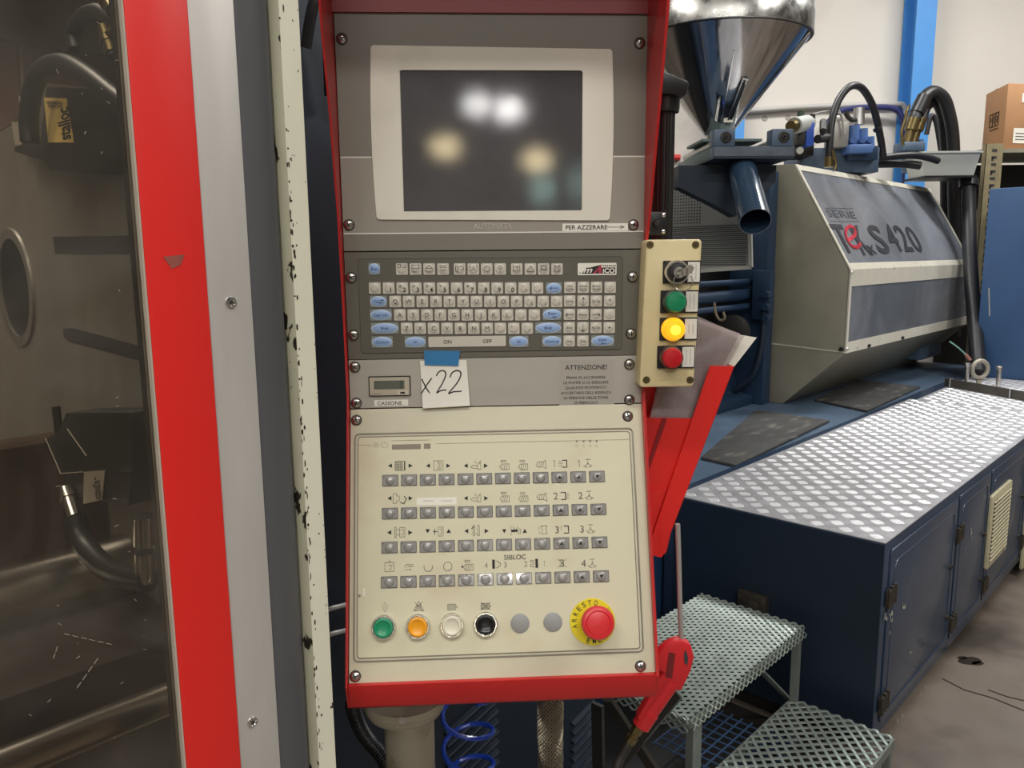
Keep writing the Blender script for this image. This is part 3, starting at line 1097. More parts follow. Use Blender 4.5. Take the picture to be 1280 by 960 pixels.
BAR = [[(-.9, -.2), (-.5, .3), (.9, .3), (.9, -.8), (-.5, -.8), (-.9, -.2)], [(-.5, -.7), (-.2, .2)], [(-.1, -.7), (.2, .2)], [(.3, -.7), (.6, .2)], [(-.6, .7), (.3, .7), (.3, 1), (-.6, 1), (-.6, .7)]]
icon(*L3(657, 230), BAR, 0.0070)
icon(*L3(732, 230), BAR, 0.0070)
SCR = [[(-1, 0), (-.7, .5), (.4, .5), (.8, .8), (.9, -.8), (.4, -.5), (-.7, -.5), (-1, 0)], [(-.6, -.4), (-.3, .4)], [(-.2, -.4), (.1, .4)], [(.2, -.4), (.5, .4)]]
icon(*L3(805, 226), SCR, 0.0070)


def num(t, cx, cy, h=0.0092, m=1):
    x, z = l2(*L3(cx, cy))
    if t == '1':
        IC.strokes([[(x - h * .16, z + h * .3), (x, z + h * .5), (x, z - h * .5)]], 0.0006, YI, m)
    else:
        IC.text(t, x, z, YI, h, m=m)
    flush('printed_number')


CLP = [[(-.2, .9), (.9, .9), (.9, -.9), (-.2, -.9)]]
FAN = [[(0, .5), (0, 0), (-.6, -.6)], [(0, 0), (.6, -.6)], [(-1, -.5), (-.6, -.9), (-.2, -.95)], [(1, -.5), (.6, -.9), (.2, -.95)], [(-.5, .95), (.5, .95)]]
for t, cx, cy in (('1', 858, 223), ('2', 863, 352), ('3', 868, 487)):
    num(t, cx, cy)
icon(*L3(893, 223), CLP, 0.0052, 0.0011)
icon(*L3(880, 223), [[(-.5, k), (.7, k)] for k in (.7, 0, -.7)], 0.0042)
icon(*L3(888, 352), CLP, 0.0052, 0.0011)
icon(*L3(907, 352), [[(-.5, k), (.7, k)] for k in (.7, 0, -.7)], 0.0042)
icon(*L3(900, 486), CLP, 0.0052, 0.0011)
icon(*L3(885, 480), [[(0, .8), (0, -.8)]], 0.0032)
icon(*L3(912, 480), [[(0, .8), (0, -.8)]], 0.0032)
for t, cx, cy in (('1', 957, 222), ('2', 962, 350), ('3', 968, 484)):
    num(t, cx, cy)
    icon(*L3(cx + 34, cy - 1), FAN, 0.0056, 0.0006)
# row 2
for cx, d in ((199, 'l'), (282, 'r'), (504, 'l'), (584, 'r')):
    tri(*L3(cx, 361), d)
icon(*L3(228, 362), [[(-.8, -1), (-.8, 1), (-.1, 1), (-.1, .5), (.5, .5), (.5, -.5), (-.1, -.5), (-.1, -1), (-.8, -1)]], 0.0065)
icon(*L3(251, 366), [[(-.5, -.7), (.3, -1), (.9, .2), (.4, .7)]], 0.0056, 0.0011)
a_, b_ = l2(*L3(307, 390)), l2(*L3(466, 356))
IC.poly(xz([(a_[0], a_[1]), (b_[0], a_[1]), (b_[0], b_[1]), (a_[0], b_[1])], YI), 2)
for cx, wd_ in ((354, 0.0145), (427, 0.0150)):
    x, z = l2(*L3(cx, 372))
    IC.strokes([[(x - wd_ / 2 + k * wd_ / 9, z - 0.001 + 0.002 * (k % 2)) for k in range(10)]], 0.0004, YI - 0.0002, 3)
flush('paper_strip')
icon(*L3(545, 360), INJ, 0.0075)
icon(*L3(658, 358), BAR, 0.0070)
icon(*L3(733, 358), BAR, 0.0070)
icon(*L3(808, 356), SCR, 0.0070)
# row 3
for cx, d in ((198, 'l'), (281, 'r'), (351, 'd'), (435, 'u'), (506, 'l'), (586, 'r'), (657, 'd'), (739, 'u')):
    tri(*L3(cx, 498 if cx < 300 else 492), d)
icon(*L3(239, 497), [[(-1, -1), (-1, 1), (-.7, 1), (-.7, -1), (-1, -1)], [(-.7, .5), (0, .5)], [(-.7, -.5), (0, -.5)], [(0, -.9), (0, .9), (1, .9), (1, -.9), (0, -.9)], [(.2, .5), (.7, .5), (.7, -.5), (.2, -.5)]], 0.0068)
icon(*L3(393, 494), [[(-1, 0), (-.2, 0)], [(-.7, .5), (-.7, -.5)]], 0.0066, 0.0009)
icon(*L3(397, 494), [[(-.2, -.9), (-.2, .9), (.8, .9), (.8, -.9), (-.2, -.9)], [(.1, .5), (.5, .5), (.5, -.5), (.1, -.5)]], 0.0066)
icon(*L3(545, 490), [[(-.6, -1), (-.6, 1), (-.3, 1), (-.3, -1), (-.6, -1)], [(.3, -1), (.3, 1), (.6, 1), (.6, -1), (.3, -1)], [(-.3, -.6), (.3, -.6)], [(-.9, -.6), (-.6, -.6)]], 0.0070)
icon(*L3(527, 482), [[(0, 0), (.4, .3)]], 0.0070, 0.0012)
fillr(*L3(697, 491), 0.0085, 0.0030)
icon(*L3(703, 490), [[(.4, .7), (0, 0)], [(-.5, .7), (-.1, 0)], [(.5, -.6), (.5, .3), (.9, .3), (.9, -.6), (.5, -.6)], [(-1, .9), (-1, .3)], [(-.9, -.5), (-1, -.9)]], 0.0068)
icon(*L3(814, 487), [[(-.4, -.8), (-.2, 0), (-.5, .8), (.8, .8), (.5, 0), (.8, -.8), (-.4, -.8)], [(-1, .8), (-.8, .4), (-1, 0)], [(-.9, -.3), (-.8, -.8)]], 0.0065)
x, z = l2(*L3(700, 596))
IC.text('SIBLOC', x, z, YI, 0.0062, 0.0290, m=0, off=0.004)
flush('printed_word')


def L4(cx, cy):
    return (420 + cx / 2.783, 680 + cy / 2.783)


icon(*L4(186, 80), [SQ, [(-.2, .4), (.4, .4), (.4, -.5), (-.2, -.5)], [(0, 1), (-.1, 1.4), (.4, 1.2)], [(.4, .4), (.7, .4)]], 0.0058)
icon(*L4(254, 80), [[(-1, 0), (-.5, .6), (.3, .5), (.9, .5)], [(-.3, 0), (.2, .1), (1, .2)], [(-.9, -.6), (-.2, -.5), (.3, -.4), (.4, -.8)]], 0.0060)
icon(*L4(321, 80), [circ(0, 0, 1, 14, -1.1 * PI, 0.1 * PI)], 0.0056, 0.0006)
icon(*L4(389, 78), [circ(0, 0, 1, 18)], 0.0056, 0.0006)
icon(*L4(460, 76), BAR, 0.0072)
fillr(*L4(439, 79), 0.0022, 0.0022)
for t, cx, cy in (('4', 522, 74), ('3', 589, 72), ('2', 660, 69), ('1', 725, 68)):
    x, z = l2(*L4(cx, cy))
    if t == '1':
        IC.strokes([[(x - .001, z + .002), (x, z + .0035), (x, z - .0035)]], 0.0005, YI, 3)
    else:
        IC.text(t, x, z, YI, 0.0070, m=3)
    flush('printed_number')
fillr(*L4(548, 70), 0.0034, 0.0118)
icon(*L4(560, 70), [[(-.3, .7), (.3, .7), (.3, .3), (.8, .3), (.8, -.4), (.3, -.4), (.3, -.8), (-.3, -.8)]], 0.0058)
fillr(*L4(698, 67), 0.0034, 0.0118)
icon(*L4(686, 67), [[(.3, .7), (-.7, .7), (-.7, .3), (0, .3), (0, -.3), (-.7, -.3), (-.7, -.8), (.3, -.8)]], 0.0056)
icon(*L4(786, 66), [[(-1, 1), (1, -1)], [(1, 1), (-1, -1)]], 0.0056, 0.0004)
icon(*L4(786, 66), [[(-.4, .7), (.3, .7), (.3, -.7), (-.4, -.7)], [(.3, 0), (-.2, 0)]], 0.0056, 0.0009)
x, z = l2(*L4(861, 67))
IC.text('4', x, z, YI, 0.0092, m=1)
flush('printed_number')
icon(*L4(891, 67), FAN, 0.0056, 0.0006)
# symbols over the big buttons
icon(*L4(171, 219), [[(0, 1), (-.6, 0), (0, -1), (.6, 0), (0, 1)], [(0, .4), (0, -.4)]], 0.0062, 0.0004, 1)
icon(*L4(288, 217), [[(-1, -.8), (0, 1), (1, -.8), (-1, -.8)], [(-.8, .9), (.8, -.9)], [(.8, .9), (-.8, -.9)], circ(0, -.1, .4, 10)], 0.0066, 0.0005)
icon(*L4(405, 219), [[(-1, -.6), (-1, .6), (.7, .6), (.7, -.6), (-1, -.6)], [(.7, .2), (1.1, 0), (.7, -.2)]] + [[(-.8 + .25 * k, -.5), (-.8 + .25 * k, .5)] for k in range(6)], 0.0062, 0.0005, 1)
icon(*L4(521, 216), [[(-1, -.6), (-1, .6), (.7, .6), (.7, -.6), (-1, -.6)], [(-1, .8), (1, -.8)], [(1, .8), (-1, -.8)], [(.7, .2), (1.1, 0), (.7, -.2)]] + [[(-.8 + .25 * k, -.5), (-.8 + .25 * k, .5)] for k in range(6)], 0.0062, 0.0005, 0)
# header line
hz = l2(620, 553)[1]
xa, xb = l2(445, 555)[0] + .001, l2(464, 555)[0]
IC.strokes([[(xa, hz), (xb, hz)], [(l2(545, 554)[0], hz), (x1 - .0055, hz)]], 0.0004, YI, 3)
flush('header_line')
icon(470, 556, [circ(0, 0, 1, 12), circ(0, 0, .3, 6)], 0.0032, 0.0004, 3)
icon(481, 556, [circ(0, 0, 1, 12), [(0, .2), (0, .6)]], 0.0042, 0.0004, 3)
q0, q1 = l2(490, 562), l2(526, 555)
IC.poly(xz([(q0[0], q0[1]), (q1[0], q0[1]), (q1[0], q1[1]), (q0[0], q1[1])], YI), 3)
q0, q1 = l2(530, 561), l2(538, 554.5)
IC.poly(xz([(q0[0], q0[1]), (q1[0], q0[1]), (q1[0], q1[1]), (q0[0], q1[1])], YI), 3)
IC.strokes([[l2(490, 551), l2(538, 550)]], 0.0005, YI, 3)
flush('header_bar')
for cx in (947, 974, 1000, 1026):
    x, z = l2(*L3(cx, 133))
    IC.poly(xz(circ(x, z, 0.0015, 8)[:-1], YI), 3)
    flush('printed_dot')
    icon(*L3(cx, 150), [[(-.8, -.5), (0, .5), (.8, -.5)], [(-.5, -.8), (.5, -.8)]], 0.0026, 0.0003, 3)
fillr(*L4(82, 180), 0.0030, 0.0034, 3)
fillr(*L4(98, 167), 0.0024, 0.0100, 2)
# stains near the rows are soft marks in the foil material


def big_button(px, py, cap, label, clear=False):
    x, z = l2(px, py, -0.008)
    m = MB()
    m.lathe([(0.0160, 0), (0.0163, 0.002), (0.0158, 0.0055), (0.0148, 0.0068), (0.0132, 0.0068), (0.0128, 0.005)], (0, 0, 0), (0, -1, 0), 36, m=0, cap=False)
    m.lathe([(0.0128, 0.0045), (0.0126, 0.0085), (0.0118, 0.0096), (0.0100, 0.0098), (0.0084, 0.0086), (0.0040, 0.0080), (0.0, 0.0079)], (0, 0, 0), (0, -1, 0), 36, m=1)
    b = lpart('push_button', m, [chrome, cap], op, x, z, -0.0006, label=label)
    return b


big_button(479, 785, green_b, 'green push button in a chrome ring')
big_button(522, 784, yellow_b, 'amber push button in a chrome ring')
big_button(565, 782.5, white_b, 'milky white push button in a chrome ring')
big_button(607, 781, pmat('black_button', (0.008, 0.008, 0.009), 0.25), 'black push button in a chrome ring')
for px, py in ((650, 779), (691, 777.5)):
    x, z = l2(px, py)
    lpart('blanking_disc', MB().lathe([(0.0124, 0), (0.0124, 0.0008), (0.0118, 0.0012), (0, 0.0012)], (0, 0, 0), (0, -1, 0), 32), disc_grey, op, x, z, -0.0007, label='flat grey blanking disc')
x, z = l2(740.5, 777)
m = MB().lathe([(0.0300, 0), (0.0300, 0.0012), (0.0296, 0.0016), (0, 0.0016)], (0, 0, 0), (0, -1, 0), 48, m=0)
for i, ch in enumerate('ARRESTO'):
    a_ = math.radians(192 - i * 19)
    m.text(ch, 0.0245 * math.cos(a_), 0.0245 * math.sin(a_), -0.0019, 0.0066, 0.0044, m=1, rot=a_ - PI / 2, off=0.01)
for i, ch in enumerate('EMERGENZA'):
    a_ = math.radians(255 + i * 17.5)
    m.text(ch, 0.0245 * math.cos(a_), 0.0245 * math.sin(a_), -0.0019, 0.0066, 0.0044, m=1, rot=a_ + PI / 2, off=0.01)
es = lpart('emergency_stop', m, [yellow_disc, ink], op, x, z, -0.0006, label='round yellow disc reading ARRESTO EMERGENZA')
m = MB().lathe([(0.0130, 0.0016), (0.0130, 0.015), (0.0165, 0.017), (0.0208, 0.021), (0.0216, 0.026), (0.0212, 0.030), (0.0195, 0.0325), (0.0160, 0.0335), (0.0150, 0.0325), (0.0145, 0.0335), (0.008, 0.0345), (0, 0.0348)], (0, 0, 0), (0, -1, 0), 48, m=0)
o = bpy.data.objects.new('mushroom_head', m.mesh('mushroom_head', mush_m))
C.objects.link(o)
o.parent = es
o.location = (0.003, 0, 0.002)
o['label'] = 'red mushroom push head'

# screws
sm = MB().lathe([(0.0074, 0), (0.0074, 0.0008), (0.0064, 0.0010)], (0, 0, 0), (0, -1, 0), 20, m=2)
sm.lathe([(0.0060, 0.0008), (0.0060, 0.0020), (0.0048, 0.0034), (0.0025, 0.0041), (0, 0.0042)], (0, 0, 0), (0, -1, 0), 20, m=0)
for r_ in (0.35, 0.35 + PI / 2):
    d = Vector((math.cos(r_), 0, math.sin(r_)))
    sm.bar(Vector((0, -0.0041, 0)) - d * 0.0036, Vector((0, -0.0041, 0)) + d * 0.0036, 0.0012, 0.0016, m=1)
screw_mesh = sm.mesh('screw', [screw_m, screw_dark, groove_m])
sp = [(427, 48), (800, 53.5), (435, 281), (792, 281), (438, 347), (791, 346), (441, 419), (789, 417), (443, 459), (787, 455.5), (444, 504), (787, 500)]
for i, (px, py) in enumerate(sp):
    x, z = p2(px, py, -0.002)
    x = min(max(x, 0.0078), PW - 0.0078)
    part('screw', screw_mesh, None, con, at=(x, -0.0001, z), rot=(0, i * 0.7, 0))
for i, (px, py) in enumerate([(445, 525), (785, 520), (436, 846), (801, 833)]):
    x, z = l2(px, py, -0.002)
    x = min(max(x, 0.0078), PW - 0.0078)
    z = min(max(z, LBZ + 0.008), -0.009)
    lpart('screw', screw_mesh, None, con, x, z, -0.0001)

# note and tape
T0 = P.hit(524, 453)
note = MB()
qn = [p2(525, 451, -.001), p2(583, 450, -.001), p2(587.5, 506.5, -.003), p2(528.5, 510, -.004)]
n = 8
for j in range(n):
    for side_ in (0,):
        pass
vs = []
for j in range(n + 1):
    t = j / n
    a_ = Vector(qn[0]).lerp(Vector(qn[3]), t)
    b_ = Vector(qn[1]).lerp(Vector(qn[2]), t)
    y = -0.0012 - 0.005 * t * t
    vs += [(a_.x, y, a_.y), (b_.x, y, b_.y)]
fs = [(2 * j, 2 * j + 1, 2 * j + 3, 2 * j + 2) for j in range(n)]
note.add(vs, fs, 0)
note.add([(v[0], v[1] + 0.0006, v[2]) for v in vs], [f[::-1] for f in fs], 1)
for j in range(n):
    for (p_, q_) in ((2 * j, 2 * j + 2), (2 * j + 3, 2 * j + 1)):
        A, B = vs[p_], vs[q_]
        note.add([A, B, (B[0], B[1] + .0006, B[2]), (A[0], A[1] + .0006, A[2])], [(0, 1, 2, 3)], 1)
A, B = vs[2 * n], vs[2 * n + 1]
note.add([A, B, (B[0], B[1] + .0006, B[2] - .0008), (A[0], A[1] + .0006, A[2] - .0008)], [(0, 1, 2, 3)], 1)


def nn(cx, cy):
    return p2(425 + cx / 3.282, 300 + cy / 3.282, -0.003)


hand = [[nn(336, 572), nn(350, 600), nn(370, 632)], [nn(375, 568), nn(352, 600), nn(334, 630)],
        [nn(396, 556), nn(404, 543), nn(420, 536), nn(432, 543), nn(432, 560), nn(420, 588), nn(398, 625), nn(412, 618), nn(434, 615)],
        [nn(452, 562), nn(460, 545), nn(478, 536), nn(494, 542), nn(494, 560), nn(478, 590), nn(446, 628), nn(466, 622), nn(497, 620)]]
hl = []
for ln in hand:
    if len(ln) > 3:
        c_ = catmull([Vector((p[0], p[1], 0)) for p in ln], 4)
        ln = [(p.x, p.y) for p in c_]
    hl.append(ln)
nt_ = thing('paper_note', 'white paper note handwritten x22, taped on the grey middle plate', 'note', P, (qn[0][0], -0.001, qn[3][1]))
part('sheet', note, [paper_m, paper_yel], nt_, smooth=False)
ms = MB()
ztop, zbot = qn[0][1], qn[3][1]
for ln in hl:
    for (a_, b_) in zip(ln[:-1], ln[1:]):
        t = (ztop - (a_[1] + b_[1]) / 2) / (ztop - zbot)
        ms.strokes([[a_, b_]], 0.0016, -0.0016 - 0.0052 * t * t)
part('handwriting', ms, ink, nt_, smooth=False)
qa = [p2(530, 438), p2(575, 438.5), p2(573, 457), p2(531, 456)]
m = MB().prism(xz(qa, -0.0021), (0, -0.0005, 0))
single('masking_tape', m, tape_m, P, 'strip of bright blue masking tape holding the x22 note', 'tape', smooth=False)

# ================================================================== PUSH BUTTON STATION
sy = -0.030


def s2(px, py):
    h = P.hit(px, py, 1, sy)
    return (h[0], h[2])


st = thing('button_station', 'cream plastic box with key switch and green, lit amber and red buttons beside the console', 'switch box', P, (s2(838, 390)[0], sy + 0.02, s2(838, 483)[1]))
a, b = s2(801.5, 484.5), s2(875.5, 299)
rr = rrect(a[0] + .0005, b[0] - .0005, a[1], b[1], 0.005)
# slight lean: top right of the picture
lean = 0.006


def leanx(p):
    t = (p[1] - a[1]) / (b[1] - a[1])
    return (p[0] + lean * (t - 0.5), p[1])


rr = [leanx(p) for p in rr]
part('enclosure', MB().prism(xz(rr, sy), (0, 0.055, 0)), stat_m, st, bevel=0.0025)
yy = sy - 0.0006
scol = [(869, 340, 'key'), (867, 377, green_s), (866, 411, 'lit'), (863, 446, red_b)]
for i, (bx, by, kind) in enumerate(scol):
    x0s, x1s = bx - 43.5 + (1 if i == 0 else 0), bx + 3
    a_, b_ = s2(x0s + 1.5, by + 14.5), s2(x1s + 3.5 - i * .4, by - 14.5)
    m = MB().prism(xz(rrect(a_[0], b_[0], a_[1], b_[1], 0.001, 2), sy), (0, -0.0022, 0), 0)
    l0 = a_[0] + (b_[0] - a_[0]) * 0.66
    m.box(l0, b_[0] - 0.0012, sy - 0.0030, sy - 0.0020, a_[1] + 0.0018, b_[1] - 0.0018, 1)
    rows_ = {0: 3, 1: 3, 2: 2, 3: 2}[i]
    nn_ = 10
    for r_ in range(2):
        xx = l0 + (b_[0] - .0012 - l0) * (0.33 + 0.34 * r_)
        hh = (b_[1] - a_[1]) * (0.34 if i != 2 else 0.2)
        zc = (a_[1] + b_[1]) / 2
        pts = [(xx + 0.0006 * (k % 2 * 2 - 1), zc - hh + 2 * hh * k / nn_) for k in range(nn_ + 1)]
        m.strokes([pts], 0.0004, sy - 0.0032, 2)
    part('legend_plate', m, [black_m, key_edge, ink_soft], st, smooth=False)
    cx_, cz_ = a_[0] + (b_[0] - a_[0]) * 0.32 + 0.001, (a_[1] + b_[1]) / 2
    if kind == 'key':
        m = MB().lathe([(0.0158, 0), (0.0158, 0.007), (0.0150, 0.0085), (0.0140, 0.0085)], (0, 0, 0), (0, -1, 0), 32, m=0)
        m.lathe([(0.0138, 0.006), (0.0128, 0.013), (0.0110, 0.0155), (0.0085, 0.016), (0.0080, 0.0150), (0, 0.0150)], (0, 0, 0), (0, -1, 0), 32, m=1)
        sw = part('key_switch', m, [chrome, black_m], st, at=(cx_, sy - 0.0022, cz_))
        m = MB().lathe([(0.0075, 0.015), (0.0075, 0.018), (0, 0.018)], (0, 0, 0), (0, -1, 0), 24)
        m.bar((-0.004, -0.018, -0.005), (-0.004, -0.0181, 0.006), 0.002, 0.002)
        m.prism([(-0.0008, -0.017, -0.004), (0.0008, -0.017, -0.004), (0.0008, -0.017, 0.004), (-0.0008, -0.017, 0.004)], (0.008, -0.016, 0.002))
        m.prism(xz([(0.002, -0.004), (0.013, -0.001), (0.016, 0.006), (0.010, 0.010), (0.001, 0.004)], -0.028), (0, -0.0016, 0))
        m.prism(xz([(-0.003, -0.007), (0.009, -0.003), (0.010, 0.004), (-0.002, 0.001)], -0.025), (0, -0.0016, 0))
        part('switch_key', m, chrome, sw, at=(cx_, sy - 0.0022, cz_), label='shiny key standing in the lock')
        m = MB().tube([(0.004 + 0.012 * math.cos(t), -0.022 - 0.002 * math.cos(t), -0.012 + 0.012 * math.sin(t)) for t in [2 * PI * k / 16 for k in range(16)]], 0.0006, 6, sub=1, closed=True)
        part('key_ring', m, screw_m, sw, at=(cx_, sy - 0.0022, cz_))
    else:
        capm = amber_lit if kind == 'lit' else kind
        r_ = 0.0145 if kind != 'lit' else 0.0150
        m = MB()
        m.lathe([(0.0156, 0), (0.0156, 0.004), (0.0150, 0.011 if kind != 'lit' else .006), (0.0138, 0.0118 if kind != 'lit' else .0065)], (0, 0, 0), (0, -1, 0), 32, m=0 if kind != 'lit' else 1, cap=False)
        m.lathe([(0.0142, 0.004), (0.0136, 0.0125), (0.0118, 0.0150), (0.006, 0.0160), (0, 0.0162)], (0, 0, 0), (0, -1, 0), 32, m=1)
        if kind == 'lit':
            m.lathe([(0.0066, 0.0160), (0.004, 0.0166), (0, 0.0168)], (0, 0, 0), (0, -1, 0), 24, m=2)
        ringm = {1: pmat('dark_green_ring', hexc('#33413a'), 0.4), 2: amber_lit, 3: pmat('dark_red_ring', hexc('#4a2a28'), 0.4)}[i]
        part('push_button', m, [ringm, capm, amber_core], st, at=(cx_, sy - 0.0022, cz_),
             label={1: 'green push button', 2: 'glowing amber lamp button', 3: 'red push button'}[i])
for px, py in ((812.5, 306), (869.5, 306), (808, 475), (862.5, 475)):
    x, z = s2(px, py)
    m = MB().lathe([(0.0050, 0), (0.0048, 0.0006), (0.0038, 0.0006), (0.0036, 0.0001), (0, 0.0001)], (0, 0, 0), (0, -1, 0), 18, m=0)
    m.bar((-0.002, -0.0006, 0.001), (0.002, -0.0006, -0.001), 0.0008, 0.0008, m=1)
    m.bar((-0.001, -0.0006, -0.002), (0.001, -0.0006, 0.002), 0.0008, 0.0008, m=1)
    part('screw', m, [brass_m, screw_dark], st, at=(x, sy, z))
a_, b_ = s2(820, 478.5), s2(849, 471.5)
m = MB().tube([(p[0], sy - 0.0001, p[1]) for p in rrect(a_[0], b_[0], a_[1], b_[1], 0.001, 1)], 0.0003, 4, sub=1, closed=True)
part('moulded_frame', m, stat_m, st)

# ================================================================== MOUNTING POLE behind the console
def pl(px, py, y):
    return P.hit(px, py, 1, y)


yp = 0.075
pole = thing('support_pole', 'black fluted aluminium pole with a round cap behind the console', 'pole', P, pl(836, 300, yp))
xa, xb = pl(822, 200, yp)[0], pl(847, 200, yp)[0]
zc0, zc1 = pl(835, 500, yp)[2], pl(835, 136, yp)[2]
m = MB()
cxp, rp = (xa + xb) / 2, (xb - xa) / 2
pts = []
for k in range(48):
    a_ = 2 * PI * k / 48
    r_ = rp * (1.0 if k % 4 < 2 else 0.93)
    pts.append((cxp + r_ * math.cos(a_), yp + 0.02 + r_ * math.sin(a_), zc0))
m.prism(pts, (0, 0, zc1 - zc0))
part('tube', m, alu_black, pole, angle=20)
m = MB().lathe([(rp * 1.35, -0.016), (rp * 1.42, -0.010), (rp * 1.46, 0.012), (rp * 1.46, 0.022), (rp * 1.3, 0.026), (0, 0.028)], (cxp, yp + 0.02, zc1 + 0.014), (0, 0, 1), 28)
part('cap', m, black_m, pole)
q = [(xa - 0.03, yp + 0.035, zc1 + 0.055), (xa - 0.03, yp + 0.035, zc1 + 0.02), (xb + 0.008, yp + 0.035, zc1 + 0.016), (xb + 0.012, yp + 0.035, zc1 + 0.034), (xa, yp + 0.035, zc1 + 0.050)]
part('arm', MB().prism(q, (0, -0.045, 0)), black_m, pole, bevel=0.003)
# hinge plate with four screws
yh = 0.0
hp = thing('hinge_plate', 'small square black bracket with four screws above the button station', 'bracket', P, pl(820, 293, yh))
a_, b_ = pl(806, 293.5, yh), pl(833.5, 265, yh)
part('plate', MB().box(a_[0], b_[0], yh, yh + 0.012, a_[2], b_[2]), black_m, hp, bevel=0.001)
part('knob', MB().lathe([(0.0045, 0), (0.0045, 0.004), (0.003, 0.006), (0, 0.006)], (0, 0, 0), (0, -1, 0), 16), rubber_m, hp, at=((a_[0] + b_[0]) / 2, yh, (a_[2] + b_[2]) / 2))
for sx_ in (a_[0] + .0035, b_[0] - .0042):
    for sz_ in (a_[2] + .004, b_[2] - .004):
        part('screw', MB().lathe([(0.0027, 0), (0.0027, 0.001), (0.0015, 0.0018), (0, 0.0018)], (0, 0, 0), (0, -1, 0), 12), chrome, hp, at=(sx_, yh, sz_))

# ================================================================== DOCUMENT HOLDER and papers
yd = 0.05


def dd(px, py, y=yd):
    h = P.hit(px, py, 1, y)
    return (h[0], y, h[2])


dh = thing('document_holder', 'red sheet metal document pocket hanging slanted beside the console', 'document holder', P, dd(820, 697))
part('back_plate', MB().prism([dd(796, 484, yd + .035), dd(870, 470, yd + .035), dd(905, 462, yd + .035), dd(822, 690, yd + .035), dd(796, 690, yd + .035)], (0, 0.002, 0)), red_film, dh)
part('front_plate', MB().prism([dd(796, 522), dd(867, 523), dd(872, 523), dd(833, 690), dd(826, 697), dd(800, 690), dd(796, 690)], (0, 0.002, 0)), red_film, dh)
part('edge_strip', MB().prism([dd(888, 457.5, yd - .006), dd(918, 458, yd - .006), dd(826, 697, yd - .006), dd(808, 692, yd - .006)], (0, 0.004, 0)), red_film, dh)
part('side_flange', MB().prism([dd(917, 458, yd - .006), dd(918, 458, yd - .006), dd(827, 696, yd - .006), dd(826, 697, yd - .006)], (0.0, 0.043, 0)), red_film, dh)
part('folded_strip', MB().prism([dd(828, 523, yd - .002), dd(834, 523, yd - .002), dd(803, 612, yd - .002), dd(798, 612, yd - .002)], (0, 0.001, 0)), red_dark, dh)
part('cross_strip', MB().prism([dd(799, 611, yd - .003), dd(832, 611.5, yd - .003), dd(806, 692, yd - .003), dd(798, 690, yd - .003)], (0, 0.002, 0)), red_film, dh)
pp = thing('plastic_sleeve', 'clear plastic sleeve of printed sheets standing in the red pocket', 'documents', P, dd(850, 523, yd + .012))
part('printed_sheet', MB().prism([dd(815, 523, yd + .016), dd(846, 385, yd + .016), dd(874, 399, yd + .016), dd(925, 417, yd + .016), dd(868, 523, yd + .016)], (0, 0.002, 0)), sheet_m, pp)
lines = MB()
for k in range(26):
    t = (k + 0.6) / 27
    a_ = Vector(dd(817 + 50 * t, 520, yd + .0155))
    b_ = Vector(dd(848 + 62 * t, 395 + 18 * t, yd + .0155))
    r0, r1 = random.uniform(0, .25), random.uniform(.75, 1)
    a2_, b2_ = a_.lerp(b_, r0), a_.lerp(b_, r1)
    lines.bar(a2_, b2_, 0.0008, 0.0002, up=(0, 1, 0))
part('faint_ruling', lines, pmat('pinkish_ruling', hexc('#9a8384'), 0.4), pp)
part('clear_sleeve', MB().prism([dd(812, 524, yd + .010), dd(843, 383, yd + .010), dd(930, 420, yd + .010), dd(873, 524, yd + .010)], (0, 0.001, 0)), sleeve_m, pp)
ws = single('loose_sheet', MB().prism([dd(880, 512, yd + .022), dd(905, 415, yd + .022), dd(946, 422, yd + .022), dd(918, 458, yd + .022), dd(886, 510, yd + .022)], (0, 0.001, 0)), paper_m, P,
            'white paper corner sticking out behind the plastic sleeve', 'paper', smooth=False)

# ================================================================== AIR BLOW GUN
yg = -0.01


def g(px, py, y=yg):
    h = P.hit(px, py, 1, y)
    return Vector((h[0], y, h[2]))


gun = thing('air_blow_gun', 'red plastic air blow gun hanging nozzle up below the document pocket', 'air gun', P, g(805, 905))
part('nozzle_tube', MB().tube([g(847, 655), g(848.5, 700), g(850, 760), g(852, 802)], 0.0036, 12), pmat('dull_steel_tube', (0.42, 0.40, 0.37), 0.5, 0.5), gun)
out = [g(*p) for p in ((843, 798), (852, 797), (862, 803), (866, 818), (862, 835), (854, 852), (850, 860), (842, 860), (836, 866), (822, 884), (812, 904), (797, 899), (795, 893), (808, 872), (822, 845), (829, 838), (818, 834), (815, 826), (822, 812), (832, 803))]
m = MB().prism([p + Vector((0, -0.009, 0)) for p in out], (0, 0.018, 0))
body = part('gun_body', m, gun_red, gun, bevel=0.0035)
m = MB().cyl(g(840, 852), g(802, 905), 0.0115, 0.0125, 20)
m.cyl(g(812, 890), g(801, 907), 0.0140, 0.0135, 20)
part('grip', m, gun_red, gun)
hl_ = [g(855, 808) + Vector((0, -0.0092, 0)), g(858, 818) + Vector((0, -0.0092, 0)), g(857, 828) + Vector((0, -0.0092, 0)), g(853, 824) + Vector((0, -0.0092, 0)), g(853, 812) + Vector((0, -0.0092, 0))]
part('hook_hole', MB().prism(hl_, (0, -0.0006, 0)), pmat('hole_shade', (0.05, 0.06, 0.07), 0.5, 0.3), gun)
q = [g(834, 811) + Vector((0, -0.0092, 0)), g(842, 813) + Vector((0, -0.0092, 0)), g(838, 844) + Vector((0, -0.0092, 0)), g(830, 842) + Vector((0, -0.0092, 0))]
part('grip_label', MB().prism(q, (0, -0.0006, 0)), pmat('dark_red_label', hexc('#6d1d1f'), 0.5), gun)
m = MB().cyl(g(802, 903), g(794, 916), 0.0088, 0.0088, 6)
m.cyl(g(794, 916), g(789, 924), 0.0068, 0.0068, 14)
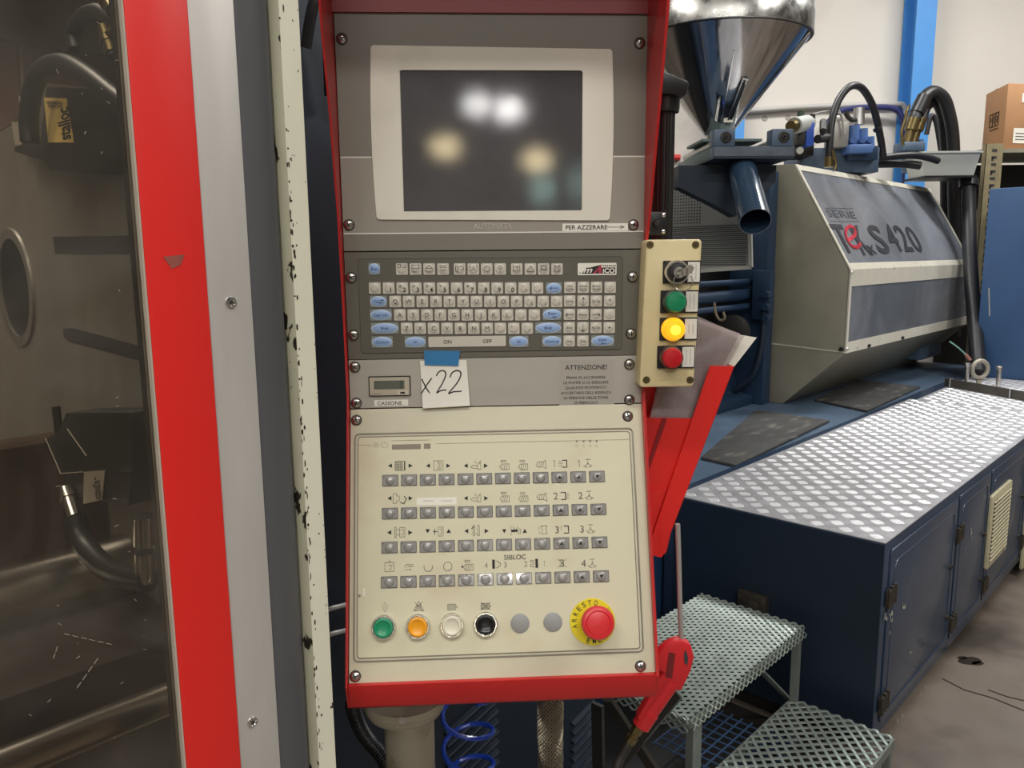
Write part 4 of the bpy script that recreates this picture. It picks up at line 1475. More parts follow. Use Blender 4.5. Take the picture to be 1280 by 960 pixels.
m.cyl(g(791, 921), g(787, 928), 0.0082, 0.0082, 6)
part('brass_fitting', m, brass_m, gun)
m = MB()
pts = catmull([g(788, 926), g(776, 946), g(768, 970), g(760, 1010, yg + .03)], 12)
m.tube(pts, 0.0062, 10, sub=1)
for i in range(0, len(pts) - 1):
    d = (pts[min(i + 1, len(pts) - 1)] - pts[i]).normalized()
    m.lathe([(0.0070, -0.0012), (0.0074, 0), (0.0070, 0.0012)], pts[i], d, 12)
part('hose_spring', m, inner_dark, gun)
m = MB().tube([g(822, 846, 0.004), g(818, 852, 0.004), g(816, 862, 0.006), g(819, 872, 0.004), g(824, 870, 0.002), g(824, 858, 0.0), g(819, 850, 0.004)], 0.0022, 8)
part('steel_hook', m, screw_m, gun)

# ================================================================== PEDESTAL, HOSES below the console
def pb(px, py, y):
    h = P.hit(px, py, 1, y)
    return Vector((h[0], y, h[2]))


yq = 0.115
ped = thing('console_pedestal', 'grey cream round pedestal tube with flange under the console', 'pedestal', P, (pb(510, 920, yq)[0], yq, P.l((0, 0, 0.0))[2] + 0.005))
c_ = pb(507, 908, yq)
rfl = 0.066
zf = P.hit(507, 897, 1, yq - rfl)[2]
m = MB().lathe([(rfl, 0.0), (rfl, -0.012), (rfl * 0.97, -0.014), (rfl * .97, -0.018), (rfl * 0.90, -0.026), (rfl * .55, -0.034)], (c_[0], yq, zf), (0, 0, 1), 48)
part('flange', m, ped_m, ped)
part('bolt', MB().lathe([(0.006, 0), (0.006, -0.004), (0, -0.005)], (0, 0, 0), (0, -1, 0), 6), screw_m, ped, at=(c_[0] + 0.002, yq - rfl, zf - 0.005))
part('tube', MB().lathe([(0.040, -0.03), (0.040, P.l((0, 0, 0))[2] - zf + 0.02)], (c_[0] + .006, yq, zf), (0, 0, 1), 40), ped_m, ped)
part('foot_plate', MB().lathe([(0.14, 0.005), (0.14, 0.02), (0.04, 0.02)], (c_[0] + .006, yq, P.l((0, 0, 0))[2]), (0, 0, 1), 32), ped_m, ped)

# coiled blue hose
m = MB()
pts = []
yb_ = 0.17
c0 = pb(585, 915, yb_)
turns = 9
for k in range(turns * 16):
    t = k / 16
    a_ = 2 * PI * t
    pts.append(Vector((c0[0] + 0.043 * math.cos(a_ - 1.2), yb_ + 0.043 * math.sin(a_ - 1.2), c0[2] + 0.075 - 0.062 * t)))
m.tube(pts, 0.0042, 8, sub=1)
single('coiled_air_hose', m, hose_blue, P, 'glossy blue coiled air hose hanging under the console', 'hose')
# braided conduit
yc = 0.14
c_ = pb(688, 920, yc)
bc = thing('braided_conduit', 'thick braided steel cable conduit running down below the console', 'cable', P, (c_[0], yc, P.l((0, 0, 0))[2]))
zlo = P.l((0, 0, 0.01))[2]
zhi = Lb[2] - 0.05
part('core', MB().cyl((c_[0], yc, zlo), (c_[0], yc, zhi), 0.0195, seg=24), inner_dark, bc)
m = MB()
zlo2 = zhi - 0.30
for hand_ in (1, -1):
    for s_ in range(22):
        ph = 2 * PI * s_ / 22
        pts = []
        nseg = 40
        for k in range(nseg + 1):
            t = k / nseg
            a_ = ph + hand_ * t * 2 * PI * 1.9
            r_ = 0.0205 + 0.0006 * math.sin(t * nseg * 0.8 + s_ + (0 if hand_ > 0 else PI))
            pts.append(Vector((c_[0] + r_ * math.cos(a_), yc + r_ * math.sin(a_), zhi + (zlo2 - zhi) * t)))
        m.tube(pts, 0.0013, 4, sub=1)
part('braid', m, braid_m, bc, kind='stuff')
# dark corrugated cable loop left of pedestal
m = MB()
pts = catmull([pb(440, 880, .16), pb(448, 905, .17), pb(460, 925, .18), pb(480, 950, .19), pb(490, 990, .2)], 10)
m.tube(pts, 0.011, 12, sub=1)
for i in range(len(pts) - 1):
    m.lathe([(0.0115, -0.0022), (0.0130, 0), (0.0115, 0.0022)], pts[i], (pts[i + 1] - pts[i]), 12)
single('corrugated_cable', m, rubber_m, P, 'black corrugated cable curving behind the console pedestal', 'cable')

# ================================================================== CLAMP UNIT COVER (navy, behind the console)
def mu(px, py, u_):
    return M.hit(px, py, 0, u_)


def mv(px, py, v_):
    return M.hit(px, py, 1, v_)


def mz(px, py, z_):
    return M.hit(px, py, 2, z_)


v0 = 0.45
uR = mv(742, 900, v0)[0]
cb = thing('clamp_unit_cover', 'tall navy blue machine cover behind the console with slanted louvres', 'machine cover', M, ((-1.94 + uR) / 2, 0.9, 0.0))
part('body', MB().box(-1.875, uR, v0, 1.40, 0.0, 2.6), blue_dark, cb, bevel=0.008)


def louvre(u0, u1, zz, parent, v_, mat=blue_dark, sl=-0.25):
    m = MB()
    pr_ = [(v_, zz), (v_ - 0.010, zz - 0.003), (v_ - 0.012, zz - 0.006), (v_ + 0.002, zz - 0.012)]
    for (p_, dz) in ((u0, 0), (u1, 0)):
        pass
    dz = (u1 - u0) * sl
    A = [(u0, y, z) for y, z in pr_]
    B = [(u1, y, z - dz) for y, z in pr_]
    n_ = len(pr_)
    m.add(A + B, [list(range(n_)), list(range(2 * n_ - 1, n_ - 1, -1))] + [(i, (i + 1) % n_, n_ + (i + 1) % n_, n_ + i) for i in range(n_)])
    part('louvre', m, mat, parent)


ua, ub = mv(556, 930, v0)[0], mv(620, 930, v0)[0]
for k in range(9):
    louvre(ua, ub, mv(590, 905, v0)[2] - 0.026 * k + 0.02, cb, v0)
ua, ub = mv(714, 930, v0)[0], mv(739, 930, v0)[0]
for k in range(9):
    louvre(ua, ub, mv(730, 905, v0)[2] - 0.026 * k + 0.03, cb, v0)
# bright edged cables between post and console
m = MB()
for dy in (0, 32):
    m.tube([mv(372, 770 + dy, v0 - .06), mv(400, 765 + dy, v0 - .05), mv(416, 760 + dy, v0 - .06), mv(450, 752 + dy, v0 - .03)], 0.0045, 8)
single('steel_pipe_pair', m, brushed, M, 'two thin steel pipes crossing between the cream post and the console', 'pipe')
m = MB().tube([mv(382, 60, v0 - .04), mv(392, 5, v0 - .06), mv(402, 0, v0 - .06), mv(408, 30, v0 - .05), mv(412, 120, v0 - .03)], 0.009, 10)
single('black_cable', m, rubber_m, M, 'black cable looping at the top between the cream post and console', 'cable')

# ================================================================== GUARD DOOR
V = 0.0
zd0, zd1 = 0.30, 2.15
gd = thing('guard_door', 'sliding machine guard door with smoked window, red stripe and aluminium edge', 'door', M, (-2.3, 0.01, zd0))
part('window_pane', MB().box(-2.9, -2.118, 0.004, 0.009, zd0, zd1), door_glass, gd, smooth=False)
m = MB().box(-2.1315, -2.0735, -0.004, 0.018, zd0, zd1, 0)
sm_ = MB()
random.seed(5)
for k in range(34):
    px, py = random.choice([(random.gauss(150, 14), random.uniform(330, 940)), (random.uniform(10, 190), random.uniform(560, 900)), (random.gauss(110, 20), random.gauss(100, 60))])
    if px > 150 + py * .07:
        continue
    h_ = mv(px, py, 0.0035)
    L_ = random.uniform(.0006, .004)
    a_ = random.uniform(-1.2, 1.2)
    sm_.bar((h_[0], 0.0036, h_[2]), (h_[0] + L_ * math.cos(a_), 0.0036, h_[2] + L_ * math.sin(a_)), .0005, .0004, up=(0, 1, 0))
for (A, B, n_) in (((132, 792), (236, 806), 6), ((205, 822), (158, 862), 4), ((120, 808), (110, 825), 2)):
    for k in range(n_):
        t0, t1 = k / n_ + .02, (k + .8) / n_
        p_ = [mv(A[0] * .6 + (B[0] - A[0]) * .6 * t + 0, A[1] + (B[1] - A[1]) * t, .0035) for t in (t0, t1)]
        sm_.bar(p_[0], p_[1], .0005, .0008, up=(0, 1, 0))
part('scratches', sm_, pmat('scratch_white', hexc('#8f887a'), 0.6), gd, kind='stuff')
rs = part('red_stripe', m, red_film, gd, bevel=0.0012)
q = [mv(204, 321, -0.0045), mv(231, 318, -0.0045), mv(226, 331, -0.0045), mv(215, 336, -0.0045)]
part('scuff_mark', MB().prism(q, (0, 0.0004, 0)), pmat('scuffed_brown', hexc('#8c4a42'), 0.6, var=0.2, vscale=60), rs)
part('stripe_mask', MB().box(-2.1315, -2.0735, 0.0185, 0.030, zd0, zd1), inner_dark, gd)  # dark backing added to hide the stripe's red from the tie bar's reflection
part('pane_gasket', MB().box(-2.1335, -2.1317, -0.003, 0.012, zd0, zd1), pmat('pale_gasket', hexc('#b3a99a'), 0.5), gd)
als = part('aluminium_edge', MB().box(-2.0730, -2.0262, -0.002, 0.03, zd0, zd1), alu_strip, gd, bevel=0.001)
for px, py in ((289, 378), (316, 903)):
    h = mv(px, py, -0.003)
    m = MB().lathe([(0.0062, 0), (0.0056, 0.0016), (0.0036, 0.0022), (0.0030, 0.0012), (0, 0.0012)], (0, 0, 0), (0, -1, 0), 20, m=0)
    m.lathe([(0.0022, 0.0013), (0, 0.0015)], (0, 0, 0), (0, -1, 0), 12, m=1)
    part('rivet', m, [chrome, screw_dark], als, at=(h[0], -0.002, h[2]))
m = MB()
pr_ = [(-2.0258, 0.0), (-2.022, -0.002), (-1.996, -0.002), (-1.990, 0.004), (-1.986, 0.006), (-1.983, 0.012), (-1.983, 0.03), (-2.0258, 0.03)]
m.prism([(a_, b_, zd0) for a_, b_ in pr_], (0, 0, zd1 - zd0))
part('rubber_seal', m, seal_m, gd, angle=50)

cp = thing('machine_post', 'cream painted steel post with chipped edge beside the guard door', 'post', M, (-1.966, 0.02, 0.0))
m = MB()
pr_ = [(-1.9805, 0.012), (-1.9745, 0.002), (-1.9735, 0.002), (-1.9515, 0.002), (-1.9495, 0.005), (-1.9495, 0.055), (-1.9805, 0.055)]
for i in range(len(pr_)):
    j = (i + 1) % len(pr_)
    a_, b_ = pr_[i], pr_[j]
    m.add([(a_[0], a_[1], 0), (b_[0], b_[1], 0), (b_[0], b_[1], 2.2), (a_[0], a_[1], 2.2)], [(0, 1, 2, 3)], 1 if i in (0, 6) else 0)
m.add([(a_, b_, 0) for a_, b_ in pr_], [list(range(len(pr_)))], 0)
m.add([(a_, b_, 2.2) for a_, b_ in pr_], [list(range(len(pr_)))], 0)
part('profile', m, [post_cream, post_chip], cp, angle=20)
# irregular chips along its edge
m = MB()
random.seed(11)
for k in range(95):
    zz = random.choice([random.uniform(1.0, 1.86), random.uniform(1.0, 1.35), random.gauss(1.62, 0.05), random.gauss(1.40, 0.08)])
    uu = -1.9745 + abs(random.gauss(0, 0.0028))
    if uu > -1.953:
        continue
    w_, h_ = random.uniform(0.0006, 0.0018), random.uniform(0.0010, 0.0055)
    n_ = 7
    m.poly([(uu + w_ * math.cos(2 * PI * i / n_) * random.uniform(.5, 1), 0.0017, zz + h_ * math.sin(2 * PI * i / n_) * random.uniform(.5, 1)) for i in range(n_)])
for k in range(26):
    zz = random.uniform(1.0, 1.86)
    uu = random.choice([random.uniform(-1.973, -1.953), -1.9525])
    w_, h_ = random.uniform(0.0003, 0.0009), random.uniform(0.0004, 0.0018)
    m.poly([(uu + w_ * math.cos(2 * PI * i / 6), 0.0017, zz + h_ * math.sin(2 * PI * i / 6)) for i in range(6)])
part('bare_spots', m, pmat('bare_dark_metal', hexc('#2a2218'), 0.6), cp, kind='stuff', smooth=False)

# ================================================================== INSIDE THE CLAMP UNIT (seen through the door pane)
up = -1.975
pt = thing('fixed_platen', 'large machined steel platen with a round bore behind the door window', 'machine platen', M, (up + .04, 0.7, 0.1))
bc_ = mu(20, 360, up)
R0 = abs(mu(22, 294, up)[2] - mu(26, 417, up)[2]) / 2
# plate with a real bore: ring of quads from bore to outer rectangle
y0_, y1_, z0_, z1_ = 0.17, 1.35, 0.25, 2.35
m = MB()
N_ = 64
ri_, ro_ = [], []
for k in range(N_):
    a_ = 2 * PI * k / N_
    dx, dz = math.cos(a_), math.sin(a_)
    ri_.append((bc_[1] + R0 * dx, bc_[2] + R0 * dz))
    tx = ((y1_ - bc_[1]) / dx) if dx > 1e-9 else ((y0_ - bc_[1]) / dx if dx < -1e-9 else 1e9)
    tz = ((z1_ - bc_[2]) / dz) if dz > 1e-9 else ((z0_ - bc_[2]) / dz if dz < -1e-9 else 1e9)
    t = min(tx, tz)
    ro_.append((bc_[1] + dx * t, bc_[2] + dz * t))
vs = [(up, a_, b_) for a_, b_ in ri_] + [(up, a_, b_) for a_, b_ in ro_] + [(up + .09, a_, b_) for a_, b_ in ri_] + [(up + .09, a_, b_) for a_, b_ in ro_]
fs = []
for i in range(N_):
    j = (i + 1) % N_
    fs += [(i, j, N_ + j, N_ + i), (2 * N_ + i, 2 * N_ + j, 3 * N_ + j, 3 * N_ + i), (i, j, 2 * N_ + j, 2 * N_ + i), (N_ + i, N_ + j, 3 * N_ + j, 3 * N_ + i)]
m.add(vs, fs)
m.mi = [1 if k % 4 == 2 else 0 for k in range(len(m.f))]
part('plate', m, [platen_m, inner_dark], pt)
m = MB()
m.lathe([(R0 * 1.0, 0.0), (R0 * 1.0, 0.005), (R0 * 1.20, 0.005), (R0 * 1.22, 0.0)], (up + 0.0005, bc_[1], bc_[2]), (-1, 0, 0), 64, cap=False)
part('bore_ring', m, pmat('ring_steel', (0.20, 0.185, 0.165), 0.42, 0.5, var=0.2, vscale=10), pt)
part('bore_back', MB().box(up + .085, up + .09, bc_[1] - R0 * 1.05, bc_[1] + R0 * 1.05, bc_[2] - R0 * 1.05, bc_[2] + R0 * 1.05), inner_dark, pt)
for pts_ in ([(66, 296), (182, 294), (182, 318), (69, 317)], [(79, 411), (90, 410), (140, 423), (190, 437), (190, 455), (140, 441), (86, 427), (79, 420)]):
    m = MB().prism([tuple(mu(px, py, up - 0.0008)) for px, py in pts_], (0.0004, 0, 0))
    part('slot', m, inner_dark, pt)
m = MB().prism([tuple(mu(px, py, up - 0.001)) for px, py in [(-60, 48), (22, 54), (26, 130), (30, 145), (-60, 200)]], (0.0006, 0, 0))
part('reddish_patch', m, inner_red, pt)  # flat reddish-brown patch laid on the platen
m = MB().prism([tuple(mu(px, py, up - 0.001)) for px, py in [(28, 55), (165, 76), (165, 115), (30, 100)]], (0.0006, 0, 0))
part('reddish_patch', m, inner_red, pt)
# cross beam at the top
m = MB().prism([tuple(mu(px, py, up - 0.05)) for px, py in [(-80, 42), (0, 48), (100, 66), (165, 72), (165, -60), (-80, -60)]], (0.049, 0, 0))
single('top_guide_block', m, inner_dark, M, 'dark steel block at the top behind the door window', 'machine part', bevel=0.004)


def mq(px, py, du):
    return Vector(tuple(mu(px, py, up - du * 0.75)))


def sensor(pl_, name, label, lab, body, labm, rot):
    t_ = thing(name, label, 'sensor', M, body[0])
    m_ = MB().prism(body, (0.04, 0, 0))
    part('housing', m_, inner_dark, t_, bevel=0.003)
    return t_


# upper sensor box with yellow label
bod = [mq(18, 182, .05), mq(18, 190, .05), mq(52, 200, .05), mq(62, 212, .05), mq(90, 215, .05), mq(165, 218, .05), mq(165, 112, .05), mq(105, 110, .05), mq(58, 108, .05), mq(50, 175, .05)]
t_ = thing('limit_switch', 'black limit switch with a gold label behind the upper door window', 'switch', M, bod[0])
part('housing', MB().prism(bod, (0.048, 0, 0)), inner_dark, t_, bevel=0.002)
q = [mq(60, 178, .0525), mq(91, 178, .0525), mq(82, 123, .0525), mq(55, 122, .0525)]
lab = part('gold_label', MB().prism(q, (0.0015, 0, 0)), label_yel, t_)


def lab_txt(txt, A, B, h, rot_m, off=0.0):
    """lettering on a label lying in a u-plane, running from A to B"""
    A, B = Vector(A), Vector(B)
    d = (B - A)
    n_ = Vector((0, -d.z, d.y)).normalized()
    if n_.y > 0:
        n_ = -n_
    vs_, fs_ = text_mesh(txt, off)
    x0_, x1_ = min(v[0] for v in vs_), max(v[0] for v in vs_)
    m_ = MB()
    k_ = h / 0.69
    sgn = rot_m
    m_.add([A + d * ((a_ - x0_) / (x1_ - x0_)) + n_ * (sgn * (b_ - 0.345) * k_) for a_, b_ in vs_], fs_)
    return m_


m = lab_txt('stalloc', mq(81.5, 175, .053), mq(78, 135, .053), 0.046, -1, 0.03)
part('label_lettering', m, ink, lab, smooth=False)
m = MB()
for k in range(4):
    m.bar(mq(57 + k * 1.2, 127 + k * 2.2, .053), mq(78, 127 + k * 2.2, .053), 0.0006, 0.0006)
part('label_rules', m, ink_soft, lab)
part('white_edge', MB().prism([mq(14, 152, .03), mq(22, 152, .03), mq(30, 176, .03), mq(20, 190, .03)], (0.006, 0, 0)), label_gry, t_)
part('white_edge', MB().prism([mq(23, 120, .03), mq(31, 120, .03), mq(34, 140, .03), mq(26, 150, .03)], (0.006, 0, 0)), label_gry, t_)
# thick black hose arching over the switch
m = MB().tube([mq(38, 178, .09), mq(36, 150, .09), mq(42, 108, .09), mq(55, 86, .09), mq(80, 80, .09), (mq(110, 95, .09)), mq(140, 118, .085), mq(170, 142, .08)], 0.0135, 14)
single('control_cable', m, rubber_m, M, 'thick black cable arching over the gold labelled limit switch', 'cable')
m = MB().tube([mq(95, 62, .07), mq(92, 40, .07), mq(105, 20, .07), mq(125, 15, .07), mq(148, 30, .07)], 0.010, 12)
single('bent_hose', m, rubber_m, M, 'black bent hose at the top right of the door window', 'hose')
for i, (A, B) in enumerate([((128, -8), (143, 14)), ((131, 35), (142, 68))]):
    m = MB()
    a_, b_ = mq(*A, .10), mq(*B, .10)
    m.cyl(a_, b_, 0.0085, 0.0095, 18, m=0)
    m.cyl(a_ + (b_ - a_) * .45, a_ + (b_ - a_) * .6, 0.0105, seg=18, m=0)
    m.cyl(b_, b_ + (b_ - a_) * .12, 0.0075, seg=18, m=1)
    if i:
        m.cyl(a_ + (b_ - a_) * .3, a_ + (b_ - a_) * .3 + Vector((0, -0.05, 0)), 0.006, seg=12, m=0)
    single('hose_fitting', m, [brass_m, inner_dark], M, ['dull brass hose fitting at the very top of the door window', 'dull brass elbow fitting just below the topmost one in the door window'][i], 'fitting')

# lower sensor
bod = [mq(57, 548, .12), mq(76, 592, .12), mq(165, 590, .12), mq(165, 515, .12), mq(82, 516, .12), mq(72, 540, .12)]
bod2 = [mq(80, 588, .118), mq(164, 588, .118), mq(160, 632, .118), mq(80, 620, .118)]
t_ = thing('lower_limit_switch', 'dark limit switch with a grey label behind the lower door window', 'switch', M, bod[0])
part('lower_housing', MB().prism(bod2, (0.04, 0, 0)), inner_dark, t_, bevel=0.002)
part('housing', MB().prism(bod, (0.05, 0, 0)), pmat('green_black_housing', (0.012, 0.016, 0.012), 0.5), t_, bevel=0.002)
q = [mq(104, 630, .1225), mq(127, 625, .1225), mq(131, 588, .1225), mq(105, 590, .1225)]
lab = part('grey_label', MB().prism(q, (0.0015, 0, 0)), label_gry, t_)
part('label_lettering', lab_txt('stalloc', mq(121.5, 624, .123), mq(119.5, 597, .123), 0.030, -1, 0.02), ink, lab, smooth=False)
part('actuator_rod', MB().cyl(mq(70, 508, .11), mq(74, 545, .11), 0.006, seg=12), inner_dark, t_)
part('edge_trim', MB().tube([mq(57, 548, .122), mq(76, 592, .122), mq(104, 590, .122)], 0.0008, 6, sub=1).tube([mq(84, 536, .122), mq(108, 570, .122)], 0.0008, 6, sub=1), label_gry, t_)
m = MB()
a_, b_ = mq(82, 610, .13), mq(94, 646, .13)
m.cyl(a_, b_, 0.0105, 0.0125, 18)
m.cyl(a_ + (b_ - a_) * .2, a_ + (b_ - a_) * .35, 0.0135, seg=18)
part('cable_gland', m, tie_m, t_)
m = MB().tube([mq(94, 645, .13), mq(100, 668, .13), mq(112, 690, .13), mq(135, 712, .13), mq(160, 722, .13), mq(185, 725, .12)], 0.0155, 14)
single('drag_hose', m, rubber_m, M, 'dark hose curving down from the lower limit switch', 'hose')
for i, (px, py) in enumerate([(182, 645), (184, 690)]):
    a_, b_ = mq(px - 3, py, .12), mq(px - 2, py + 36, .12)
    single('bolt_head', MB().lathe([(0.0125, 0), (0.0125, (b_ - a_).length), (0.006, (b_ - a_).length)], b_, (a_ - b_), 16), tie_m, M,
           ['upper of two cap bolts beside the red stripe low in the window', 'lower of two cap bolts beside the red stripe low in the window'][i], 'bolt', group='cap bolts low in the window')

# tie bars (along the machine axis) in front of the platen
def tie(px, py, v_, r_, name, label, mat=tie_m, u1_=None):
    h = mv(px, py, v_)
    m_ = MB().cyl((-4.2, v_, h[2]), (u1_ if u1_ is not None else up - .001, v_, h[2]), r_, seg=40)
    
    single(name, m_, mat, M, label, 'machine part')


tie(40, 748, 0.56, 0.066, 'tie_bar', 'polished steel tie bar running across the lower door window')
tie(60, 935, 0.14, 0.020, 'guide_rail', 'thin brown steel rail in the bottom corner of the door window')
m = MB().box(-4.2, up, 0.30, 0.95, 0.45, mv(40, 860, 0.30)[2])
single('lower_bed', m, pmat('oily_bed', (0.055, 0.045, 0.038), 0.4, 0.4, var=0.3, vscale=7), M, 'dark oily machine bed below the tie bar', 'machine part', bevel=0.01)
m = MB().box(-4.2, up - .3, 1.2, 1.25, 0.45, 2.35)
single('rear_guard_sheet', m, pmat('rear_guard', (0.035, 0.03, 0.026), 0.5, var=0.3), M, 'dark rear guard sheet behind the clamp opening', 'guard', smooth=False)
m = MB().box(-4.2, up - .012, 0.62, 0.70, 0.9, mv(10, 560, 0.62)[2])
single('mould_plate', m, pmat('brown_oiled_steel', (0.085, 0.05, 0.028), 0.4, 0.4, var=0.4, vscale=9), M, 'brown oily steel block low on the left of the door window', 'machine part', bevel=0.004)

# ================================================================== MACHINE BASE CABINET
base = thing('machine_cabinet', 'navy blue machine base cabinet with hinged doors and chipped paint', 'machine base', M, (2.6, 0.8, 0.0))
VF = 0.0
m = MB().box(0.0, 3.85, 0.0, 0.78, 0.075, ZT - 0.003)
part('body', m, blue_front, base, bevel=0.003)
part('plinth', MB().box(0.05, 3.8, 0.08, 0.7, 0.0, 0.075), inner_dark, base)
# plain end plate; the end face's shade is put into its darker paint
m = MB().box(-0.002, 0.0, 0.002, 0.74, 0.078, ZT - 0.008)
part('shaded_end_plate', m, blue_dark, base)
# ledge behind the tread plate
part('ledge', MB().box(mv(857, 640, 0.80)[0] + .01, 4.62, 0.78, 2.0, 0.45, ZT - 0.02), blue_grey, base)


def fp(px, py):
    h = M.hit(px, py, 1, -0.001)
    return (h[0], h[2])


doors = [(0.045, 0.775, True), (0.80, 1.255, False), (1.28, 1.96, False), (1.99, 2.66, False), (2.69, 3.4, False)]
zb_, zt_ = 0.115, ZT - 0.035
for i, (u0, u1, hinge) in enumerate(doors):
    m = MB()
    m.prism(xz(rrect(u0, u1, zb_, zt_, 0.018, 3), -0.0), (0, -0.006, 0))
    d_ = part('cabinet_door', m, blue_front, base, bevel=0.002)
    m = MB().tube([(p[0], -0.006, p[1]) for p in rrect(u0 + .04, u1 - .04, zb_ + .03, zt_ - .045, 0.03, 3)], 0.0028, 6, sub=1, closed=True)
    part('pressed_rib', m, blue_front, d_)
    hz_ = [0.185, 0.545]
    for zz in hz_:
        m = MB()
        m.cyl((u0 - .012, -0.012, zz - .03), (u0 - .012, -0.012, zz + .03), 0.007, seg=10)
        m.cyl((u0 + .012, -0.012, zz - .024), (u0 + .012, -0.012, zz + .036), 0.007, seg=10)
        m.cyl((u0 + .036, -0.012, zz - .024), (u0 + .036, -0.012, zz + .036), 0.007, seg=10)
        m.box(u0 - .022, u0 + .045, -0.010, -0.004, zz - .028, zz + .030)
        part('hinge', m, hinge_m, d_)
    for zz in (0.24, 0.44):
        m = MB().lathe([(0.010, 0), (0.010, 0.006), (0.006, 0.008), (0, 0.008)], (u1 - .05, -0.006, zz), (0, -1, 0), 14)
        m.bar((u1 - .058, -0.015, zz + .006), (u1 - .042, -0.015, zz - .006), 0.004, 0.003)
        part('latch', m, hinge_m, d_)


def vent(a, b, i):
    # a = lower left px, b = upper right px (on front face)
    u0, z0 = fp(*a)
    u1, z1 = fp(*b)
    m_ = MB()
    fr_ = rrect(u0, u1, z0, z1, 0.014, 3)
    m_.prism(xz(fr_, -0.006), (0, -0.014, 0))
    t_ = thing('vent_grille', ['cream plastic louvred vent grille on the navy cabinet front', 'cream plastic louvred vent grille cut by the right edge of the photo'][i], 'vent', M, ((u0 + u1) / 2, -0.006, z0))
    part('frame', m_, vent_m, t_, bevel=0.003)
    part('dark_recess', MB().box(u0 + .03, u1 - .03, -0.0207, -0.0200, z0 + .03, z1 - .03), inner_dark, t_)
    n_ = 15
    for k in range(n_):
        zz = z0 + .035 + (z1 - z0 - .07) * k / (n_ - 1)
        m_ = MB().prism([(u0 + .028, -0.0205, zz + .004), (u0 + .028, -0.026, zz - .001), (u0 + .028, -0.0205, zz - .0015)], (u1 - u0 - .056, 0, 0))
        part('slat', m_, vent_m, t_)


vent((1227, 712), (1260, 598), 0)
u0, z0 = fp(1227, 706)
vent((1272, 712), (1290, 640), 1)
# paint chips on the cabinet front
random.seed(3)
m = MB()
for (px, py, n_, sx_, sy_) in ((1112, 768, 5, 3, 8), (1127, 757, 5, 6, 3), (1118, 903, 6, 4, 3), (1130, 893, 6, 6, 4), (1152, 862, 6, 6, 5), (1176, 838, 4, 6, 5), (1206, 803, 4, 4, 4), (1211, 668, 4, 2, 12), (1104, 770, 5, 1.5, 7), (1205, 690, 2, 2, 3), (1135, 815, 2, 2, 2)):
    for k in range(n_):
        qx, qy = px + random.gauss(0, sx_ * .6), py + random.gauss(0, sy_ * .6)
        u_, z_ = fp(qx, qy)
        if not (0.004 < u_ < 3.3 and 0.08 < z_ < ZT - .02):
            continue
        w_, h_ = random.uniform(.004, .010), random.uniform(.004, .014)
        m.poly([(u_ + w_ * math.cos(2 * PI * i / 7) * random.uniform(.4, 1), -0.0085, z_ + h_ * math.sin(2 * PI * i / 7) * random.uniform(.4, 1)) for i in range(7)])
for px, py in ((1110, 772), (1109, 790), (1119, 900), (1125, 894), (1154, 857), (1148, 866)):
    u_, z_ = fp(px, py)
    w_, h_ = .006, .012
    m.poly([(u_ + w_ * math.cos(2 * PI * i / 8) * random.uniform(.3, 1), -0.0088, z_ + h_ * math.sin(2 * PI * i / 8) * random.uniform(.4, 1)) for i in range(8)])
part('chipped_paint', m, chip_m, base, kind='stuff', smooth=False)

# tread plates with raised bars
PLV = 0.738
for (u0, u1, va, vb, nm) in ((0.0, 2.62, 0.0, PLV, 'near'), (2.625, 3.85, 0.0, 0.70, 'far')):
    t_ = thing('tread_plate', 'shiny checkered aluminium tread plate at the %s end of the machine base' % nm, 'tread plate', M, ((u0 + u1) / 2, (va + vb) / 2, ZT - .003), group=None)
    part('sheet', MB().box(u0, u1, va, vb, ZT - 0.003, ZT), tread_base, t_, smooth=False)
    m = MB()
    g_ = 0.047
    nu, nv = int((u1 - u0) / g_), int((vb - va) / g_)
    ou, ov = (u1 - u0 - nu * g_) / 2, (vb - va - nv * g_) / 2
    for i in range(nu):
        for j in range(nv):
            cu, cv = u0 + ou + (i + .5) * g_, va + ov + (j + .5) * g_
            s_ = 1 if (i + j) % 2 else -1
            d = Vector((0.7071, 0.7071 * s_, 0))
            nrm_ = Vector((-d.y, d.x, 0))
            for k in (-2, -1, 0, 1, 2):
                L_ = 0.0205 - abs(k) * 0.0016
                c_ = Vector((cu, cv, 0)) + nrm_ * k * 0.0084
                a_, b_ = c_ - d * L_, c_ + d * L_
                w1 = nrm_ * 0.0017
                w2 = nrm_ * 0.0008
                e_ = d * 0.003
                zt2 = ZT + 0.0012
                q = [(a_.x, a_.y, ZT), ((a_ + e_ + w1).x, (a_ + e_ + w1).y, ZT), ((b_ - e_ + w1).x, (b_ - e_ + w1).y, ZT), (b_.x, b_.y, ZT), ((b_ - e_ - w1).x, (b_ - e_ - w1).y, ZT), ((a_ + e_ - w1).x, (a_ + e_ - w1).y, ZT),
                     ((a_ + e_).x, (a_ + e_).y, zt2), ((b_ - e_).x, (b_ - e_).y, zt2)]
                m.add(q, [(0, 6, 1), (1, 6, 7, 2), (2, 7, 3), (3, 7, 4), (4, 7, 6, 5), (5, 6, 0)])
    part('raised_bars', m, tread_bar, t_, kind='stuff', smooth=False)

# rubber slabs lying on the ledge
for i, pts_ in enumerate([[(876, 571), (920, 581), (1037, 525), (945, 512)], [(1018, 499), (1084, 513), (1150, 483), (1072, 474)]]):
    zz = ZT - 0.02
    q = [mz(px, py, zz + 0.014) for px, py in pts_]
    m = MB().prism([(p[0], p[1], zz + .001) for p in q], (0, 0, 0.013))
    single('rubber_slab', m, mat_slab, M, ['worn dark slab lying on the ledge at the near end of the tread plate', 'dark slab lying on the ledge under the hood edge'][i], 'slab', bevel=0.002)

